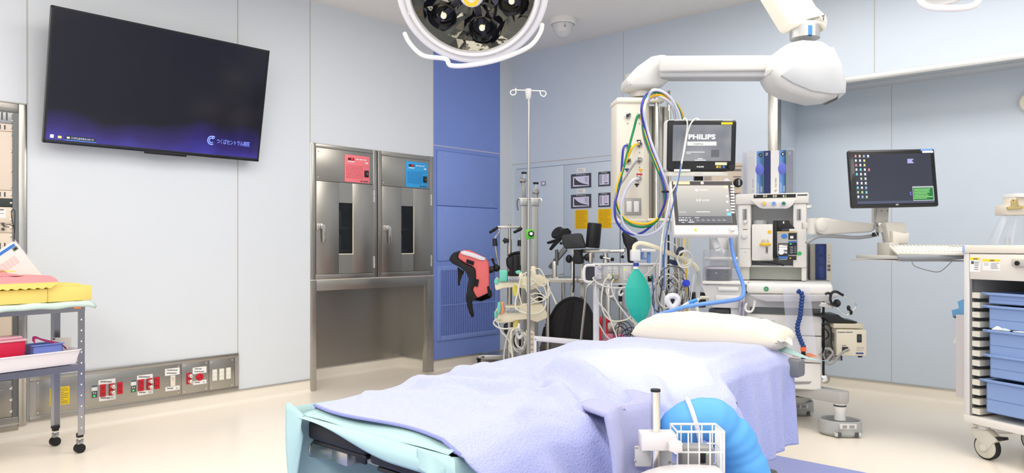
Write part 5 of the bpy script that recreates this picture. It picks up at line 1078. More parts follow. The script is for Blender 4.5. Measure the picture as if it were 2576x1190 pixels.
tc = N.new('ShaderNodeTexCoord'); sx = N.new('ShaderNodeSeparateXYZ'); mr = N.new('ShaderNodeMapRange'); mr.inputs[1].default_value = -.12; mr.inputs[2].default_value = .14; cr = N.new('ShaderNodeValToRGB'); cr.color_ramp.elements[0].color = lin((104, 108, 112)); cr.color_ramp.elements[1].color = lin((196, 190, 180))
L.new(tc.outputs['Object'], sx.inputs[0]); L.new(sx.outputs[2], mr.inputs[0]); L.new(mr.outputs[0], cr.inputs[0]); L.new(cr.outputs[0], bs.inputs['Emission Color']); bs.inputs['Emission Strength'].default_value = 1.2
b = B(); G2(b, 160, 222, 985, 828, g3, -.0035); sc_ = b.make('screen', t)
a, c = zg(555, 465); text('スタンバイ', 'lettering', sc_, EW, w=.078, origin=(a, -.004, c))
for s_, x_ in (('0.0', 205), ('0.0', 248), ('0.1', 298), ('0.1', 372)): a, c = zg(x_, 783); text(s_, 'lettering', sc_, EW, h=.010, origin=(a, -.0046, c))
b = B(); G2(b, 175, 720, 1000, 828, M((84, 86, 92), .4, emit=.35), -.004, .0005)
for i in range(6): G2(b, 450 + i * 82, 780, 505 + i * 82, 790, M((150, 152, 156), .5, emit=.4), -.0046, .0004); G2(b, 455 + i * 82, 765, 480 + i * 82, 768, M((170, 172, 176), .5, emit=.4), -.0046, .0004)
for i in range(4): G2(b, 185 + i * 50, 744, 215 + i * 50, 750, EW, -.0046, .0004)
G2(b, 430, 740, 500, 746, EW, -.0046, .0004); G2(b, 335, 810, 420, 820, EW, -.0046, .0004); G2(b, 232, 818, 270, 823, EW, -.0046, .0004)
b.make('data_strip', sc_); b = B(); G2(b, 930, 665, 992, 705, M((90, 180, 216), .5, emit=.6), -.0042, .0005); G2(b, 890, 232, 955, 265, M((236, 214, 150), .5, emit=.6), -.0042, .0005); 
for yy_ in (385, 475, 610): G2(b, 922, yy_, 955, yy_ + 28, M((190, 190, 186), .5, emit=.6), -.0042, .0005)
b.make('screen_icons', sc_)
b = B(); G2(b, 455, 646, 665, 656, M((210, 206, 190), .5, emit=.5), -.0042, .0005); G2(b, 190, 640, 300, 672, M((150, 150, 150), .5, emit=.4), -.0042, .0005); b.make('message_line', sc_)
b = B(); a, c = zg(460, 300); b.lathe([(.008, 0), (.008, .0006), (0, .0006)], (a, -.0036, c), M((206, 186, 230), .5, emit=.8), 20, (0, -1, 0)); G2(b, 500, 292, 640, 302, M((206, 196, 220), .5, emit=.8), -.004, .0004); b.make('logo', sc_)
b = B(); G2(b, 92, 160, 352, 205, M((252, 216, 150), .5, emit=.5), -.004); b.make('alarm_bar', t, label='amber bar')
b = B(); a, c = zg(548, 182); b.lathe([(.01, 0), (.01, .001), (0, .001)], (a, -.003, c), LGREY, 20, (0, -1, 0)); b.make('badge', t)
b = B()
for i in range(10): y_ = 222 + i * 47; G2(b, 1003 - 10 + (y_ - 222) * -.0, y_, 1052, y_ + 26, WPAP, -.004, .003, .001)
b.make('side_keys', t, label='column of white side keys')
for x_, c_ in ((447, (206, 212, 70)), (557, (232, 228, 220)), (668, (232, 228, 220)), (780, (226, 222, 216))): b = B(); G2(b, x_ - 18, 912, x_ + 18, 952, M(c_, .4), -.002, .003, .001); b.make('button', t)
a, c = zg(1000, 925); b = B(); b.lathe([(.017, 0), (.0165, .014), (.013, .02), (.0, .02)], (a, 0, c), M((240, 236, 230), .35), 28, (0, -1, 0)); b.make('knob', t)
b = B(); b.box(-.04, .04, .055, .11, -.06, .06, MW2, .01); b.cyl((.02, .09, -.02), (.09, .13, -.20), .02, MW2); b.cyl((.09, .13, -.2), (.13, .2, -.2), .02, MW2); b.make('mount_arm', t)
# ================================================================ ceiling pendant with gas outlets, poles, arm
IV = M((238, 232, 216), .42)
PD = Pl(1600, 4.95, YAW + R(4)); t = PD.thing('ceiling_pendant', 'ivory ceiling pendant column with gas outlets hanging from a white boom', 'pendant')
ct, cb = PD.Z(1600, 243), PD.Z(1600, 553); x0, x1 = PD.X(1552.7), PD.X(1638)
b = B(); b.prism([(x0, .02), (x0 + .02, 0), (x1 - .05, 0), (x1, .05), (x1 + .0, .20), (x0, .20)], 2, cb, ct - .04, IV, .006); b.prism([(x0 - .004, .0), (x0 + .02, -.012), (x1 - .05, -.012), (x1 + .006, .045), (x1 + .006, .205), (x0 - .004, .205)], 2, ct - .045, ct - .006, IV, .012, seg=3); b.prism([(x0 - .002, .0), (x0 + .02, -.008), (x1 - .05, -.008), (x1 + .004, .05), (x1 + .004, .2), (x0, .2)], 2, cb - .02, cb + .005, IV, .006); b.make('column', t)
b = B(); b.box(PD.X(1641), PD.X(1692), .10, .20, cb, ct - .04, M((190, 188, 180), .35, .5), .01)
for px in (1652, 1668, 1680): b.box(PD.X(px) - .008, PD.X(px) + .004, .096, .1, cb, ct - .05, M((120, 118, 112), .5))
b.make('side_channel', t)
for (px, w_, pt, pb) in ((1651, 14, 222, 583), (1685, 12, 229, 583)):
    x = PD.X(px, .06 if px < 1660 else .22); y_ = .04 if px < 1660 else .24; b = B(); b.cyl((x, y_, PD.Z(px, pb, y_)), (x, y_, PD.Z(px, pt, y_)), w_ / 2 * 4.95 / FOC, CHROME, 24); b.make('steel_pole', t)
b = B(); z_ = PD.Z(1652, 252); b.box(PD.X(1634), PD.X(1672), .0, .10, z_ - .01, z_ + .01, IV, .006); b.make('pole_bracket', t); z_ = PD.Z(1652, 552); b = B(); b.box(PD.X(1630), PD.X(1690), .0, .25, z_ - .012, z_ + .008, IV, .006); b.make('pole_bracket', t)
for i, (px, py, c_) in enumerate(((1579, 291, None), (1610, 291, (40, 170, 90)), (1580, 366, (90, 90, 200)), (1608, 364, (240, 200, 70)), (1580, 405, None), (1608, 403, (150, 150, 150)), (1606, 450, (236, 236, 240)))):
    p = PD.q(px, py); b = B(); b.lathe([(.023, 0), (.022, .008), (.016, .012), (.015, .004)], p, CHROME, 28, (0, -1, 0)); b.lathe([(.012, .003), (.011, .014), (.005, .016), (0, .012)], p, M((60, 62, 60), .4), 20, (0, -1, 0)); o = b.make('gas_outlet', t)
    if c_: b = B(); b.cyl((p.x, p.y - .012, p.z), (p.x, p.y - .05, p.z), .010, CHROME, 16); b.make('connector', o, label='chrome hose connector')
for (px, py, c_) in ((1607, 355, (40, 50, 60)), (1577, 427, (50, 70, 120)), (1612, 428, (240, 190, 50)), (1602, 465, (20, 20, 22))):
    p = PD.q(px, py); b = B(); b.box(p.x - .014, p.x + .014, p.y - .003, p.y, p.z - .002, p.z + .008, M(c_, .5), .001); b.box(p.x - .005, p.x + .005, p.y - .003, p.y, p.z - .014, p.z, M(c_, .5), .001); b.make('gas_tag', t, label='small arrow shaped gas tag')
b = B(); PD.rect(b, 1601, 436.5, 1616, 441, M((200, 60, 70), .5), -.002, .002); b.make('label', t, label='red outlined label')
for (px, py) in ((1579, 311), (1609, 311), (1609, 384), (1609, 421)): b = B(); PD.rect(b, px - 1.4, py - 2, px + 1.4, py + 2, MGREY, -.001, .001); b.make('print', t)
b = B(); PD.rect(b, 1571.5, 498, 1613.5, 541.5, M((176, 176, 172), .4, .5), -.006, .006, .002); sp = b.make('socket_plate', t)
for x_ in (1576.5, 1595): b = B(); PD.rect(b, x_, 506, x_ + 12.5, 533, WPAP, -.009, .004, .001); b.make('socket', sp)
b = B(); c0 = PD.q(1612, 200).x; 
def cz(py, y=.1): return PD.Z(1612, py, y)
cx = PD.X(1613, .1); b.lathe([(.075, cz(246)), (.075, cz(233)), (.09, cz(230)), (.09, cz(224)), (.085, cz(222)), (.105, cz(219)), (.11, cz(200)), (.11, cz(190))], (cx, .1, 0), M((206, 202, 194), .35, .3), 36); b.make('neck', t)
# boom: left pod over the column, beam, right pod, riser, upper spring arm
BW = M((214, 214, 210), .4); BS = M((184, 186, 188), .45)
zx = scr2(2.4865, 1540, 0)
b = B(); pod = [zx(85, 530), zx(100, 480), zx(165, 410), zx(250, 350), zx(330, 335), zx(372, 360), zx(380, 420), zx(372, 470), zx(350, 520), zx(280, 548), zx(120, 552)]
b.prism(PD.poly(pod, -.02), 1, -.03, .2, BW, .03, seg=4); b.make('boom_pod', t)
pr = PD.m.inverted() @ at_d(2035, 180, 4.6)           # where the right pod sits
pl = PD.q(1680, 175, .08)
def L3(px, py, d): return PD.m.inverted() @ at_d(px, py, d)
b = B(); top = [L3(1670, 149, 4.93), L3(1962, 146, 4.62)]; bot = [L3(1670, 199, 4.93), L3(1962, 198, 4.62)]
def beam(b, y0, y1, mat, th0=.085, shrink=1):
    tA = L3(1665, y0[0], 4.94); bA = L3(1665, y1[0], 4.94); tB = L3(1975, y0[1], 4.62); bB = L3(1975, y1[1], 4.62); dd = (tB - tA); n_ = V((-dd.y, dd.x, 0)).normalized() * th0
    vs = [tA - n_, tA + n_, bA + n_, bA - n_, tB - n_, tB + n_, bB + n_, bB - n_]; 
    bm_ = bmesh.new(); vv = [bm_.verts.new(p) for p in vs]
    for f in ((0, 1, 2, 3), (7, 6, 5, 4), (0, 4, 5, 1), (1, 5, 6, 2), (2, 6, 7, 3), (3, 7, 4, 0)): bm_.faces.new([vv[i] for i in f])
    bmesh.ops.recalc_face_normals(bm_, faces=bm_.faces[:]); bmesh.ops.bevel(bm_, geom=bm_.edges[:], offset=.012, segments=3, profile=.5, affect='EDGES'); b.bm(bm_, mat); bm_.free()
beam(b, (147, 146), (187, 184), BW); beam(b, (184, 182), (200, 200), BS, .07); b.make('boom_beam', t)
RP = Pl(2035, 4.6); rt = RP.m; toP = PD.m.inverted() @ RP.m
b = B(); body = [zx(990, 400), zx(1030, 330), zx(1100, 262), zx(1200, 242), zx(1320, 250), zx(1400, 300), zx(1440, 400), zx(1462, 520), zx(1465, 585), zx(1440, 605), zx(1300, 620), zx(1120, 575), zx(1040, 530), zx(1000, 480)]
b.prism(RP.poly(body, -.12), 1, -.13, .14, BW, .05, mx=toP, seg=5); b.make('boom_pod', t)
b = B(); low = [zx(1052, 470), zx(1150, 395), zx(1290, 320), zx(1385, 290), zx(1440, 400), zx(1466, 520), zx(1462, 586), zx(1380, 590), zx(1250, 570), zx(1130, 520)]
b.prism(RP.poly(low, -.14), 1, -.145, -.125, BS, .01, mx=toP); b.make('pod_cover', t)
b = B(); nx0 = RP.X(2024.5, 0); b.lathe([(.088, RP.Z(2024, 98)), (.088, RP.Z(2024, 68))], (nx0, 0, 0), ALU, 36, mx=toP); b.box(RP.X(2019), RP.X(2029), -.0895, -.07, RP.Z(2024, 98), RP.Z(2024, 74), M((50, 120, 210), .4), mx=toP); b.make('swivel_collar', t)
b = B(); A0 = RP.poly([zx(930, -60), zx(1085, 195), zx(1180, 178), zx(1290, 172), zx(1310, 215), zx(1322, 150), zx(1300, 105), zx(1250, 60), zx(1180, -60)], 0)
b.prism(A0, 1, -.08, .1, IV, .03, mx=toP, seg=4); b.make('spring_arm', t)
b = B(); q0 = RP.q(1930, -40); b.cyl(toP @ V((q0.x, 0, q0.z - .03)), toP @ V((q0.x, 0, CEIL - .03)), .05, IV, 28); b.lathe([(.18, CEIL - .04), (.18, CEIL - .0)], (q0.x, 0, 0), IV, 36, mx=toP); b.make('ceiling_mount', t)
# coloured hoses: from the outlets round a loop, up over the pole and away behind
def H(l, d=4.80): return [at_d(1520 + p[0] / 2.833, 200 + p[1] / 2.833, p[2] if len(p) > 2 else d) for p in l]
TAIL = lambda dx, dd: [(360 + dx * .4, 92 + dx * .5, 4.80 + dd), (430 + dx * .5, 105 + dx * .6, 4.86 + dd), (490 + dx * .5, 150 + dx * .5, 4.9 + dd), (530 + dx * .4, 215 + dx * .2, 4.92 + dd), (552 + dx * .3, 290, 4.94 + dd), (556, 420, 4.96 + dd)]
SH = 1.25
HR = .0078
cable('gas_hose', H([(255, 258, 4.86), (236, 262, 4.79), (212, 350), (185, 450), (135, 640), (97, 760), (85, 850), (110, 950), (180, 1030), (290, 1050, 4.79), (380, 1000), (428, 880), (425, 760), (380, 640), (320, 490), (275, 330), (266, 200), (300, 120)] + TAIL(0, .01)), HR, M((20, 146, 84), .4), 'green gas hose looping down the front of the pendant', 'hose', 'gas hoses on the pendant', n=12)
cable('gas_hose', H([(242, 462, 4.86), (205, 478, 4.78), (165, 560), (120, 670), (88, 790), (95, 900), (160, 1000), (290, 1030, 4.775), (378, 990), (432, 900), (442, 790), (400, 680), (335, 520), (288, 380), (264, 250), (285, 150)] + TAIL(36, .02)), HR, M((248, 192, 26), .4), 'yellow gas hose looping down the front of the pendant', 'hose', 'gas hoses on the pendant', n=12)
cable('gas_hose', H([(160, 468, 4.86), (137, 490, 4.8), (126, 600), (118, 720), (92, 820), (74, 910, 4.77), (88, 1010, 4.77), (150, 1085), (235, 1103), (310, 1065), (385, 985), (432, 880, 4.77), (436, 790, 4.77), (392, 650), (332, 500), (290, 360), (265, 220, 4.77), (290, 120)] + TAIL(-14, 0)), HR * .95, M((52, 62, 170), .4), 'dark blue gas hose, lowest loop under the pendant', 'hose', 'gas hoses on the pendant', n=12)
cable('gas_hose', H([(243, 708, 4.86), (205, 718, 4.8), (155, 790), (120, 900), (132, 1020), (200, 1092), (300, 1110), (400, 1060), (452, 960), (462, 850), (442, 740), (392, 600), (345, 480), (302, 340), (283, 220, 4.76), (310, 130)] + TAIL(-28, -.03)), HR * 1.15, M((216, 218, 236), .3), 'translucent white gas hose with the widest loop on the pendant', 'hose', 'gas hoses on the pendant', n=12)
cable('gas_hose', H([(245, 573, 4.86), (222, 590, 4.8), (150, 700), (92, 790), (74, 880, 4.79), (92, 960), (150, 1020), (240, 1048), (340, 1030), (400, 960), (420, 880), (400, 700, 4.82), (320, 520, 4.82), (280, 400, 4.82), (270, 250), (300, 150)] + TAIL(-40, .03)), HR * .8, M((150, 152, 154), .4), 'grey gas hose looping down the front of the pendant', 'hose', 'gas hoses on the pendant', n=10)
cable('corrugated_hose', H([(300, 170, 4.84), (340, 125, 4.84), (400, 125, 4.84), (455, 155, 4.86), (490, 210, 4.9), (505, 290, 4.94), (508, 420, 4.96)]), .010, M((206, 208, 214), .4), 'grey ribbed hose bent over the pendant pole', 'hose', n=12, seg=14, rib=.86)
b = B(); p = at_d(1520 + 436 / 2.833, 200 + 800 / 2.833, 4.78); b.box(p.x - .02, p.x + .02, p.y - .02, p.y + .02, p.z - .006, p.z + .006, BLACK, .005); o = b.make('hose_tie'); tag(o, 'black tie around the hose bundle beside the lower monitor', 'tie')
# white and blue sensor leads over the two monitors
WC = M((234, 234, 226), .4)
cable('sensor_lead', H([(560, 300, 4.45), (570, 276, 4.36), (588, 290, 4.30), (592, 340, 4.30), (575, 450, 4.30), (548, 620, 4.26), (515, 740, 4.22), (470, 830, 4.24), (445, 950, 4.24), (420, 1080, 4.3), (405, 1200, 4.3), (395, 1400, 4.35)]), .0042, WC, 'white sensor lead hanging down over the left edge of both monitors', 'cable')
cable('sensor_lead', H([(680, 290, 4.45), (655, 278, 4.36), (620, 310, 4.30), (594, 380, 4.30), (572, 500, 4.29), (548, 600, 4.26)]), .0042, WC, 'white sensor lead curving over the top edge of the upper monitor', 'cable')
cable('sensor_lead', H([(548, 600, 4.255), (535, 680, 4.22), (500, 850, 4.22), (462, 1020, 4.28), (432, 1190, 4.3), (425, 1500, 4.35)]), .0042, M((84, 118, 172), .4), 'blue grey sensor lead crossing the lower monitor', 'cable')
# ================================================================ surgical lamp over the foot of the table
LC = at_d(1188, -22, 3.0); t = thing('surgical_light', 'round surgical light with mirrored reflectors and a yellow ringed handle at the top', 'lamp', tuple(LC))
nrm = (-VIEW * math.cos(R(36)) + V((0, 0, -1)) * math.sin(R(36))).normalized()
q = nrm.to_track_quat('Z', 'X'); t.rotation_mode = 'QUATERNION'; t.rotation_quaternion = q
RL = .262
LW = M((236, 234, 230), .4)
b = B(); b.lathe([(0, -.17), (.10, -.165), (.2, -.12), (RL + .004, -.03), (RL + .012, 0), (RL + .004, .012), (RL - .008, .008), (RL - .010, -.02), (RL - .03, -.05), (0, -.15)], (0, 0, 0), LW, 64); b.make('housing', t)
MIR = M((104, 102, 92), .06, 1, bump=1, bs=9); MIR2 = M((40, 40, 40), .08, 1)
b = B(); vs = []; fs = []; nr, na = 7, 36
rn = random.Random(3)
for i in range(nr + 1):
    for j in range(na): r_ = .03 + (RL - .04) * i / nr; a = 2 * math.pi * (j + .5 * (i % 2)) / na; vs.append((r_ * math.cos(a), r_ * math.sin(a), -.10 + .085 * (i / nr) ** 2 + rn.uniform(-.006, .006)))
for i in range(nr):
    for j in range(na): fs += [(i * na + j, i * na + (j + 1) % na, (i + 1) * na + j), (i * na + (j + 1) % na, (i + 1) * na + (j + 1) % na, (i + 1) * na + j)]
b.add(vs, fs, MIR); b.make('reflector', t, smooth=0, label='faceted mirror reflector')
for k in range(7):
    a = R(k * 60 + 12); r_ = .165 if k < 6 else 0; c = (r_ * math.cos(a), r_ * math.sin(a), -.07)
    if k == 6: continue
    b = B(); b.lathe([(.012, 0), (.03, .01), (.052, .05), (.055, .052), (.050, .048), (.028, .014), (0, .013)], c, MIR2, 28); m_ = b.make('lamp_cup', t, label='small dark mirrored cup')
    b = B(); b.cyl((c[0], c[1], -.06), (c[0], c[1], -.03), .012, M((250, 230, 180), .3, emit=1.0), 14); b.make('bulb', m_)
    a2 = a + R(30); b = B(); b.box(-.011, .011, .05, .24, -.052, -.04, M((34, 34, 44), .3), .003, Matrix.Rotation(a2, 4, 'Z')); b.make('spoke', t, label='dark spoke')
b = B(); b.lathe([(RL - .012, -.004), (RL - .03, .012), (.15, .03), (.05, .034)], (0, 0, 0), M((20, 20, 22), .02, alpha=.10), 64); b.make('glass_cover', t)
b = B(); b.lathe([(.05, .01), (.048, .05), (.036, .085), (.03, .09)], (0, 0, 0), LW, 32); h_ = b.make('handle', t); b = B(); b.lathe([(.030, .088), (.030, .096), (.017, .096), (.017, .085), (0, .084)], (0, 0, 0), M((240, 206, 50), .4), 32); b.make('handle_ring', h_, label='yellow ring'); B().lathe([(.0165, .086), (0, .086)], (0, 0, 0), BLACK, 20).make('handle_socket', h_, label='black socket')
qi = q.to_matrix().transposed()
def LLo(px, py, d): return qi @ (at_d(px, py, d) - LC)
b = B(); b.tube([((RL + .03) * math.cos(R(a)), (RL + .03) * math.sin(R(a)), -.02) for a in range(0, 360, 6)], .016, LW, 14, closed=True); 
for a in (20, 110, 200, 290): b.cyl(((RL - .01) * math.cos(R(a)), (RL - .01) * math.sin(R(a)), -.02), ((RL + .03) * math.cos(R(a)), (RL + .03) * math.sin(R(a)), -.02), .012, LW)
b.make('grip_ring', t)
b = B(); b.tube(spline([LLo(1018, 84, 3.0), LLo(1032, 110, 2.97), LLo(1065, 140, 2.9), LLo(1120, 148, 2.84), LLo(1135, 165, 2.82), LLo(1190, 163, 2.82), LLo(1260, 148, 2.84), LLo(1330, 118, 2.9), LLo(1358, 84, 2.97), LLo(1364, 62, 3.0)], 6), .009, LW, 12); b.make('front_handle', t)
b = B(); top_ = qi @ (V((LC.x, LC.y, CEIL - .01)) + VIEW * .35 - LC); hub = qi @ (V((0, 0, 0)) + VIEW * .35 + V((0, 0, .3)))
b.tube(spline([(0, .0, -.15), hub * .6 + V((0, 0, -.12)), hub], 8), .03, LW, 16); b.cyl(hub, top_, .035, LW, 20); b.make('yoke_arm', t)
# small second light at the upper right: its grip comes into view
L2 = at_d(2388, -38, 2.6); t = thing('surgical_light', 'edge of a second white light head with a grip at the upper right', 'lamp', tuple(L2)); n2 = (-VIEW * .5 + V((0, 0, -1))).normalized(); q2 = n2.to_track_quat('Z', 'X'); t.rotation_mode = 'QUATERNION'; t.rotation_quaternion = q2
b = B(); b.lathe([(0, -.09), (.07, -.08), (.105, -.03), (.108, 0), (.09, .006), (.085, 0), (.084, -.004), (0, -.004)], (0, 0, 0), LW, 48); b.make('housing', t)
q2i = q2.to_matrix().transposed()
def L22(px, py, d): return q2i @ (at_d(px, py, d) - L2)
b = B(); b.tube(spline([L22(2312, -40, 2.58), L22(2316, 2, 2.5), L22(2340, 18, 2.46), L22(2390, 21, 2.45), L22(2440, 17, 2.46), L22(2462, 0, 2.5), L22(2468, -40, 2.58)], 7), .011, LW, 12); b.make('grip', t)
b = B(); b.tube([q2i @ (V((0, 0, .05))), q2i @ (V((0, 0, .2)) + VIEW * .2), q2i @ (V((0, 0, CEIL - L2.z - .01)) + VIEW * .2)], .03, LW, 16); b.make('arm', t)
# dome on the ceiling
p = at_ax(1416, 48, 2, CEIL); t = thing('ceiling_dome', 'white round dome detector on the ceiling near the corner', 'detector', tuple(p))
b = B(); b.lathe([(.115, 0), (.115, -.035), (.10, -.05), (.098, -.045)][::-1], (0, 0, 0), LW, 40); b.make('base', t); b = B(); b.lathe([(0, -.16), (.04, -.152), (.075, -.12), (.092, -.05)], (0, 0, 0), M((214, 214, 214), .25), 40); b.box(-.1, -.08, -.01, .01, -.085, -.055, DGREY, .003); b.box(.05, .07, -.06, -.04, -.09, -.06, MGREY, .003); b.make('dome', t)
# ================================================================ things in the far left corner
ST = M((184, 182, 176), .3, .9)
# infusion stand
P5 = Pl(1330, 5.3); t = P5.thing('infusion_stand', 'tall steel infusion stand with a white two-hook top', 'stand')
z3 = scr2(3.307, 1260, 200); z1 = scr2(3.13, 1100, 540)
def tubeP(b, pl, pts, r, mat, y=0, seg=6, n=10, f=None):
    l = [(f(*p[:2]) + tuple(p[2:])) if f else p for p in pts]; b.tube(spline(pl.pts(l, y), seg), r, mat, n); return b
b = B(); b.cyl((0, 0, .12), (0, 0, P5.Z(1330, 590)), .0125, ST, 20); b.cyl((0, 0, P5.Z(1330, 596)), (0, 0, P5.Z(1330, 250)), .0098, ST, 20); b.make('pole', t)
b = B(); zt = P5.Z(1328, 224); b.lathe([(.012, P5.Z(1328, 250)), (.018, P5.Z(1328, 246)), (.022, P5.Z(1328, 232)), (.022, zt), (0, zt + .002)], (-.003, 0, 0), LGREY, 24); b.make('top_fitting', t)
HK = M((226, 226, 214), .3)
b = B(); tubeP(b, P5, [(210, 92), (130, 88), (95, 90), (78, 108), (95, 130), (122, 120), (124, 95), (122, 72)], .0042, HK, f=z3); b.make('hook', t)
b = B(); tubeP(b, P5, [(245, 92), (330, 96), (362, 98), (376, 118), (360, 142), (335, 132), (327, 110), (326, 92)], .0042, HK, f=z3); b.make('hook', t)
b = B(); P5.rect(b, 1323.5, 577, 1344, 601, M((90, 200, 50), .4), -.03, .035, .004); b.make('clamp', t, label='bright green clamp')
p = P5.q(1336, 588, -.03); b = B(); b.prism([(p.x + (.024 if i % 2 else .019) * math.cos(R(i * 30)), p.z + (.024 if i % 2 else .019) * math.sin(R(i * 30))) for i in range(12)], 1, -.06, -.032, BLACK, .003); b.lathe([(.011, 0), (.011, .001), (0, .001)], (p.x, -.06, p.z), WPAP, 16, (0, -1, 0)); b.make('knob', t, label='black star knob with a white centre')
b = B()
for k in range(5): a = R(72 * k + 10); b.box(.02, .30, -.014, .014, .075, .1, ST, .004, Matrix.Rotation(a, 4, 'Z'))
b.lathe([(.035, .07), (.035, .12), (.014, .14)], (0, 0, 0), ST, 20); b.make('base', t)
for k in range(5): a = R(72 * k + 10); b = B(); b.cyl((.29 * math.cos(a) - .012, .29 * math.sin(a), .03), (.29 * math.cos(a) + .012, .29 * math.sin(a), .03), .03, RUBBER, 18); b.cyl((.29 * math.cos(a), .29 * math.sin(a), .04), (.29 * math.cos(a), .29 * math.sin(a), .08), .008, ST, 10); b.make('caster', t)
# two square leg posts with clamps
def post(cx, d, kx, ky, rx, ry, colr, w0, w1, ycol, ytop, label):
    pl = Pl(cx, d); t = pl.thing('leg_holder_post', label, 'post', 'square steel posts in the corner'); GP = M((150, 150, 146), .38, .75)
    b = B(); b.box(pl.X(w0), pl.X(w1), -.02, .02, .03, pl.Z(cx, ycol), GP, .003); b.box(pl.X(w0 + 2.5), pl.X(w1 - 2.5), -.014, .014, pl.Z(cx, ycol) - .01, pl.Z(cx, ytop), GP, .003); b.make('tube', t)
    b = B(); p = pl.q(rx, ry); b.cyl((p.x - .02, 0, p.z), (p.x + .03, 0, p.z), .021, GP, 20); b.cyl((p.x - .021, 0, p.z), (p.x - .019, 0, p.z), .014, BLACK, 16); b.lathe([(.016, -.05), (.016, -.02), (.026, -.01), (.026, .01)], (p.x + .01, 0, p.z), GP, 18); b.make('ring_clamp', t)
    b = B(); p = pl.q(kx, ky); b.prism([(p.x + (.026 if i % 2 else .02) * math.cos(R(i * 36)), (.026 if i % 2 else .02) * math.sin(R(i * 36))) for i in range(10)], 2, p.z - .008, p.z + .008, BLACK, .003); b.cyl((p.x, 0, p.z - .05), (p.x, 0, p.z), .006, CHROME); b.make('knob', t, label='black star knob')
    b = B(); zc = pl.Z(cx, ycol); b.box(pl.X(w0) - .008, pl.X(w1) + .008, -.028, .028, zc - .06, zc + .005, M((170, 170, 166), .3, .9), .004); b.cyl((pl.X(w0) - .02, -.02, zc), (pl.X(w1) + .02, -.02, zc), .008, CHROME); b.make('collar', t)
    b = B(); s_ = -1 if cx < 1330 else 1; xx = pl.X(w0) - .02 if s_ < 0 else pl.X(w1) + .02; b.tube(spline([(xx, -.02, zc), (xx + s_ * .012, -.025, zc - .03), (xx + s_ * .006, -.025, zc - .1)], 5), .006, M((120, 120, 118), .4, .6) if s_ < 0 else CHROME, 8); b.make('lever', t)
    b = B(); b.box(-.08, .08, -.08, .08, 0, .03, GP, .004); b.make('foot_plate', t)
post(1318, 6.3, 1319, 435, 1314, 454, 0, 1310.5, 1326, 500, 448, 'left square steel post with a black knob, behind the infusion stand')
post(1347, 6.2, 1348.5, 461, 1346, 483, 0, 1338, 1353.5, 500, 474, 'right square steel post with a black knob, shorter than its neighbour')
# stirrup stand: T bar, two stirrups with boots
P6 = Pl(1282, 6.35); t = P6.thing('stirrup_stand', 'steel T-bar stand carrying two leg stirrups near the blue wall', 'stand')
def zz1(x, y): return z1(x, y)
b = B(); p0, p1 = P6.q(*z1(475, 98)), P6.q(*z1(682, 96)); b.box(p0.x, p1.x, -.012, .012, p0.z - .012, p0.z + .010, ST, .003); b.cyl((P6.X(1282), 0, p0.z + .025), (P6.X(1282), 0, .1), .013, ST, 16); b.cyl((P6.X(1282), 0, P6.Z(1282, 602)), (P6.X(1282), 0, .1), .020, ST, 16); b.make('frame', t)
b = B(); b.box(-.35, .35, -.03, .03, .085, .115, ST, .004); b.box(-.03, .03, -.22, .22, .085, .115, ST, .004); b.make('base', t)
for (x, y) in ((-.34, 0), (.34, 0), (0, -.2), (0, .2)): b = B(); b.cyl((x - .012, y, .032), (x + .012, y, .032), .032, RUBBER, 18); b.box(x - .02, x + .02, y - .012, y + .012, .06, .088, BLACK, .004); b.make('caster', t)
p = P6.q(*z1(537, 205)); b = B(); b.prism([(p.x + (.028 if i % 2 else .02) * math.cos(R(i * 36)), p.z + (.028 if i % 2 else .02) * math.sin(R(i * 36))) for i in range(10)], 1, -.045, -.02, BLACK, .003); b.cyl((p.x, -.03, p.z), (P6.X(1282), 0, p.z), .008, BLACK); b.make('knob', t, label='black star knob')
def stirrup(xo, g0, g1, rodp, gr, lowp, label, nm):
    rt = P6.thing('leg_stirrup', label, 'stirrup', 'leg stirrups on the T-bar stand'); y = -.05
    b = B(); a, c = P6.q(*z1(*g0), y - .05), P6.q(*z1(*g1), y); b.tube([a, a.lerp(c, .12), a.lerp(c, .2), a.lerp(c, .5), a.lerp(c, .8), a.lerp(c, .88), c], .012, BLACK, 12, rads=[.011, .013, .011, .014, .011, .013, .011]); b.make('grip', rt, label='black ribbed grip')
    b = B(); tubeP(b, P6, rodp, .0085, M((214, 212, 206), .25, .8), y, f=z1); tubeP(b, P6, lowp, .0085, ST, y, f=z1); b.make('rod', rt)
    b = B(); A_, C_ = P6.q(*z1(*gr[0]), y), P6.q(*z1(*gr[1]), y); b.cyl(A_, C_, .017, BLACK, 14, .022); b.make('sleeve', rt, label='black rod sleeve'); return rt
s1 = stirrup(0, (415, 140), (475, 103), [(472, 104), (486, 118), (484, 140), (462, 170), (455, 192)], [(452, 188), (456, 247)], [(457, 245), (470, 330), (482, 400), (492, 470), (492, 560)], 'stirrup with a red and black padded boot hanging before the blue grille', 0)
s2 = stirrup(1, (605, 140), (682, 100), [(680, 104), (692, 118), (688, 145), (655, 175), (648, 192)], [(648, 200), (651, 247)], [(652, 245), (658, 300), (662, 400)], 'stirrup with a plain black padded boot behind the infusion stand', 1)
def zpoly(pl, l, y): return pl.poly([z1(*p) for p in l], y)
REDB = M((232, 112, 112), .55, bump=.2, bs=60); yb = -.16
shell = [(165, 300), (200, 280), (245, 278), (330, 318), (388, 352), (405, 385), (410, 480), (408, 560), (424, 610), (420, 648), (345, 672), (305, 650), (275, 592), (298, 545), (302, 480), (298, 430), (270, 405), (220, 385), (160, 345)]
b = B(); b.prism(zpoly(P6, shell, yb), 1, yb, yb + .15, REDB, .015, seg=3); bo = b.make('boot_shell', s1, label='red boot shell')
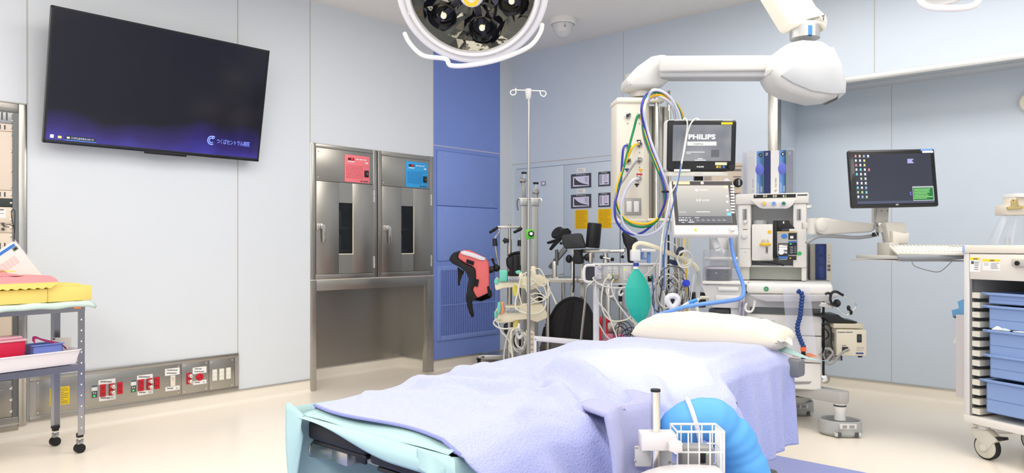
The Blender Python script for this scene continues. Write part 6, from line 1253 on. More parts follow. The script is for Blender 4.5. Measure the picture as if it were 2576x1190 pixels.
liner = [(93, 355), (105, 325), (130, 298), (180, 284), (170, 305), (160, 345), (215, 386), (270, 408), (296, 430), (303, 480), (298, 545), (276, 592), (305, 650), (345, 668), (408, 648), (414, 600), (424, 598), (432, 640), (422, 656), (348, 684), (290, 676), (255, 690), (228, 690), (226, 640), (240, 560), (248, 500), (225, 450), (180, 415), (120, 385)]
b = B(); b.prism(zpoly(P6, liner, yb + .01), 1, yb - .008, yb + .165, M((20, 20, 22), .6, bump=.3, bs=30), .008); b.make('liner', s1, label='black padded liner')
b = B(); b.prism(zpoly(P6, [(158, 412), (212, 450), (196, 480), (178, 530), (176, 560), (160, 560)], yb), 1, yb + .02, yb + .035, MATTB, .002); b.make('strap', s1, label='black hanging strap')
b = B(); b.prism(zpoly(P6, [(228, 640), (272, 655), (276, 700), (290, 800), (272, 812), (252, 770), (236, 720)], yb), 1, yb - .01, yb + .01, MATTB, .002); b.make('strap', s1, label='black hanging strap')
for pt in ([(232, 350), (290, 370), (284, 400), (226, 380)], [(300, 505), (328, 512), (318, 570), (290, 560)], [(392, 568), (408, 560), (425, 610), (420, 640), (400, 640)]):
    b = B(); b.prism(zpoly(P6, pt, yb - .01), 1, yb - .012, yb, MATTB, .002); b.make('patch', s1, label='black fastening patch')
b = B(); b.prism(zpoly(P6, [(180, 292), (215, 284), (300, 308), (378, 342), (375, 360), (340, 358), (260, 330), (195, 312)], yb - .012), 1, yb - .010, yb + .1, M((232, 226, 234), .5), .002); b.make('instruction_label', s1, label='white printed label on the boot')
b = B(); c0, c1 = P6.q(*z1(405, 438), -.08), P6.q(*z1(465, 420), -.05); b.cyl(c0, c0 + (c1 - c0) * .5, .028, M((44, 44, 46), .5), 20); b.ball(c1, .032, BLACK, 18); b.tube(P6.pts([z1(462, 415), z1(445, 380), z1(435, 345)], -.07), .012, BLACK, 10, rads=[.012, .009, .013]); b.make('joint', s1, label='black ball joint with a lever')
# black boot of the second stirrup
b = B(); BK = M((24, 24, 27), .55, bump=.4, bs=18); b.prism(zpoly(P6, [(540, 345), (575, 320), (590, 305), (640, 298), (705, 300), (708, 490), (660, 488), (560, 486), (552, 460), (575, 432), (545, 410)], -.02), 1, -.04, .12, BK, .02, seg=3)
for x_ in (592, 630, 668): tubeP(b, P6, [(x_, 325), (x_ + 2, 400), (x_ - 6, 470)], .006, BK, -.045, f=z1)
b.make('boot_shell', s2); b = B(); tubeP(b, P6, [(560, 325), (600, 305), (650, 296), (700, 298)], .010, MATTB, -.04, f=z1); b.make('rim', s2)
b = B(); b.prism(zpoly(P6, [(640, 560), (690, 600), (760, 590), (840, 620), (830, 700), (720, 715), (650, 700), (640, 640)], .0), 1, .0, .1, BK, .02); b.make('lower_pad', s2)
b = B(); b.prism(zpoly(P6, [(520, 865), (600, 850), (615, 930), (560, 960), (525, 930)], .0), 1, .0, .1, BK, .02); b.prism(zpoly(P6, [(590, 940), (640, 920), (680, 1000), (640, 1060), (598, 1040)], .0), 1, .0, .1, BK, .02); b.make('foot_pad', s2)
# metal skid with caster at floor by the blue wall
pp = at_ax(1204, 920, 2, 0.0); t = thing('low_dolly', 'low steel dolly frame with a black caster at the foot of the blue wall', 'dolly', (pp.x, pp.y, 0), YAW)
k = (pp - EYE).dot(VIEW) / FOC; b = B(); b.box((1210 - 1204) * k, (1300 - 1204) * k, -.02, .06, .06, .105, ST, .004); b.box((1222 - 1204) * k, (1300 - 1204) * k, .06, .3, .07, .1, ST, .004); b.make('frame', t)
b = B(); b.cyl((-.012, 0, .03), (.02, 0, .03), .03, RUBBER, 20); b.box(-.02, .025, -.012, .012, .055, .075, BLACK, .004); b.box(0, .06, -.02, .06, .072, .1, ST, .003); b.make('caster', t)
# ---- cable caddy: two cream tiers with green, teal and orange lead holders
PT = Pl(1310, 5.55); t = PT.thing('lead_caddy', 'two-tier cream lead holder with teal and orange grips, hung with white cables', 'caddy')
CR_ = M((240, 230, 198), .45); z5 = scr2(8.5, 1230, 640); z6 = scr2(7.435, 1230, 760); TL2 = M((112, 206, 180), .4); ORG = M((244, 150, 100), .4)
def tier(f, outl, y0, y1, nm):
    b = B(); b.prism(PT.poly([f(*p) for p in outl], y0), 1, y0, y1, CR_, .006); return b.make(nm, t)
tu = tier(z5, [(115, 545), (180, 500), (230, 600), (400, 580), (400, 490), (640, 490), (650, 390), (715, 395), (720, 480), (905, 500), (905, 265), (1000, 262), (1010, 450), (1110, 440), (1290, 550), (1290, 600), (1140, 640), (1130, 690), (900, 760), (560, 700), (300, 720), (165, 775), (130, 720)], -.10, .08, 'upper_tier')
tl2 = tier(z6, [(105, 200), (160, 110), (200, 215), (290, 200), (300, 75), (560, 80), (640, 30), (720, 60), (800, 60), (1000, 50), (1075, 180), (1090, 210), (1085, 300), (900, 378), (730, 320), (520, 340), (400, 380), (150, 400), (105, 330)], -.10, .08, 'lower_tier')
b = B(); PT.rect(b, 1256, 680, 1276.5, 709, TL2, -.13, .06, .010, 3); b.make('lead_grip', tu, label='teal lead grip')
p = PT.q(1249, 708.5, -.10); b = B(); b.lathe([(.022, 0), (.02, .008), (0, .01)], p, TL2, 24, (0, -1, 0), sx=.8); b.make('end_disc', tu, label='teal end disc')
b = B(); b.prism(PT.poly([z5(555, 365), z5(620, 340), z5(680, 340), z5(685, 400), z5(620, 425), z5(590, 420)], -.05), 1, -.06, -.03, TL2, .006); b.make('lead_grip', tu, label='small teal lead grip')
def spring(f, x0, x1, yy, n, par, nm='spring'):
    b = B(); A_, C_ = PT.q(*f(x0, yy), -.115), PT.q(*f(x1, yy), -.115); L_ = []
    for i in range(n * 8 + 1): a = i / 8 * 2 * math.pi; L_.append(A_.lerp(C_, i / (n * 8)) + V((0, math.cos(a) * .018, math.sin(a) * .018)))
    b.tube(L_, .0035, M((196, 202, 206), .3, .5), 6); b.make(nm, par, label='grey coil spring')
spring(z5, 405, 645, 530, 10, tu); spring(z6, 310, 575, 150, 9, tl2)
b = B(); p = PT.q(*z5(572, 770), -.08); b.lathe([(.018, -.04), (.024, 0), (.024, .05), (.018, .055)], p, M((226, 214, 96), .35), 20); b.make('cup', tu, label='yellow cup')
b = B(); b.prism(PT.poly([z6(165, 0), z6(215, -10), z6(222, 150), z6(200, 215), z6(165, 210), z6(158, 100)], -.11), 1, -.14, -.11, TL2, .006); b.make('lead_grip', tl2, label='teal lead grip')
b = B(); b.prism(PT.poly([z6(215, -5), z6(285, 0), z6(268, 60), z6(290, 110), z6(280, 200), z6(215, 215), z6(232, 120)], -.10), 1, -.13, -.10, ORG, .006); b.make('lead_grip', tl2, label='orange lead grip')
b = B(); PT.rect(b, 1243.5, 783, 1250, 800, TL2, -.12, .03, .004); b.make('end_cap', tl2, label='teal end cap')
b = B(); p = PT.q(*z6(512, 410), -.06); b.lathe([(.018, -.05), (.026, -.02), (.024, .04), (.016, .045)], p, M((222, 206, 110), .35), 20); b.make('cup', tl2, label='yellow cup')
b = B(); b.box(PT.X(1301), PT.X(1306), .02, .04, .1, PT.Z(1303, 700), ST); b.box(PT.X(1325), PT.X(1345), .03, .06, .1, PT.Z(1335, 700), M((206, 204, 196), .4), .003); b.lathe([(.2, .03), (.2, .05), (.06, .1), (.02, .11)], (PT.X(1320), .04, 0), M((206, 204, 196), .4), 28); b.make('post', t)
b = B(); b.prism(PT.poly([z6(690, 530), z6(740, 512), z6(850, 560), z6(862, 950), z6(860, 1100), z6(720, 1100), z6(715, 940)], -.08), 1, -.10, -.06, CR_, .004)
pw = b.make('power_strip', t, label='cream power strip')
for yy_ in (600, 690, 790, 890):
    b = B(); p = PT.q(*z6(800, yy_), -.10); b.lathe([(.016, 0), (.015, .003), (0, .004)], p, M((222, 212, 184), .5), 16, (0, -1, 0)); b.box(p.x - .006, p.x - .003, p.y - .006, p.y - .003, p.z - .004, p.z + .004, BLACK); b.box(p.x + .003, p.x + .006, p.y - .006, p.y - .003, p.z - .004, p.z + .004, BLACK); b.make('outlet', pw)
b = B(); tubeP(b, PT, [(560, 470), (525, 530), (520, 600), (560, 665), (600, 640), (640, 600)], .013, WPAP, -.12, f=z6); tubeP(b, PT, [(565, 400), (565, 500), (600, 560), (660, 580), (690, 680), (670, 770)], .009, WPAP, -.13, f=z6); b.make('plug_hook', t, label='white plug and hook')
LC1 = M((232, 228, 206), .45); LC2 = M((214, 212, 200), .45); LC3 = M((196, 196, 192), .45)
def wcable(pl, l, r, mat, label, y=-.15, f=None, seg=7, name='lead', group='pale leads draped on the lead holder'):
    pts = [pl.m @ p for p in pl.pts([(f(*p[:2]) + tuple(p[2:])) if f else p for p in l], y)]
    return cable(name, pts, r, mat, label, 'cable', group, n=8, seg=seg)
wcable(PT, [(545, 630), (600, 650), (625, 720), (600, 860), (570, 1010), (560, 1110), (580, 1180)], .0058, LC1, 'thick cream lead looping down left of the infusion stand', f=z5)
wcable(PT, [(1010, 300, -.12), (1090, 320, -.15), (1160, 420), (1215, 560), (1200, 650), (1130, 670), (1040, 620), (980, 520), (960, 440)], .0048, LC1, 'cream lead in a round loop over the right end of the upper tier', f=z5)
wcable(PT, [(720, 640), (840, 655), (930, 640), (990, 570), (960, 430), (900, 340), (860, 420), (900, 520), (980, 560)], .0050, LC1, 'cream lead tied in a small loop before the pole', f=z5)
wcable(PT, [(900, 350), (780, 400), (700, 470), (650, 620), (640, 800), (670, 960), (700, 1080)], .0052, LC1, 'cream lead falling from the centre clip past the spring', f=z5)
wcable(PT, [(780, 420), (770, 600), (800, 760), (860, 880), (960, 980), (1080, 1010), (1190, 960), (1230, 850), (1180, 700), (1120, 600)], .005, LC1, 'cream lead hanging in a wide loop between the two tiers', f=z5)
wcable(PT, [(920, 670), (1020, 720), (1130, 850), (1200, 940), (1220, 1060), (1150, 1190)], .005, LC2, 'pale grey lead crossing the pole between the tiers', f=z5)
wcable(PT, [(880, 690), (830, 780), (880, 860), (1000, 830), (1140, 860), (1230, 930), (1290, 870), (1300, 740), (1240, 600)], .0048, LC1, 'cream lead swinging out to the right of the upper tier', f=z5)
wcable(PT, [(740, 1080), (850, 1040), (960, 960), (1060, 910), (1150, 930), (1160, 980), (1060, 1020), (960, 1030), (820, 1100)], .0048, LC1, 'cream lead coiled just above the lower tier', f=z5)
wcable(PT, [(500, 0), (500, 80), (560, 160), (680, 205), (820, 220), (960, 190), (1040, 110), (1070, 0)], .0058, LC1, 'cream lead sagging across the front of the lower tier', f=z6)
wcable(PT, [(640, 110), (690, 160), (770, 215), (850, 220)], .0048, LC2, 'short pale lead on the lower tier front', f=z6)
wcable(PT, [(215, 330, -.11), (130, 335), (92, 370), (100, 420), (180, 480), (300, 500), (420, 490), (560, 490)], .006, LC2, 'pale grey lead bulging out left below the lower tier', f=z6)
wcable(PT, [(160, 350), (190, 450), (240, 560), (330, 660), (390, 760), (380, 860), (420, 960)], .0052, LC2, 'pale grey lead dropping from the left end of the lower tier', f=z6)
wcable(PT, [(420, 500), (360, 580), (330, 700), (300, 840), (280, 1000), (285, 1100)], .0062, LC3, 'grey lead falling straight to the floor at the left', f=z6)
wcable(PT, [(470, 500), (420, 560), (412, 700), (420, 850), (440, 1000), (440, 1100)], .0085, M((226, 220, 198), .45), 'thick cream cable falling to the floor behind the blanket', f=z6)
def coil(pl, cx, cy, rx, ry, turns, r, mat, label, y=-.13, f=None, name='coiled_cable', rnd=3, group=None, jit=.12):
    rn = random.Random(rnd); l = []
    for i in range(int(turns * 12) + 1):
        a = i / 12 * 2 * math.pi; q = 1 + jit * math.sin(i * .37 + rnd) + rn.uniform(-jit, jit) * .3; l.append((cx + rx * q * math.cos(a) + rn.uniform(-1, 1) * rx * .03, cy + ry * q * math.sin(a), y + .03 * math.sin(i * .9 + rnd)))
    pts = [pl.m @ p for p in pl.pts([(f(*p[:2]) + tuple(p[2:])) if f else p for p in l], y)]
    return cable(name, pts, r, mat, label, 'cable', group, n=8, seg=3)
coil(PT, 560, 720, 125, 195, 3.2, .0052, LC3, 'grey cable coil hanging below the lower tier', f=z6); coil(PT, 600, 700, 95, 150, 2, .0048, LC2, 'pale cable coil hanging inside the grey coil below the lower tier', f=z6, rnd=8)
wcable(PT, [(1240, 640, -.10), (1300, 760, -.1), (1360, 880, -.12), (1440, 1060, -.15)], .0048, LC1, 'cream lead leaving the upper tier towards the table', f=z5, group=None)
# ---- stainless positioning cart against the back wall
PS = Pl(1430, 6.2, R(20)); t = PS.thing('positioning_cart', 'stainless cart holding black limb pads against the back wall', 'cart'); z2_ = scr2(3.306, 1340, 540)
def SP(l, y=0): return PS.poly([z2_(*p) for p in l], y)
b = B(); xL, xR = PS.X(1372), PS.X(1505); zs1, zs0 = PS.Z(1430, 700.5), PS.Z(1430, 711.5); b.box(xL, xR + .1, 0, .03, zs0, zs1, ST, .003); b.box(xL, xR + .1, .42, .45, zs0, zs1, ST, .003); b.box(xL, xL + .03, 0, .45, zs0, zs1, ST, .003); b.box(xR + .07, xR + .1, 0, .45, zs0, zs1, ST, .003); b.box(xL, xR + .1, .01, .44, zs1 - .008, zs1 - .004, ST); b.make('top_frame', t)
b = B()
for px in (1423, 1448): b.box(PS.X(px) - .016, PS.X(px) + .016, .18, .2, .25, PS.Z(px, 652), STEELV, .002)
b.make('upright', t)
b = B()
for (x, y) in ((xL + .015, .02), (xR + .08, .02), (xL + .015, .43), (xR + .08, .43)): b.box(x - .014, x + .014, y - .014, y + .014, .08, zs0, STEELV, .002)
b.box(xL, xR + .1, .0, .45, .24, .26, ST, .003); b.make('leg_frame', t)
for (x, y) in ((xL + .015, .02), (xR + .08, .02), (xL + .015, .43), (xR + .08, .43)): b = B(); b.cyl((x - .012, y, .04), (x + .012, y, .04), .04, RUBBER, 18); b.make('caster', t)
b = B(); b.prism(SP([(45, 520), (130, 500), (262, 490), (262, 500), (130, 520), (60, 534)], .3), 1, .28, .3, ST); b.make('back_rail', t)
def top(nm, label, cat, grp=None): return PS.thing(nm, label, cat, grp)
b = B(); b.prism(SP([(160, 385), (190, 388), (190, 520), (215, 522), (215, 532), (160, 532)], .02), 1, .02, .06, ST, .002); rt = top('rail_clamp', 'grey L-shaped steel clamp standing on the steel shelf', 'clamp'); b.make('bracket', rt)
b = B(); b.prism(SP([(128, 430), (250, 268), (275, 272), (280, 300), (150, 452), (130, 440)], .06), 1, .06, .10, M((120, 122, 124), .4, .6), .004); b.cyl(PS.q(*z2_(200, 290), .05), PS.q(*z2_(200, 420), .05), .014, GUN); b.make('slanted_arm', rt)
# pads
rt = top('arm_support', 'black cupped arm support with a loose velcro strap, left of the square pad', 'support')
b = B(); c = PS.q(*z2_(205, 150), .1); b.lathe([(.064, -.012), (.066, 0), (.048, .012), (.025, .006), (.0, .004)], c, M((38, 38, 42), .6), 28, (-.4, -1, .3), sy=.75); b.make('cup', rt)
b = B(); b.prism(SP([(118, 228), (200, 200), (255, 118), (290, 112), (318, 140), (310, 170), (240, 205), (175, 235), (125, 245)], .03), 1, .02, .05, MATTB, .004); b.prism(SP([(205, 215), (240, 210), (190, 260), (155, 298), (137, 288), (165, 245)], .02), 1, .01, .03, MATTB, .003); b.make('strap', rt, label='black velcro strap')
b = B(); c0, c1 = PS.q(*z2_(235, 238), 0), PS.q(*z2_(290, 245), .05); b.cyl(c0, c1, .005, CHROME); b.ball(c0, .012, BLACK); b.make('knob', rt)
rt = top('square_pad', 'square black cushion on a black clamp block above the cart', 'pad')
b = B(); b.prism(SP([(245, 188), (258, 166), (395, 154), (415, 165), (446, 268), (440, 278), (275, 284), (255, 250)], -.06), 1, -.09, -.05, M((50, 52, 56), .55, bump=.3, bs=60), .012, seg=3); b.make('cushion', rt)
b = B(); b.prism(SP([(345, 290), (400, 290), (402, 330), (415, 360), (412, 408), (380, 412), (335, 405), (335, 350), (345, 340)], -.04), 1, -.06, .02, M((34, 34, 36), .6), .01); b.ball(PS.q(*z2_(302, 368), -.02), .028, BLACK, 18, (1, .8, 1.2)); b.cyl(PS.q(*z2_(335, 375), -.02), PS.q(*z2_(302, 368), -.02), .012, BLACK); b.make('clamp_block', rt)
b = B(); b.prism(SP([(336, 405), (350, 405), (350, 600), (342, 648), (330, 648), (336, 600)], -.05), 1, -.055, -.05, MATTB); b.make('strap', rt, label='black hanging strap')
rt = top('support_bar', 'horizontal steel support bar with clamps across the cart top', 'bar')
b = B(); b.box(PS.q(*z2_(400, 300), 0).x, PS.q(*z2_(642, 300), 0).x, 0, .03, PS.q(*z2_(500, 318), 0).z, PS.q(*z2_(500, 287), 0).z, ST, .004); b.cyl(PS.q(*z2_(640, 303), .015), PS.q(*z2_(742, 303), .015), .014, M((222, 218, 210), .3, .6)); b.cyl(PS.q(*z2_(738, 303), .015), PS.q(*z2_(768, 303), .015), .025, CHROME); b.box(PS.q(*z2_(322, 300), 0).x, PS.q(*z2_(338, 300), 0).x, 0, .02, PS.q(*z2_(330, 325), 0).z, PS.q(*z2_(330, 285), 0).z, ST); b.make('bar', rt)
b = B(); b.cyl(PS.q(*z2_(575, 354), -.03), PS.q(*z2_(662, 372), -.03), .007, CHROME); b.ball(PS.q(*z2_(573, 354), -.03), .016, BLACK); b.ball(PS.q(*z2_(662, 372), -.03), .016, BLACK); b.cyl(PS.q(*z2_(606, 320), 0), PS.q(*z2_(612, 400), 0), .02, ST, 20, .028); b.make('clamp_handle', rt, label='steel clamp with black ball ends')
b = B(); b.ball(PS.q(*z2_(747, 350), -.03), .014, BLACK); b.cyl(PS.q(*z2_(747, 350), -.03), PS.q(*z2_(768, 315), 0), .006, CHROME); b.make('clamp_handle', rt, label='small black ball lever')
rt = top('roll_support', 'upright black padded cylinder on a steel stem above the cart', 'support')
b = B(); c0, c1 = PS.q(*z2_(498, 275), -.02), PS.q(*z2_(516, 70), -.02); ax_ = (c1 - c0); L_ = ax_.length; b.lathe([(.17 * 0 + .001, 0), (.052, .0), (.058, .01), (.058, L_ - .01), (.053, L_), (0, L_ + .002)], c0, M((26, 26, 28), .45), 36, tuple(ax_)); b.make('roll', rt)
b = B(); b.cyl(PS.q(*z2_(488, 400), -.02), PS.q(*z2_(490, 318), -.02), .025, CHROME, 20, .03); b.box(PS.q(*z2_(468, 330), 0).x, PS.q(*z2_(512, 330), 0).x, -.04, 0, PS.q(*z2_(490, 335), 0).z, PS.q(*z2_(490, 318), 0).z, BLACK); b.make('stem', rt); b = B(); b.ball(PS.q(*z2_(452, 356), -.03), .025, BLACK, 16, (1, .7, 1.2)); b.cyl(PS.q(*z2_(415, 356), -.03), PS.q(*z2_(485, 356), -.03), .009, BLACK); b.make('knob', rt)
rt = top('head_support', 'black curved head support on a black block left of the module rack', 'support')
b = B(); b.prism(SP([(735, 160), (745, 145), (775, 155), (800, 182), (845, 190), (872, 240), (850, 270), (838, 310), (838, 402), (785, 402), (778, 290), (750, 235)], .0), 1, .0, .09, M((28, 28, 32), .55, bump=.3, bs=30), .02, seg=3); b.make('cushion', rt)
# black dome board and grey board on the low shelf
b = B(); dome = [(75, 1010), (95, 930), (125, 925), (150, 850), (200, 760), (260, 708), (330, 687), (400, 700), (460, 750), (500, 830), (510, 950), (505, 1060)]
b.prism(SP(dome, .12), 1, .10, .15, FOAMB, .012, seg=3); tubeP(b, PS, [(110, 925), (150, 852), (202, 764), (262, 714), (330, 694), (398, 706), (455, 756), (492, 835), (500, 940)], .012, FOAMB, .10, f=z2_); b.prism(SP([(295, 730), (345, 728), (300, 1040), (240, 1040)], .098), 1, .094, .1, M((28, 28, 30), .8)); o = b.make('foam_board', None, PS.loc, PS.yaw); tag(o, 'large black dome-shaped foam board leaning at the foot of the cart', 'board')
b = B(); b.prism(SP([(58, 1110), (75, 1050), (380, 1080), (400, 1130), (380, 1200), (60, 1160)], .04), 1, .03, .08, M((98, 98, 96), .6), .01); o = b.make('foam_slab', None, PS.loc, PS.yaw); tag(o, 'grey foam slab lying below the black dome board', 'slab')
# ---- monitor module trolley: white frame, modules
PM = Pl(1550, 5.3); t = PM.thing('module_trolley', 'white tube trolley carrying the monitor modules beside the pendant', 'trolley'); z7 = scr2(5.175, 1440, 640)
FW = M((226, 226, 228), .35); b = B(); b.box(PM.X(1493), PM.X(1508), 0, .04, .1, PM.Z(1500, 712), FW, .008, seg=3); b.box(PM.X(1640), PM.X(1652), .0, .04, .1, PM.Z(1645, 712), FW, .008); b.make('post', t)
b = B(); b.prism([(PM.X(1343), PM.Z(1343, 846)), (PM.X(1495), PM.Z(1495, 858)), (PM.X(1495), PM.Z(1495, 872)), (PM.X(1343), PM.Z(1343, 858))], 1, 0, .04, FW, .005); b.make('sloping_bar', t); b = B(); b.box(PM.X(1490), PM.X(1650), .0, .04, .1, .14, FW, .004); b.make('lower_bar', t); b = B(); b.box(PM.X(1343), PM.X(1350), .0, .04, .06, PM.Z(1345, 850), FW, .004); b.make('base_bar', t)
for px in (1347, 1500, 1646): b = B(); x = PM.X(px); b.cyl((x - .013, .02, .04), (x + .013, .02, .04), .04, RUBBER, 18); b.box(x - .012, x + .012, .01, .03, .06, .12, FW); b.make('caster', t)
b = B(); b.box(PM.X(1484), PM.X(1668), -.02, .22, PM.Z(1570, 717), PM.Z(1570, 712), FW, .003); b.make('shelf', t)
b = B(); tubeP(b, PM, [(515, 545), (490, 570), (455, 600), (445, 650), (428, 800), (410, 960), (398, 1080)], .0085, ST, -.05, f=z2_); b.make('steel_rod', t, label='bent steel rod')
rt = PM.thing('module_rack', 'grey white rack of monitor modules with green and yellow sockets', 'device'); zb_ = PM.Z(1570, 711.8); GM = M((214, 214, 212), .42)
b = B(); zt = PM.Z(1570, 666); xA, xB = PM.X(1492), PM.X(1661); b.box(xA, xB, .0, .2, zb_, zt, GM, .004); b.box(PM.X(1498), PM.X(1665), -.015, .2, zt - .004, zt + .008, WPAP, .005)
b.make('body', rt)
b = B(); hx0, hx1 = PM.X(1468.5), PM.X(1497); b.tube(spline([(hx1, -.01, zt - .004), (hx0 + .02, -.01, zt - .006), (hx0 + .004, -.01, zt - .03), (hx0 + .004, -.01, zb_ + .03), (hx0 + .02, -.01, zb_ + .01), (hx1, -.01, zb_ + .006)], 6), .010, WPAP, 12); b.box(hx0 + .012, hx1, -.006, .0, zb_ + .012, zt - .012, M((58, 60, 66), .4)); b.make('carry_handle', rt, label='white loop handle on a dark end panel')
def mod(x0, x1, y0, y1, mat, dy=.012, label=None):
    b = B(); (a, c), (d, e) = z7(x0, y0), z7(x1, y1); PM.rect(b, a, c, d, e, mat, -dy, dy, .002); return b.make('module', rt, label=label)
m1 = mod(290, 385, 150, 335, M((206, 210, 220), .4)); 
for (x_, y_) in ((355, 165), (355, 262), (355, 300)): b = B(); b.lathe([(.016, 0), (.016, .02), (.01, .03), (0, .03)], PM.q(*z7(x_, y_), -.012), M((206, 204, 206), .4), 16, (0, -1, 0)); b.make('plug', m1)
m2 = mod(455, 525, 150, 335, GM); m3 = mod(527, 603, 150, 345, GM)
b = B(); PM.rect(b, *z7(455, 262), *z7(525, 335), M((90, 170, 60), .5), -.014, .003); PM.rect(b, *z7(527, 262), *z7(603, 345), M((240, 200, 60), .5), -.014, .003)
for c_ in (475, 508, 545):
    for r_ in (205, 235): PM.rect(b, *z7(c_ - 5, r_), *z7(c_ + 6, r_ + 6), INK, -.0135, .002)
b.make('socket_band', rt, label='green and yellow socket band')
for x_ in (480, 560): b = B(); b.lathe([(.02, 0), (.02, .02), (.012, .04), (0, .04)], PM.q(*z7(x_, 295), -.012), CREAM if x_ == 480 else MGREY, 18, (0, -1, 0)); b.make('plug', rt)
m4 = mod(662, 770, 150, 340, M((226, 226, 222), .42)); b = B(); PM.rect(b, *z7(672, 190), *z7(698, 208), M((206, 226, 50), .4, emit=.4), -.014, .002); PM.rect(b, *z7(700, 235), *z7(735, 300), LGREY, -.03, .02, .004); b.make('module_detail', m4)
m5 = mod(978, 1080, 155, 385, GM); b = B(); PM.rect(b, *z7(980, 285), *z7(1052, 355), BLACK, -.014, .003); PM.rect(b, *z7(1005, 295), *z7(1018, 306), GLED, -.016, .002); b.make('module_detail', m5)
m6 = mod(1085, 1230, 130, 400, M((222, 222, 218), .42)); b = B(); PM.rect(b, *z7(1148, 205), *z7(1195, 240), M((50, 80, 84), .4), -.014, .003); b.make('module_detail', m6)
b = B(); 
for (x_, w_) in ((445, 0), (610, 0)): tubeP(b, PM, [(x_, 440), (x_ + 5, 500), (x_ + 30, 545), (x_ + 75, 545), (x_ + 100, 500), (x_ + 100, 420)] if x_ == 445 else [(x_ + 50, 430), (x_ + 5, 470), (x_, 520), (x_ + 25, 530), (x_ + 50, 500)], .008, WPAP, -.03, f=z7)
b.make('cable_hook', t, label='white cable hook')
b = B(); PM.rect(b, *z7(605, 400), *z7(650, 615), BLACK, .02, .03, .004); b.make('black_bracket', t)
b = B(); b.box(PM.X(1519), PM.X(1527), .06, .09, .1, PM.Z(1523, 712), STEELV); b.make('rear_post', t)
# cables around the trolley
def c7(l, r, mat, label, y=-.06, group=None, name='cable', seg=7, f=z7, pl=None):
    pl = pl or PM; pts = [pl.m @ p for p in pl.pts([(f(*p[:2]) + tuple(p[2:])) if f else p for p in l], y)]; return cable(name, pts, r, mat, label, 'cable', group, seg=seg)
MC = M((226, 226, 218), .42)
c7([(295, 300, -.03), (270, 310), (310, 360), (400, 410), (520, 435), (640, 435), (705, 425)], .0062, MC, 'thick white cable arcing from the rack to the teal bag')
c7([(475, 300, -.05), (430, 330), (400, 420), (380, 560), (385, 680), (430, 800), (520, 865), (640, 865), (740, 830), (765, 790)], .0058, M((232, 228, 206), .42), 'cream cable sagging left of the teal bag')
c7([(540, 320, -.05), (510, 380), (520, 480), (580, 620), (680, 760), (780, 870), (900, 935), (1020, 935), (1120, 900), (1170, 850)], .0056, MC, 'white cable passing low behind the teal bag')
c7([(310, 350, -.03), (300, 480), (340, 620), (420, 720), (480, 800), (520, 920), (580, 1080), (620, 1150)], .0056, MC, 'white cable falling left of the trolley towards the table')
c7([(330, 860), (360, 930), (430, 1050), (520, 1130)], .0048, LC2, 'pale grey cable low beside the white post'); c7([(780, 830), (810, 900), (830, 1000), (835, 1110)], .0045, M((236, 226, 206), .42), 'thin cream cable hanging under the teal bag')
c7([(760, 800), (840, 900), (940, 1080)], .004, LC2, 'thin slanting cable behind the tail of the teal bag'); c7([(330, 420), (460, 540), (600, 640), (720, 740)], .003, GUN, 'thin dark cable slanting under the rack', .02)
c7([(1180, 0), (1180, 100), (1165, 300), (1160, 480), (1130, 620), (1110, 760)], .005, M((84, 118, 172), .4), 'blue grey cable dropping right of the teal bag', -.1)
c7([(1130, 0), (1080, 130), (960, 270), (940, 290)], .005, MC, 'white cable running up to the arm from the rack', -.1); c7([(1230, 80), (1180, 230), (1080, 370), (1010, 440)], .005, MC, 'white cable crossing beside the teal bag', -.1)
CG = 'tangled dark cables behind the trolley'
for i in range(6): coil(PM, 1565 + 6 * i - (i % 2) * 14, 835 + (i % 3) * 12, 14 + i * 2, 26 - i, 1.4, .003, M((40, 48, 84), .45) if i % 3 else M((54, 56, 62), .45), 'dark loop in the cable tangle on the floor behind the table', y=.1 + .02 * i, rnd=i + 2, group=CG, name='cable_loop', jit=.2)
GG = 'hanging grey cable loops by the machine'
PG = Pl(1690, 4.95)
for i in range(12): coil(PG, 1690 + 14 * math.sin(i * 2.1), 726 + 22 * math.sin(i * 1.3), 22 + 3 * (i % 4), 36 + 4 * (i % 3), 1.1, .0042, M(((196, 194, 184), (150, 150, 148), (214, 210, 196), (90, 92, 98))[i % 4], .45), 'grey or cream cable loop hanging between the trolley and the machine', y=-.06 + .015 * i, rnd=i + 20, group=GG, name='cable_loop', jit=.18)
GV = 'hanging straight leads by the machine'
for i, (a, b_, c_, e, m_) in enumerate(((1640, 690, 1652, 865, (70, 96, 150)), (1650, 700, 1632, 870, (200, 200, 196)), (1668, 700, 1660, 870, (60, 62, 66)), (1700, 590, 1712, 870, (206, 204, 196)), (1716, 590, 1704, 880, (160, 160, 158)), (1730, 600, 1738, 880, (214, 186, 90)), (1664, 590, 1672, 760, (230, 228, 222)), (1746, 690, 1728, 870, (226, 226, 222)), (1760, 700, 1748, 880, (190, 190, 188)), (1655, 740, 1676, 880, (120, 122, 126)), (1722, 600, 1726, 700, (236, 196, 60)))):
    c7([(a, b_, .05), ((a + c_) / 2 + 7 * math.sin(i * 2.3), (b_ + e) / 2, .0), (c_, e, .02), (c_ + 3, 980, .02)], .0042, M(m_, .45), 'straight lead hanging between the trolley and the machine', group=GV, name='hanging_lead', f=None, pl=PG)
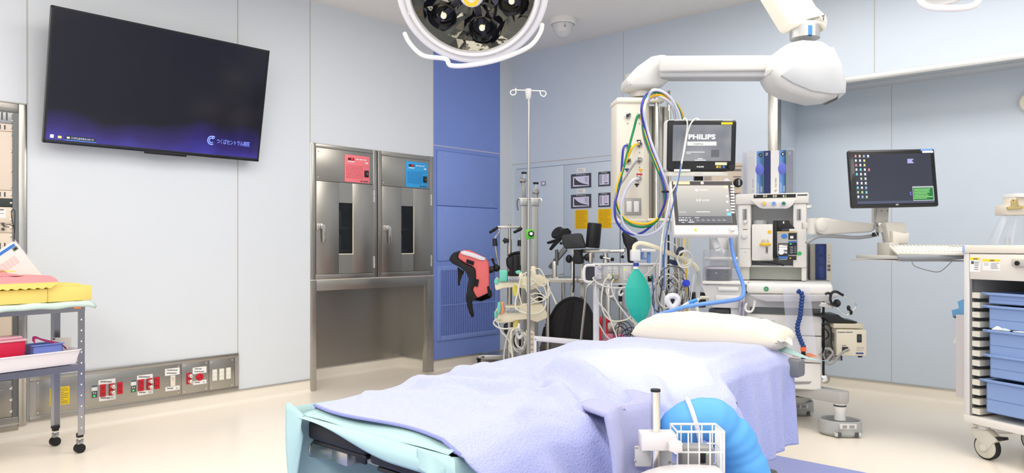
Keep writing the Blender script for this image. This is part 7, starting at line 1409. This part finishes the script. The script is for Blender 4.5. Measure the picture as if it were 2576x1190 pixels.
b = B(); t = PG.thing('lead_post', 'dark narrow post behind the cable loops by the machine', 'post'); b.box(PG.X(1690), PG.X(1694), .12, .14, .03, PG.Z(1692, 590), BLACK, .002); b.box(PG.X(1711), PG.X(1724), .15, .19, .03, PG.Z(1717, 590), M((150, 148, 142), .4, .6), .003); b.box(PG.X(1670), PG.X(1740), .05, .25, 0, .03, GUN, .004); b.box(PG.X(1680), PG.X(1720), .02, .12, PG.Z(1700, 775), PG.Z(1700, 737), M((40, 42, 46), .5), .008); b.box(PG.X(1745), PG.X(1779), .02, .12, PG.Z(1700, 775), PG.Z(1700, 737), M((36, 38, 42), .5), .012); b.make('frame', t)
# pink boxes and sack at floor level
PP = Pl(1545, 5.7); PK = M((250, 140, 170), .5)
rt = PP.thing('sharps_box', 'red sharps box low behind the table', 'box'); b = B(); b.box(PP.X(1510), PP.X(1531), 0, .12, .0, PP.Z(1520, 828), M((214, 40, 60), .45), .006); b.box(PP.X(1508), PP.X(1533), -.01, .13, PP.Z(1520, 812), PP.Z(1520, 800), M((214, 40, 60), .45), .004); b.box(PP.X(1512), PP.X(1529), .005, .12, PP.Z(1520, 828), PP.Z(1520, 812), M((214, 40, 60), .45)); b.make('body', rt)
rt = PP.thing('storage_box', 'pink plastic box with a rim low behind the table', 'box'); b = B(); b.box(PP.X(1513), PP.X(1563), -.2, -.03, 0, PP.Z(1540, 862, -.2), PK, .006); b.box(PP.X(1512), PP.X(1564), -.205, -.025, PP.Z(1540, 850, -.2), PP.Z(1540, 846, -.2), PK, .003); b.box(PP.X(1513), PP.X(1563), -.2, -.03, PP.Z(1540, 862, -.2), PP.Z(1540, 850, -.2), PK); b.make('body', rt)
rt = PP.thing('storage_box', 'flat pink tray with a crumpled white bag, above the pink box', 'box'); b = B(); b.box(PP.X(1511), PP.X(1558), .15, .3, 0, PP.Z(1530, 838, .15), M((96, 94, 90), .5), .004); b.box(PP.X(1511), PP.X(1530), .14, .3, PP.Z(1530, 838, .15), PP.Z(1530, 830, .15), PK, .004); b.make('body', rt)
b = B(); rn = random.Random(4); p = PP.q(1543, 826, .2)
def bag(u, v): a = u * 2 * math.pi; ph = v * math.pi; r_ = 1 + .16 * math.sin(a * 5 + v * 6) + .1 * math.sin(a * 3 - v * 9); return (p.x + .05 * math.sin(ph) * math.cos(a) * r_, p.y + .05 * math.sin(ph) * math.sin(a) * r_, p.z - .04 * math.cos(ph) * r_)
b.grid(30, 14, bag, M((232, 230, 220), .7)); b.make('plastic_bag', rt, smooth=60, label='crumpled white plastic bag')
# ---- teal reservoir bag with its arm
PR = Pl(1606, 4.42); t = PR.thing('breathing_bag', 'large teal breathing bag hanging from the cream arm of the machine', 'bag')
prof = [(0, .0), (.012, .03), (.018, .05), (.05, .11), (.108, .21), (.147, .36), (.161, .50), (.158, .62), (.138, .74), (.098, .86), (.05, .96), (.035, 1.0)]
zB0, zB1 = PR.Z(1609, 814), PR.Z(1600, 675); Hb = zB1 - zB0
hw_ = [(0, .004), (.04, .018), (.15, .050), (.3, .069), (.5, .0745), (.65, .070), (.8, .052), (.9, .033), (.97, .016), (1, .012)]
def hwid(s_):
    for i in range(len(hw_) - 1):
        if hw_[i][0] <= s_ <= hw_[i + 1][0]: f = (s_ - hw_[i][0]) / (hw_[i + 1][0] - hw_[i][0]); return hw_[i][1] + (hw_[i + 1][1] - hw_[i][1]) * f
    return .01
TB = M((44, 188, 166), .45, var=.04, vs=9)
def bagf(u, v): a = u * 2 * math.pi; w_ = hwid(v) * (1 + .02 * math.sin(a * 7 + v * 3)); xx = PR.X(1600 + 9 * (1 - v)); return (xx + w_ * math.cos(a), w_ * .42 * math.sin(a) * (1 - .25 * abs(math.cos(a))), zB0 + Hb * v)
b = B(); b.grid(48, 60, bagf, TB); b.make('bag_body', t, smooth=180)
b = B()
for sd in (0, .5): b.tube([V(bagf(sd, v / 40)) for v in range(41)], .0022, M((110, 214, 196), .5), 6)
b.make('seam', t, label='pale teal seam')
b = B(); b.tube([(PR.X(1609), 0, zB0 + .01), (PR.X(1611), 0, PR.Z(1611, 829))], .008, TB, 10, rads=[.010, .005]); b.make('tail', t)
b = B(); xn = PR.X(1600); b.cyl((xn, 0, zB1 - .004), (xn, 0, PR.Z(1600, 668)), .0155, WPAP, 20); b.make('neck', t); b = B(); b.cyl((xn, 0, PR.Z(1600, 670)), (xn, 0, PR.Z(1600, 661)), .0165, M((40, 70, 160), .4), 20); b.make('connector', t, label='blue connector')
t = PR.thing('machine_arm', 'long cream curved tube arm of the machine holding the teal bag', 'arm'); z8 = scr2(3.72, 1560, 560)
b = B(); b.box(PR.X(1586), PR.X(1610), -.028, .028, PR.Z(1598, 657), PR.Z(1598, 628), M((226, 226, 222), .4), .008); b.cyl((xn, 0, PR.Z(1600, 657)), (xn, 0, PR.Z(1600, 665)), .014, M((226, 226, 222), .4)); b.make('bag_mount', t)
AC = M((240, 232, 200), .42); b = B(); tubeP(b, PR, [(130, 260, 0), (138, 218, 0), (175, 196, 0), (230, 200, 0), (340, 235, .0), (500, 305, .04), (620, 350, .08), (690, 395, .12), (722, 440, .16)], .0135, AC, n=16, f=z8); b.make('arm_tube', t)
b = B(); tubeP(b, PR, [(722, 440, .16), (738, 490, .2), (735, 545, .24), (728, 590, .26), (728, 700, .28)], .0135, M((200, 200, 192), .4), n=16, f=z8); b.make('lower_tube', t)
b = B(); tubeP(b, PR, [(200, 258), (330, 262)], .010, M((226, 226, 222), .4), -.01, f=z8); b.make('clip', t)
rt = PR.thing('cable_clip', 'pair of pale blue clips under the cream arm', 'clip')
b = B(); BC_ = M((110, 150, 212), .45); PR.rect(b, *z8(195, 275), *z8(222, 345), BC_, .02, .02, .003); PR.rect(b, *z8(255, 275), *z8(285, 380), BC_, .02, .02, .003); PR.rect(b, *z8(195, 330), *z8(285, 345), BC_, .022, .015, .003); b.make('clip_body', rt)
rt = PR.thing('grip_sensor', 'navy blue clip and cuff hanging on the cream arm', 'clip'); NV = M((30, 40, 72), .45)
b = B(); b.prism(PR.poly([z8(545, 225), z8(590, 228), z8(598, 250), z8(575, 315), z8(525, 302), z8(520, 290)], -.03), 1, -.045, -.01, NV, .008); b.prism(PR.poly([z8(448, 340), z8(500, 350), z8(560, 370), z8(555, 395), z8(510, 402), z8(465, 385)], .06), 1, .03, .07, NV, .01); b.make('clip_body', rt)
for i in range(2): coil(PR, 1560 + 600 / 3.72, 560 + 340 / 3.72, 20 - 3 * i, 22 - 4 * i, 1.2, .0042, M((226, 226, 214), .42), ['outer', 'inner'][i] + ' pale lead looped over the cream arm', y=-.05, rnd=40 + i, name='lead_loop', jit=.08)
pts = PR.pts([z8(390, 210), z8(420, 175), z8(480, 190), z8(540, 230), z8(600, 290), z8(640, 380), z8(640, 480)], -.03); cable('lead', [PR.m @ p for p in pts], .004, M((220, 220, 210), .42), 'thin pale lead arching above the cream arm', 'cable')
# blue corrugated hose
HB = M((112, 160, 238), .4)
path = [at_d(1560 + x / 3.72, 560 + y / 3.72, d) for x, y, d in ((1030, 90, 4.45), (1035, 150, 4.42), (1052, 270, 4.40), (1085, 400, 4.38), (1125, 510, 4.36), (1155, 600, 4.32), (1150, 680, 4.25), (1105, 715, 4.15), (1000, 735, 4.05), (880, 750, 3.98), (750, 765, 3.95), (600, 790, 3.95), (450, 835, 3.97), (350, 868, 4.0), (305, 890, 4.03), (325, 905, 4.06), (420, 880, 4.1), (500, 845, 4.12))]
o = cable('breathing_hose', path, .0115, HB, 'light blue corrugated breathing hose curving from the machine over the pillow', 'hose', n=14, seg=22, rib=.84)
path = [at_d(1560 + x / 3.72, 560 + y / 3.72, d) for x, y, d in ((500, 845, 4.12), (560, 800, 4.14), (640, 750, 4.18))]
cable('hose_tip', path, .009, M((210, 214, 222), .4), 'pale plastic tip of the blue corrugated hose', 'hose'); b = B(); b.tube([at_d(1560 + 635 / 3.72, 560 + 752 / 3.72, 4.18), at_d(1560 + 715 / 3.72, 560 + 725 / 3.72, 4.2)], .011, M((70, 150, 232), .4), 14); o = b.make('hose_connector'); tag(o, 'bright blue connector behind the corrugated hose', 'connector')
PRm = Pl(1692, 4.3); pts = []; b = B(); p = PRm.q(1692, 759, 0); b.tube([(p.x + .028 * math.cos(R(a)) + .006 * math.sin(R(2 * a)), 0, p.z + .034 * math.sin(R(a))) for a in range(0, 360, 15)], .017, M((236, 236, 238), .4), 14, closed=True); o = b.make('face_mask', None, PRm.loc, PRm.yaw); tag(o, 'white ring-shaped mask hanging among the cables', 'mask')
b = B(); p = PRm.q(1726, 713, 0); b.lathe([(.018, -.014), (.022, 0), (.018, .014), (0, .015)], p, M((40, 60, 190), .4), 16, (.5, -1, .4)); o = b.make('blue_plug', None, PRm.loc, PRm.yaw); tag(o, 'small royal blue plug on a lead left of the bellows', 'plug')
cable('corrugated_tube', [AM.m @ AM.q(1792, 750, .03)] + [at_d(x, y, d) for x, y, d in ((1756, 752, 4.79), (1756, 790, 4.75), (1775, 840, 4.72), (1790, 870, 4.7))], .012, M((226, 222, 206), .45), 'short cream ribbed tube behind the blue hose', 'hose', n=12, seg=12, rib=.85)
b = B(); PA = AM
def plast(u, v): a = (u - .5) * 2; w_ = .022 + .03 * v; return (PA.X(1868, -.07) + a * w_, -.07 + .028 * math.sin(u * 16 + v * 3), PA.Z(1868, 757, -.07) - .20 * v)
b.grid(30, 14, plast, M((224, 224, 238), .12, alpha=.45)); o = b.make('plastic_bundle', None, PA.loc, PA.yaw, smooth=60, solid=.001); tag(o, 'bundle of clear plastic hanging left of the white hook', 'plastic')
# ================================================================ computer and arm at the right
SG = M((206, 202, 192), .42)
t, k, mx3, mz3, hw, hh = mon(2248, 448, 4.42, 219, 147, -6, -1.2, 'computer_display', 'black touch display with a dark desktop on the wall arm at the right')
b = B(); b.box(-hw, hw, 0, .035, -hh, hh, M((18, 18, 20), .25, coat=.4), .012, seg=3); b.make('case', t)
zm_ = lambda x, y: (((x - (430 + (y - 105) * .055)) / 668 * 2 - 1) * hw, (1 - (y - (115 - 18 * (x - 430) / 670)) / 461 * 2) * hh)
def G5(b, x0, y0, x1, y1, mat, y=-.001, th=.001): (a, c), (d, e) = zm_(x0, y0), zm_(x1, y1); b.box(a, d, y, y + th, e, c, mat); return b
b = B(); ds = M((44, 46, 56), .15, emit=.5, var=.15, vs=4); a0, c0 = zm_(472, 152); a1, c1 = zm_(1083, 528); b.box(a0, a1, -.0005, .001, c1, c0, ds); sc_ = b.make('screen', t)
b = B(); rn = random.Random(9); ic = [(220, 220, 224), (150, 190, 120), (120, 150, 220), (214, 190, 110), (90, 200, 190), (200, 110, 110)]
cols = {0: 4, 1: 3, 2: 3, 3: 4, 4: 3, 5: 2, 6: 3, 7: 3, 8: 3, 9: 3}
for r_ in range(10):
    for c_ in range(cols[r_]):
        x = 486 + c_ * 32 + r_ * 2 + (32 if r_ == 5 else 0); y = 163 + r_ * 36; G5(b, x - 6, y - 9, x + 7, y + 5, M(ic[rn.choice([0, 0, 0, 1, 2, 3, 4, 5])], .5, emit=.6), -.0012, .0006); G5(b, x - 9, y + 8, x + 10, y + 10, M((150, 150, 156), .5, emit=.4), -.0012, .0006)
b.make('desktop_icons', sc_)
b = B(); G5(b, 918, 402, 1085, 512, M((150, 156, 160), .5, emit=.4), -.0014, .0006); G5(b, 922, 414, 1078, 506, M((16, 92, 40), .5, emit=.45), -.002, .0006)
for i in range(7): G5(b, 928, 422 + i * 12, 928 + rn.randint(100, 145), 425 + i * 12, M((120, 180, 110), .5, emit=.4), -.0026, .0004)
b.make('window_box', sc_, label='green message window')
b = B(); 
for i in range(4): G5(b, 884, 184 + 9 * i, 884 + (46, 36, 40, 48)[i], 189 + 9 * i, M((150, 150, 220), .5, emit=.7), -.0016, .0006)
b.make('desktop_text', sc_); b = B(); G5(b, 497, 524, 1085, 528, M((60, 66, 84), .5, emit=.5), -.0012, .0005); b.make('taskbar', sc_)
b = B(); a, c = zm_(908, 458); b.tube([(a + .006 * math.cos(R(q_)), -.001, c + .008 * math.sin(R(q_))) for q_ in range(60, 320, 20)], .0016, M((110, 110, 230), .5, emit=.8), 6); b.make('logo', sc_)
b = B(); G5(b, 988, 103, 1078, 117, M((110, 150, 226), .5), -.0015, .0015); G5(b, 1000, 119, 1084, 132, WPAP, -.0015, .0015); b.make('sticker', t, label='blue and white stickers')
a, c = zm_(800, 545); text('elo', 'lettering', t, M((180, 180, 176), .5), h=.011, origin=(a, -.0005, c), bold=.04)
b = B(); b.box(-.05, .05, .035, .06, -.05, .05, GUN, .004); b.make('mount_plate', t)
PE = Pl(2225, 4.5); t = PE.thing('workstation_arm', 'cream articulated arm with cup holder carrying the touch display', 'arm'); zc_ = scr2(3.1326, 2000, 340)
b = B(); b.prism(PE.poly([zc_(645, 560), zc_(768, 555), zc_(762, 690), zc_(645, 692)]), 1, .04, .07, SG, .004); 
for x_ in (680, 730): b.lathe([(.004, 0), (.004, .001), (0, .001)], PE.q(*zc_(x_, 597), .04), DGREY, 8, (0, -1, 0))
b.make('upright_plate', t)
b = B(); arm = [zc_(150, 700), zc_(165, 668), zc_(200, 648), zc_(250, 652), zc_(420, 680), zc_(610, 694), zc_(632, 715), zc_(630, 745), zc_(600, 766), zc_(420, 775), zc_(230, 788), zc_(185, 776), zc_(158, 745)]
b.prism(PE.poly(arm, .05), 1, .04, .12, SG, .016, seg=4); b.lathe([(.034, 0), (.034, .004), (.03, .006), (0, .006)], PE.q(*zc_(210, 712), .04), M((214, 210, 200), .42), 28, (0, -1, 0)); b.make('spring_arm', t)
b = B(); b.cyl(PE.q(*zc_(130, 655), .08), PE.q(*zc_(130, 780), .08), .03, M((214, 210, 200), .42), 24); b.box(PE.q(*zc_(60, 700), .08).x, PE.q(*zc_(150, 700), .08).x, .07, .10, PE.q(*zc_(100, 740), .08).z, PE.q(*zc_(100, 690), .08).z, SG, .004); b.make('arm_hinge', t)
b = B(); b.cyl(PE.q(*zc_(684, 692), .05), PE.q(*zc_(684, 768), .05), .03, SG, 24); b.box(PE.q(*zc_(650, 700), .03).x, PE.q(*zc_(735, 700), .03).x, .02, .08, PE.q(*zc_(690, 716), .03).z, PE.q(*zc_(690, 690), .03).z, CHROME, .004); b.make('joint', t)
b = B(); b.tube(spline(PE.pts([zc_(645, 572), zc_(637, 620), zc_(632, 680), zc_(634, 740), zc_(640, 780)], .03), 14), .005, MGREY, 10, rib=.7); b.make('spiral_cable', t)
b = B(); b.cyl(PE.q(*zc_(633, 768), .04), PE.q(*zc_(633, 798), .04), .018, BLACK, 16); b.make('cable_clamp', t)
cable('grey_cable', [PE.m @ p for p in PE.pts([zc_(90, 850, ), zc_(120, 830), zc_(170, 802), zc_(230, 795), zc_(350, 800), zc_(480, 808), zc_(570, 800), zc_(630, 788)], .06)], .0105, M((150, 152, 152), .45), 'thick grey cable running under the cream arm', 'cable', n=12)
cable('thin_lead', [PE.m @ p for p in PE.pts([zc_(632, 740), zc_(640, 780), zc_(680, 825), zc_(730, 860)], .02)], .002, LGREY, 'thin pale lead from the arm joint to the keyboard', 'cable', n=6)
b = B(); b.prism(PE.poly([zc_(705, 692), zc_(720, 686), zc_(855, 688), zc_(866, 700), zc_(868, 760), zc_(884, 770), zc_(884, 858), zc_(735, 860), zc_(728, 800)], -.02), 1, -.03, .05, SG, .006); b.prism(PE.poly([zc_(757, 755), zc_(850, 775), zc_(886, 768), zc_(882, 856), zc_(762, 856)], -.04), 1, -.06, -.03, M((226, 220, 208), .42), .004); b.make('pocket', t)
b = B(); trz = PE.Z(2240, 637); y0 = -.26
b.prism([(PE.X(2191, y0 + .1), 0.10), (PE.X(2258, y0 + .0), y0 + .01), (PE.X(2425, y0), y0), (PE.X(2440, y0), .1), ], 2, trz - .045, trz - .037, SG); b.prism([(PE.X(2200, y0 + .1), 0.08), (PE.X(2262, y0), y0 + .02), (PE.X(2430, y0), y0), (PE.X(2440, y0), .1)], 2, trz - .03, trz - .012, SG, .003); b.box(PE.X(2216, 0), PE.X(2240, 0), -.1, .05, trz - .03, PE.Z(2240, 610), SG, .004); b.make('keyboard_tray', t)
b = B(); yk = -.30; b.tube(spline([PE.q(2259, 647, yk), PE.q(2275, 649, yk - .01), PE.q(2340, 648, yk - .012), PE.q(2425, 644, yk - .005)], 8), .0175, M((138, 142, 146), .6), 14); b.make('palm_rest', t, label='grey foam palm rest')
# keyboard, tilted
zk0, zk1 = PE.Z(2300, 636, yk), PE.Z(2300, 616, -.08); p0 = PE.q(2260, 640, yk + .02); rk = PE.thing('keyboard', 'cream keyboard on the tray of the display arm', 'keyboard')
KB = M((232, 226, 212), .5); ang = math.atan2(zk1 - zk0, .19); KM = Matrix.Translation((PE.X(2262, yk), yk + .018, zk0)) @ Matrix.Rotation(-.22, 4, 'Z') @ Matrix.Rotation(ang, 4, 'X')
kw = .44; b = B(); b.box(0, kw, 0, .18, -.015, 0, KB, .004, KM); kb = b.make('base', rk)
b = B(); key = M((240, 236, 226), .5); gk = M((196, 192, 182), .5)
for r_ in range(6):
    x = .012; 
    while x < kw - .02: w_ = .0155; b.box(x, x + w_, .012 + r_ * .0265, .012 + r_ * .0265 + .021, 0, .008, gk if (x > .3 and r_ > 3) or r_ == 5 else key, .001, KM, 1); x += .0195
o = b.make('key', kb); o['kind'] = 'stuff'
cable('thin_lead', [PE.m @ p for p in PE.pts([zc_(920, 990), zc_(940, 1030), zc_(1030, 1062), zc_(1130, 1078), zc_(1190, 1040), zc_(1255, 975)], -.1)], .0022, MGREY, 'thin grey lead hanging below the keyboard tray', 'cable', n=6)
# ---------------- small blue-fronted computer behind the machine worktop
PC_ = Pl(2062, 5.0, YAW - R(14)); t = PC_.thing('computer_tower', 'small grey computer tower with a navy front standing on the machine', 'computer'); zq2 = scr2(3.4, 1840, 350)
zb0, zb1 = AM.Z(1980, 713.5, -.1) + .0045, PC_.Z(2060, 613); b = B(); b.box(PC_.X(2038), PC_.X(2091.5), 0, .3, zb0, zb1, M((168, 166, 158), .5), .003); b.make('case', t)
b = B(); b.box(PC_.X(2051), PC_.X(2078.5), -.008, .0, zb0 + .005, zb1 - .002, M((28, 48, 104), .4), .003)
for (q0, q1) in ((.06, .3), (.36, .55), (.62, .94)): b.box(PC_.X(2060), PC_.X(2072), -.009, -.0075, zb1 - (zb1 - zb0) * q1, zb1 - (zb1 - zb0) * q0, M((40, 62, 124), .4), .001)
b.make('front_panel', t, label='navy front panel')
b = B(); b.box(PC_.X(2078.5), PC_.X(2091), -.006, .0, zb0, zb1, M((206, 200, 186), .45), .002); 
for (q_, h_) in ((.3, .004), (.38, .004), (.48, .006)): b.box(PC_.X(2083.5), PC_.X(2086), -.007, -.005, zb1 - (zb1 - zb0) * q_ - h_, zb1 - (zb1 - zb0) * q_, BLACK)
for q_ in (.57, .67):
    for x_ in (2081.5, 2085.5): b.box(PC_.X(x_), PC_.X(x_ + 2.6), -.007, -.005, zb1 - (zb1 - zb0) * q_ - .018, zb1 - (zb1 - zb0) * q_, BLACK)
b.make('port_strip', t, label='beige strip with ports')
# ---------------- isolation transformer on a bracket beside the machine
zt7 = scr2(3.216, 1840, 640); PI = Pl(2140, 4.55, YAW - R(9)); t = PI.thing('isolation_transformer', 'beige isolation transformer box with a black switch hung beside the machine', 'transformer')
BT = M((222, 214, 192), .45); zA, zB_ = PI.Z(2140, 895), PI.Z(2140, 829); b = B(); b.box(PI.X(2104), PI.X(2179), 0, .24, zA, zB_, BT, .004); b.box(PI.X(2104) - .003, PI.X(2104), .02, .2, zA + .03, zB_ - .03, M((190, 184, 166), .5))
for i in range(9): b.box(PI.X(2104) - .004, PI.X(2104) - .002, .04 + .018 * i, .048 + .018 * i, zB_ - .08, zB_ - .03, DGREY)
b.make('case', t)
b = B(); b.box(PI.X(2104), PI.X(2179), -.004, 0, zA + .002, zB_ - .002, BT, .002); fp = b.make('front_plate', t)
b = B(); PI.rect(b, 2156.5, 841, 2168, 861.5, BLACK, -.010, .008, .002); PI.rect(b, 2159, 846, 2165.5, 857, M((50, 70, 66), .4), -.013, .004, .001); b.make('switch', fp, label='black rocker switch')
b = B(); PI.rect(b, 2119, 873, 2134, 884.5, M((40, 40, 42), .5), -.010, .008, .002); b.make('inlet', fp, label='black power inlet')
F_ = Face(PI.loc, PI.yaw, 1, -.004); b = B(); micro(b, F_, 2107, 834, 2152, 837.5, 1, seed=3, out=.001, h=.8); micro(b, F_, 2118, 868, 2132, 870, 1, seed=4, out=.001, h=.8); micro(b, F_, 2154, 892 - 20, 2174, 884, 3, MGREY, seed=5, out=.001, h=.3); F_.rect(b, 2153, 887, 2172, 891, M((60, 80, 140), .5), .0008, .001); b.make('print', fp)
p = PI.q(2163.5, 897.5, .03); b = B(); b.cyl((p.x, .03, zA - .012), (p.x, .03, zA), .012, BLACK, 14, .015); b.make('foot', t)
b = B(); b.box(PI.X(2098), PI.X(2173), .01, .22, PI.Z(2140, 827), PI.Z(2140, 815), M((214, 204, 180), .45), .003); b.make('upper_unit', t, label='flat beige unit on top')
b = B(); b.prism(PI.poly([zt7(690, 487), zt7(865, 487), zt7(880, 500), zt7(915, 525), zt7(1020, 545), zt7(1020, 556), zt7(800, 556), zt7(760, 520)], .02), 1, .02, .2, BLACK, .004); b.make('cable_tray', t, label='black folded tray')
b = B(); b.box(PI.X(2068), PI.X(2104), .1, .16, PI.Z(2090, 880), PI.Z(2090, 820), M((150, 148, 140), .4, .5), .004); b.box(PI.X(2066), PI.X(2178), .04, .2, zA - .006, zA - .001, M((190, 188, 180), .4, .5)); b.make('bracket', t)
b = B(); PI.rect(b, 2080, 896, 2119, 907, MGREY, .05, .04, .002); PI.rect(b, 2116, 896, 2119, 907, BLACK, .045, .045); b.make('plug_box', t)
cable('power_cord', [PI.m @ p for p in PI.pts([zt7(955, 770), zt7(920, 780), zt7(870, 820), zt7(830, 870), zt7(790, 888), zt7(765, 875), zt7(790, 840), zt7(820, 800), zt7(800, 770), zt7(770, 760)], -.05)], .0075, M((150, 148, 146), .5), 'grey power cord bending from the transformer inlet', 'cable')
for i in range(3): coil(PI, 1840 + 790 / 3.216, 640 + (800 + 6 * i) / 3.216, 8 + 2 * i, 13 + i, 1.2, .0042, M(((130, 130, 132), (90, 90, 94), (160, 158, 154))[i], .5), 'grey cord loop left of the transformer box', y=.0 + .02 * i, rnd=60 + i, name='cord_loop', group='cord loops left of the transformer', jit=.12)
cable('black_cord', [PI.m @ p for p in PI.pts([zt7(740, 560), zt7(790, 575), zt7(808, 640), zt7(808, 700), zt7(820, 780)], .0)], .004, BLACK, 'black cord down the left side of the transformer', 'cable')
cable('black_cord', [PI.m @ p for p in PI.pts([zt7(740, 590), zt7(775, 620), zt7(785, 660), zt7(760, 685), zt7(735, 680)], .02)], .005, BLACK, 'short black cord loop by the black rail', 'cable')
# ---------------- stethoscope hung on the rail end
PH = Pl(2120, 4.5); t = PH.thing('stethoscope', 'stethoscope with black tube and steel binaurals hung on the rail end', 'stethoscope')
b = B(); tubeP(b, PH, [(760, 322), (785, 312), (802, 330), (800, 365), (815, 400), (838, 412), (865, 400)], .0075, BLACK, 0, f=zt7); tubeP(b, PH, [(802, 330), (820, 305), (850, 302), (880, 318), (905, 332)], .0078, BLACK, 0, f=zt7); b.make('tubing', t)
b = B(); tubeP(b, PH, [(900, 330), (960, 360), (1005, 400), (1005, 430), (975, 460)], .0032, CHROME, 0, f=zt7); tubeP(b, PH, [(838, 415), (880, 455), (930, 490), (955, 475), (945, 450)], .0032, CHROME, 0, f=zt7); b.make('binaurals', t)
for (x_, y_) in ((948, 434), (966, 468)): p = PH.q(*zt7(x_, y_)); B().ball(p, .012, BLACK, 14, (.9, .9, 1.4)).make('ear_tip', t)
p = PH.q(*zt7(858, 396)); b = B(); b.lathe([(.022, 0), (.024, .008), (.012, .014), (0, .014)], p, BLACK, 20, (-.8, -.6, .1)); b.make('chest_piece', t)
b = B(); b.prism(PH.poly([zt7(705, 420), zt7(735, 388), zt7(830, 395), zt7(825, 440), zt7(780, 432)], .02), 1, .02, .05, M((190, 188, 182), .3, .8), .003); rt = PH.thing('rail_bracket', 'small steel bracket under the right end of the machine worktop', 'bracket'); b.make('bracket', rt)
# ---------------- wall shelf end with clips at the far right
PW = Pl(2555, 4.6); t = PW.thing('clip_board_holder', 'cream box with gold bulldog clips and a clear plastic bag at the right edge', 'holder'); z9 = scr2(2.8333, 2300, 440)
CB = M((234, 224, 208), .45); b = B(); b.prism(PW.poly([z9(718, 133), z9(860, 133), z9(860, 160), z9(720, 160)], 0), 1, -.02, .12, WPAP, .003); b.prism(PW.poly([z9(722, 158), z9(860, 158), z9(860, 285), z9(663, 285), z9(663, 212), z9(722, 212)], 0), 1, 0, .12, CB, .004); b.make('box', t)
b = B(); b.cyl(PW.q(*z9(664, 238), -.01), PW.q(*z9(772, 230), -.01), .009, M((226, 206, 140), .3, .6), 14); b.prism(PW.poly([z9(690, 180), z9(740, 172), z9(748, 230), z9(700, 232)], -.02), 1, -.02, -.01, M((222, 200, 140), .3, .6), .003); b.tube([PW.q(*z9(700 + 14 * math.cos(q_), 190 + 14 * math.sin(q_)), -.025) for q_ in [i * .6 for i in range(11)]], .003, M((222, 200, 140), .3, .6), 8); b.make('bulldog_clip', t, label='gold bulldog clip')
def pbag(u, v): a = u; x0, x1 = 660 - 145 * v - 10 * math.sin(v * 3), 800; p = PW.q(*z9(x0 + (x1 - x0) * u, 225 + 268 * v), .04 + .03 * math.sin(u * 17) * v); return tuple(p)
b = B(); b.grid(40, 14, pbag, M((226, 228, 232), .12, alpha=.28)); b.make('plastic_bag', t, smooth=60, label='clear plastic bag')
b = B(); b.cyl((.03, .12, 1.2), (.03, .12, .03), .015, FW, 16); b.box(-.12, .2, .0, .24, .0, .03, FW, .006); b.make('stand', t)
b = B(); b.lathe([(.07, 0), (.07, .05), (.06, .06), (0, .06)], at_ax(2596, 258, 1, YR - .0005), CREAM, 32, (0, -1, 0)); tag(b.make('wall_unit'), 'cream edge of a round wall unit cut by the right border of the photo', 'unit')
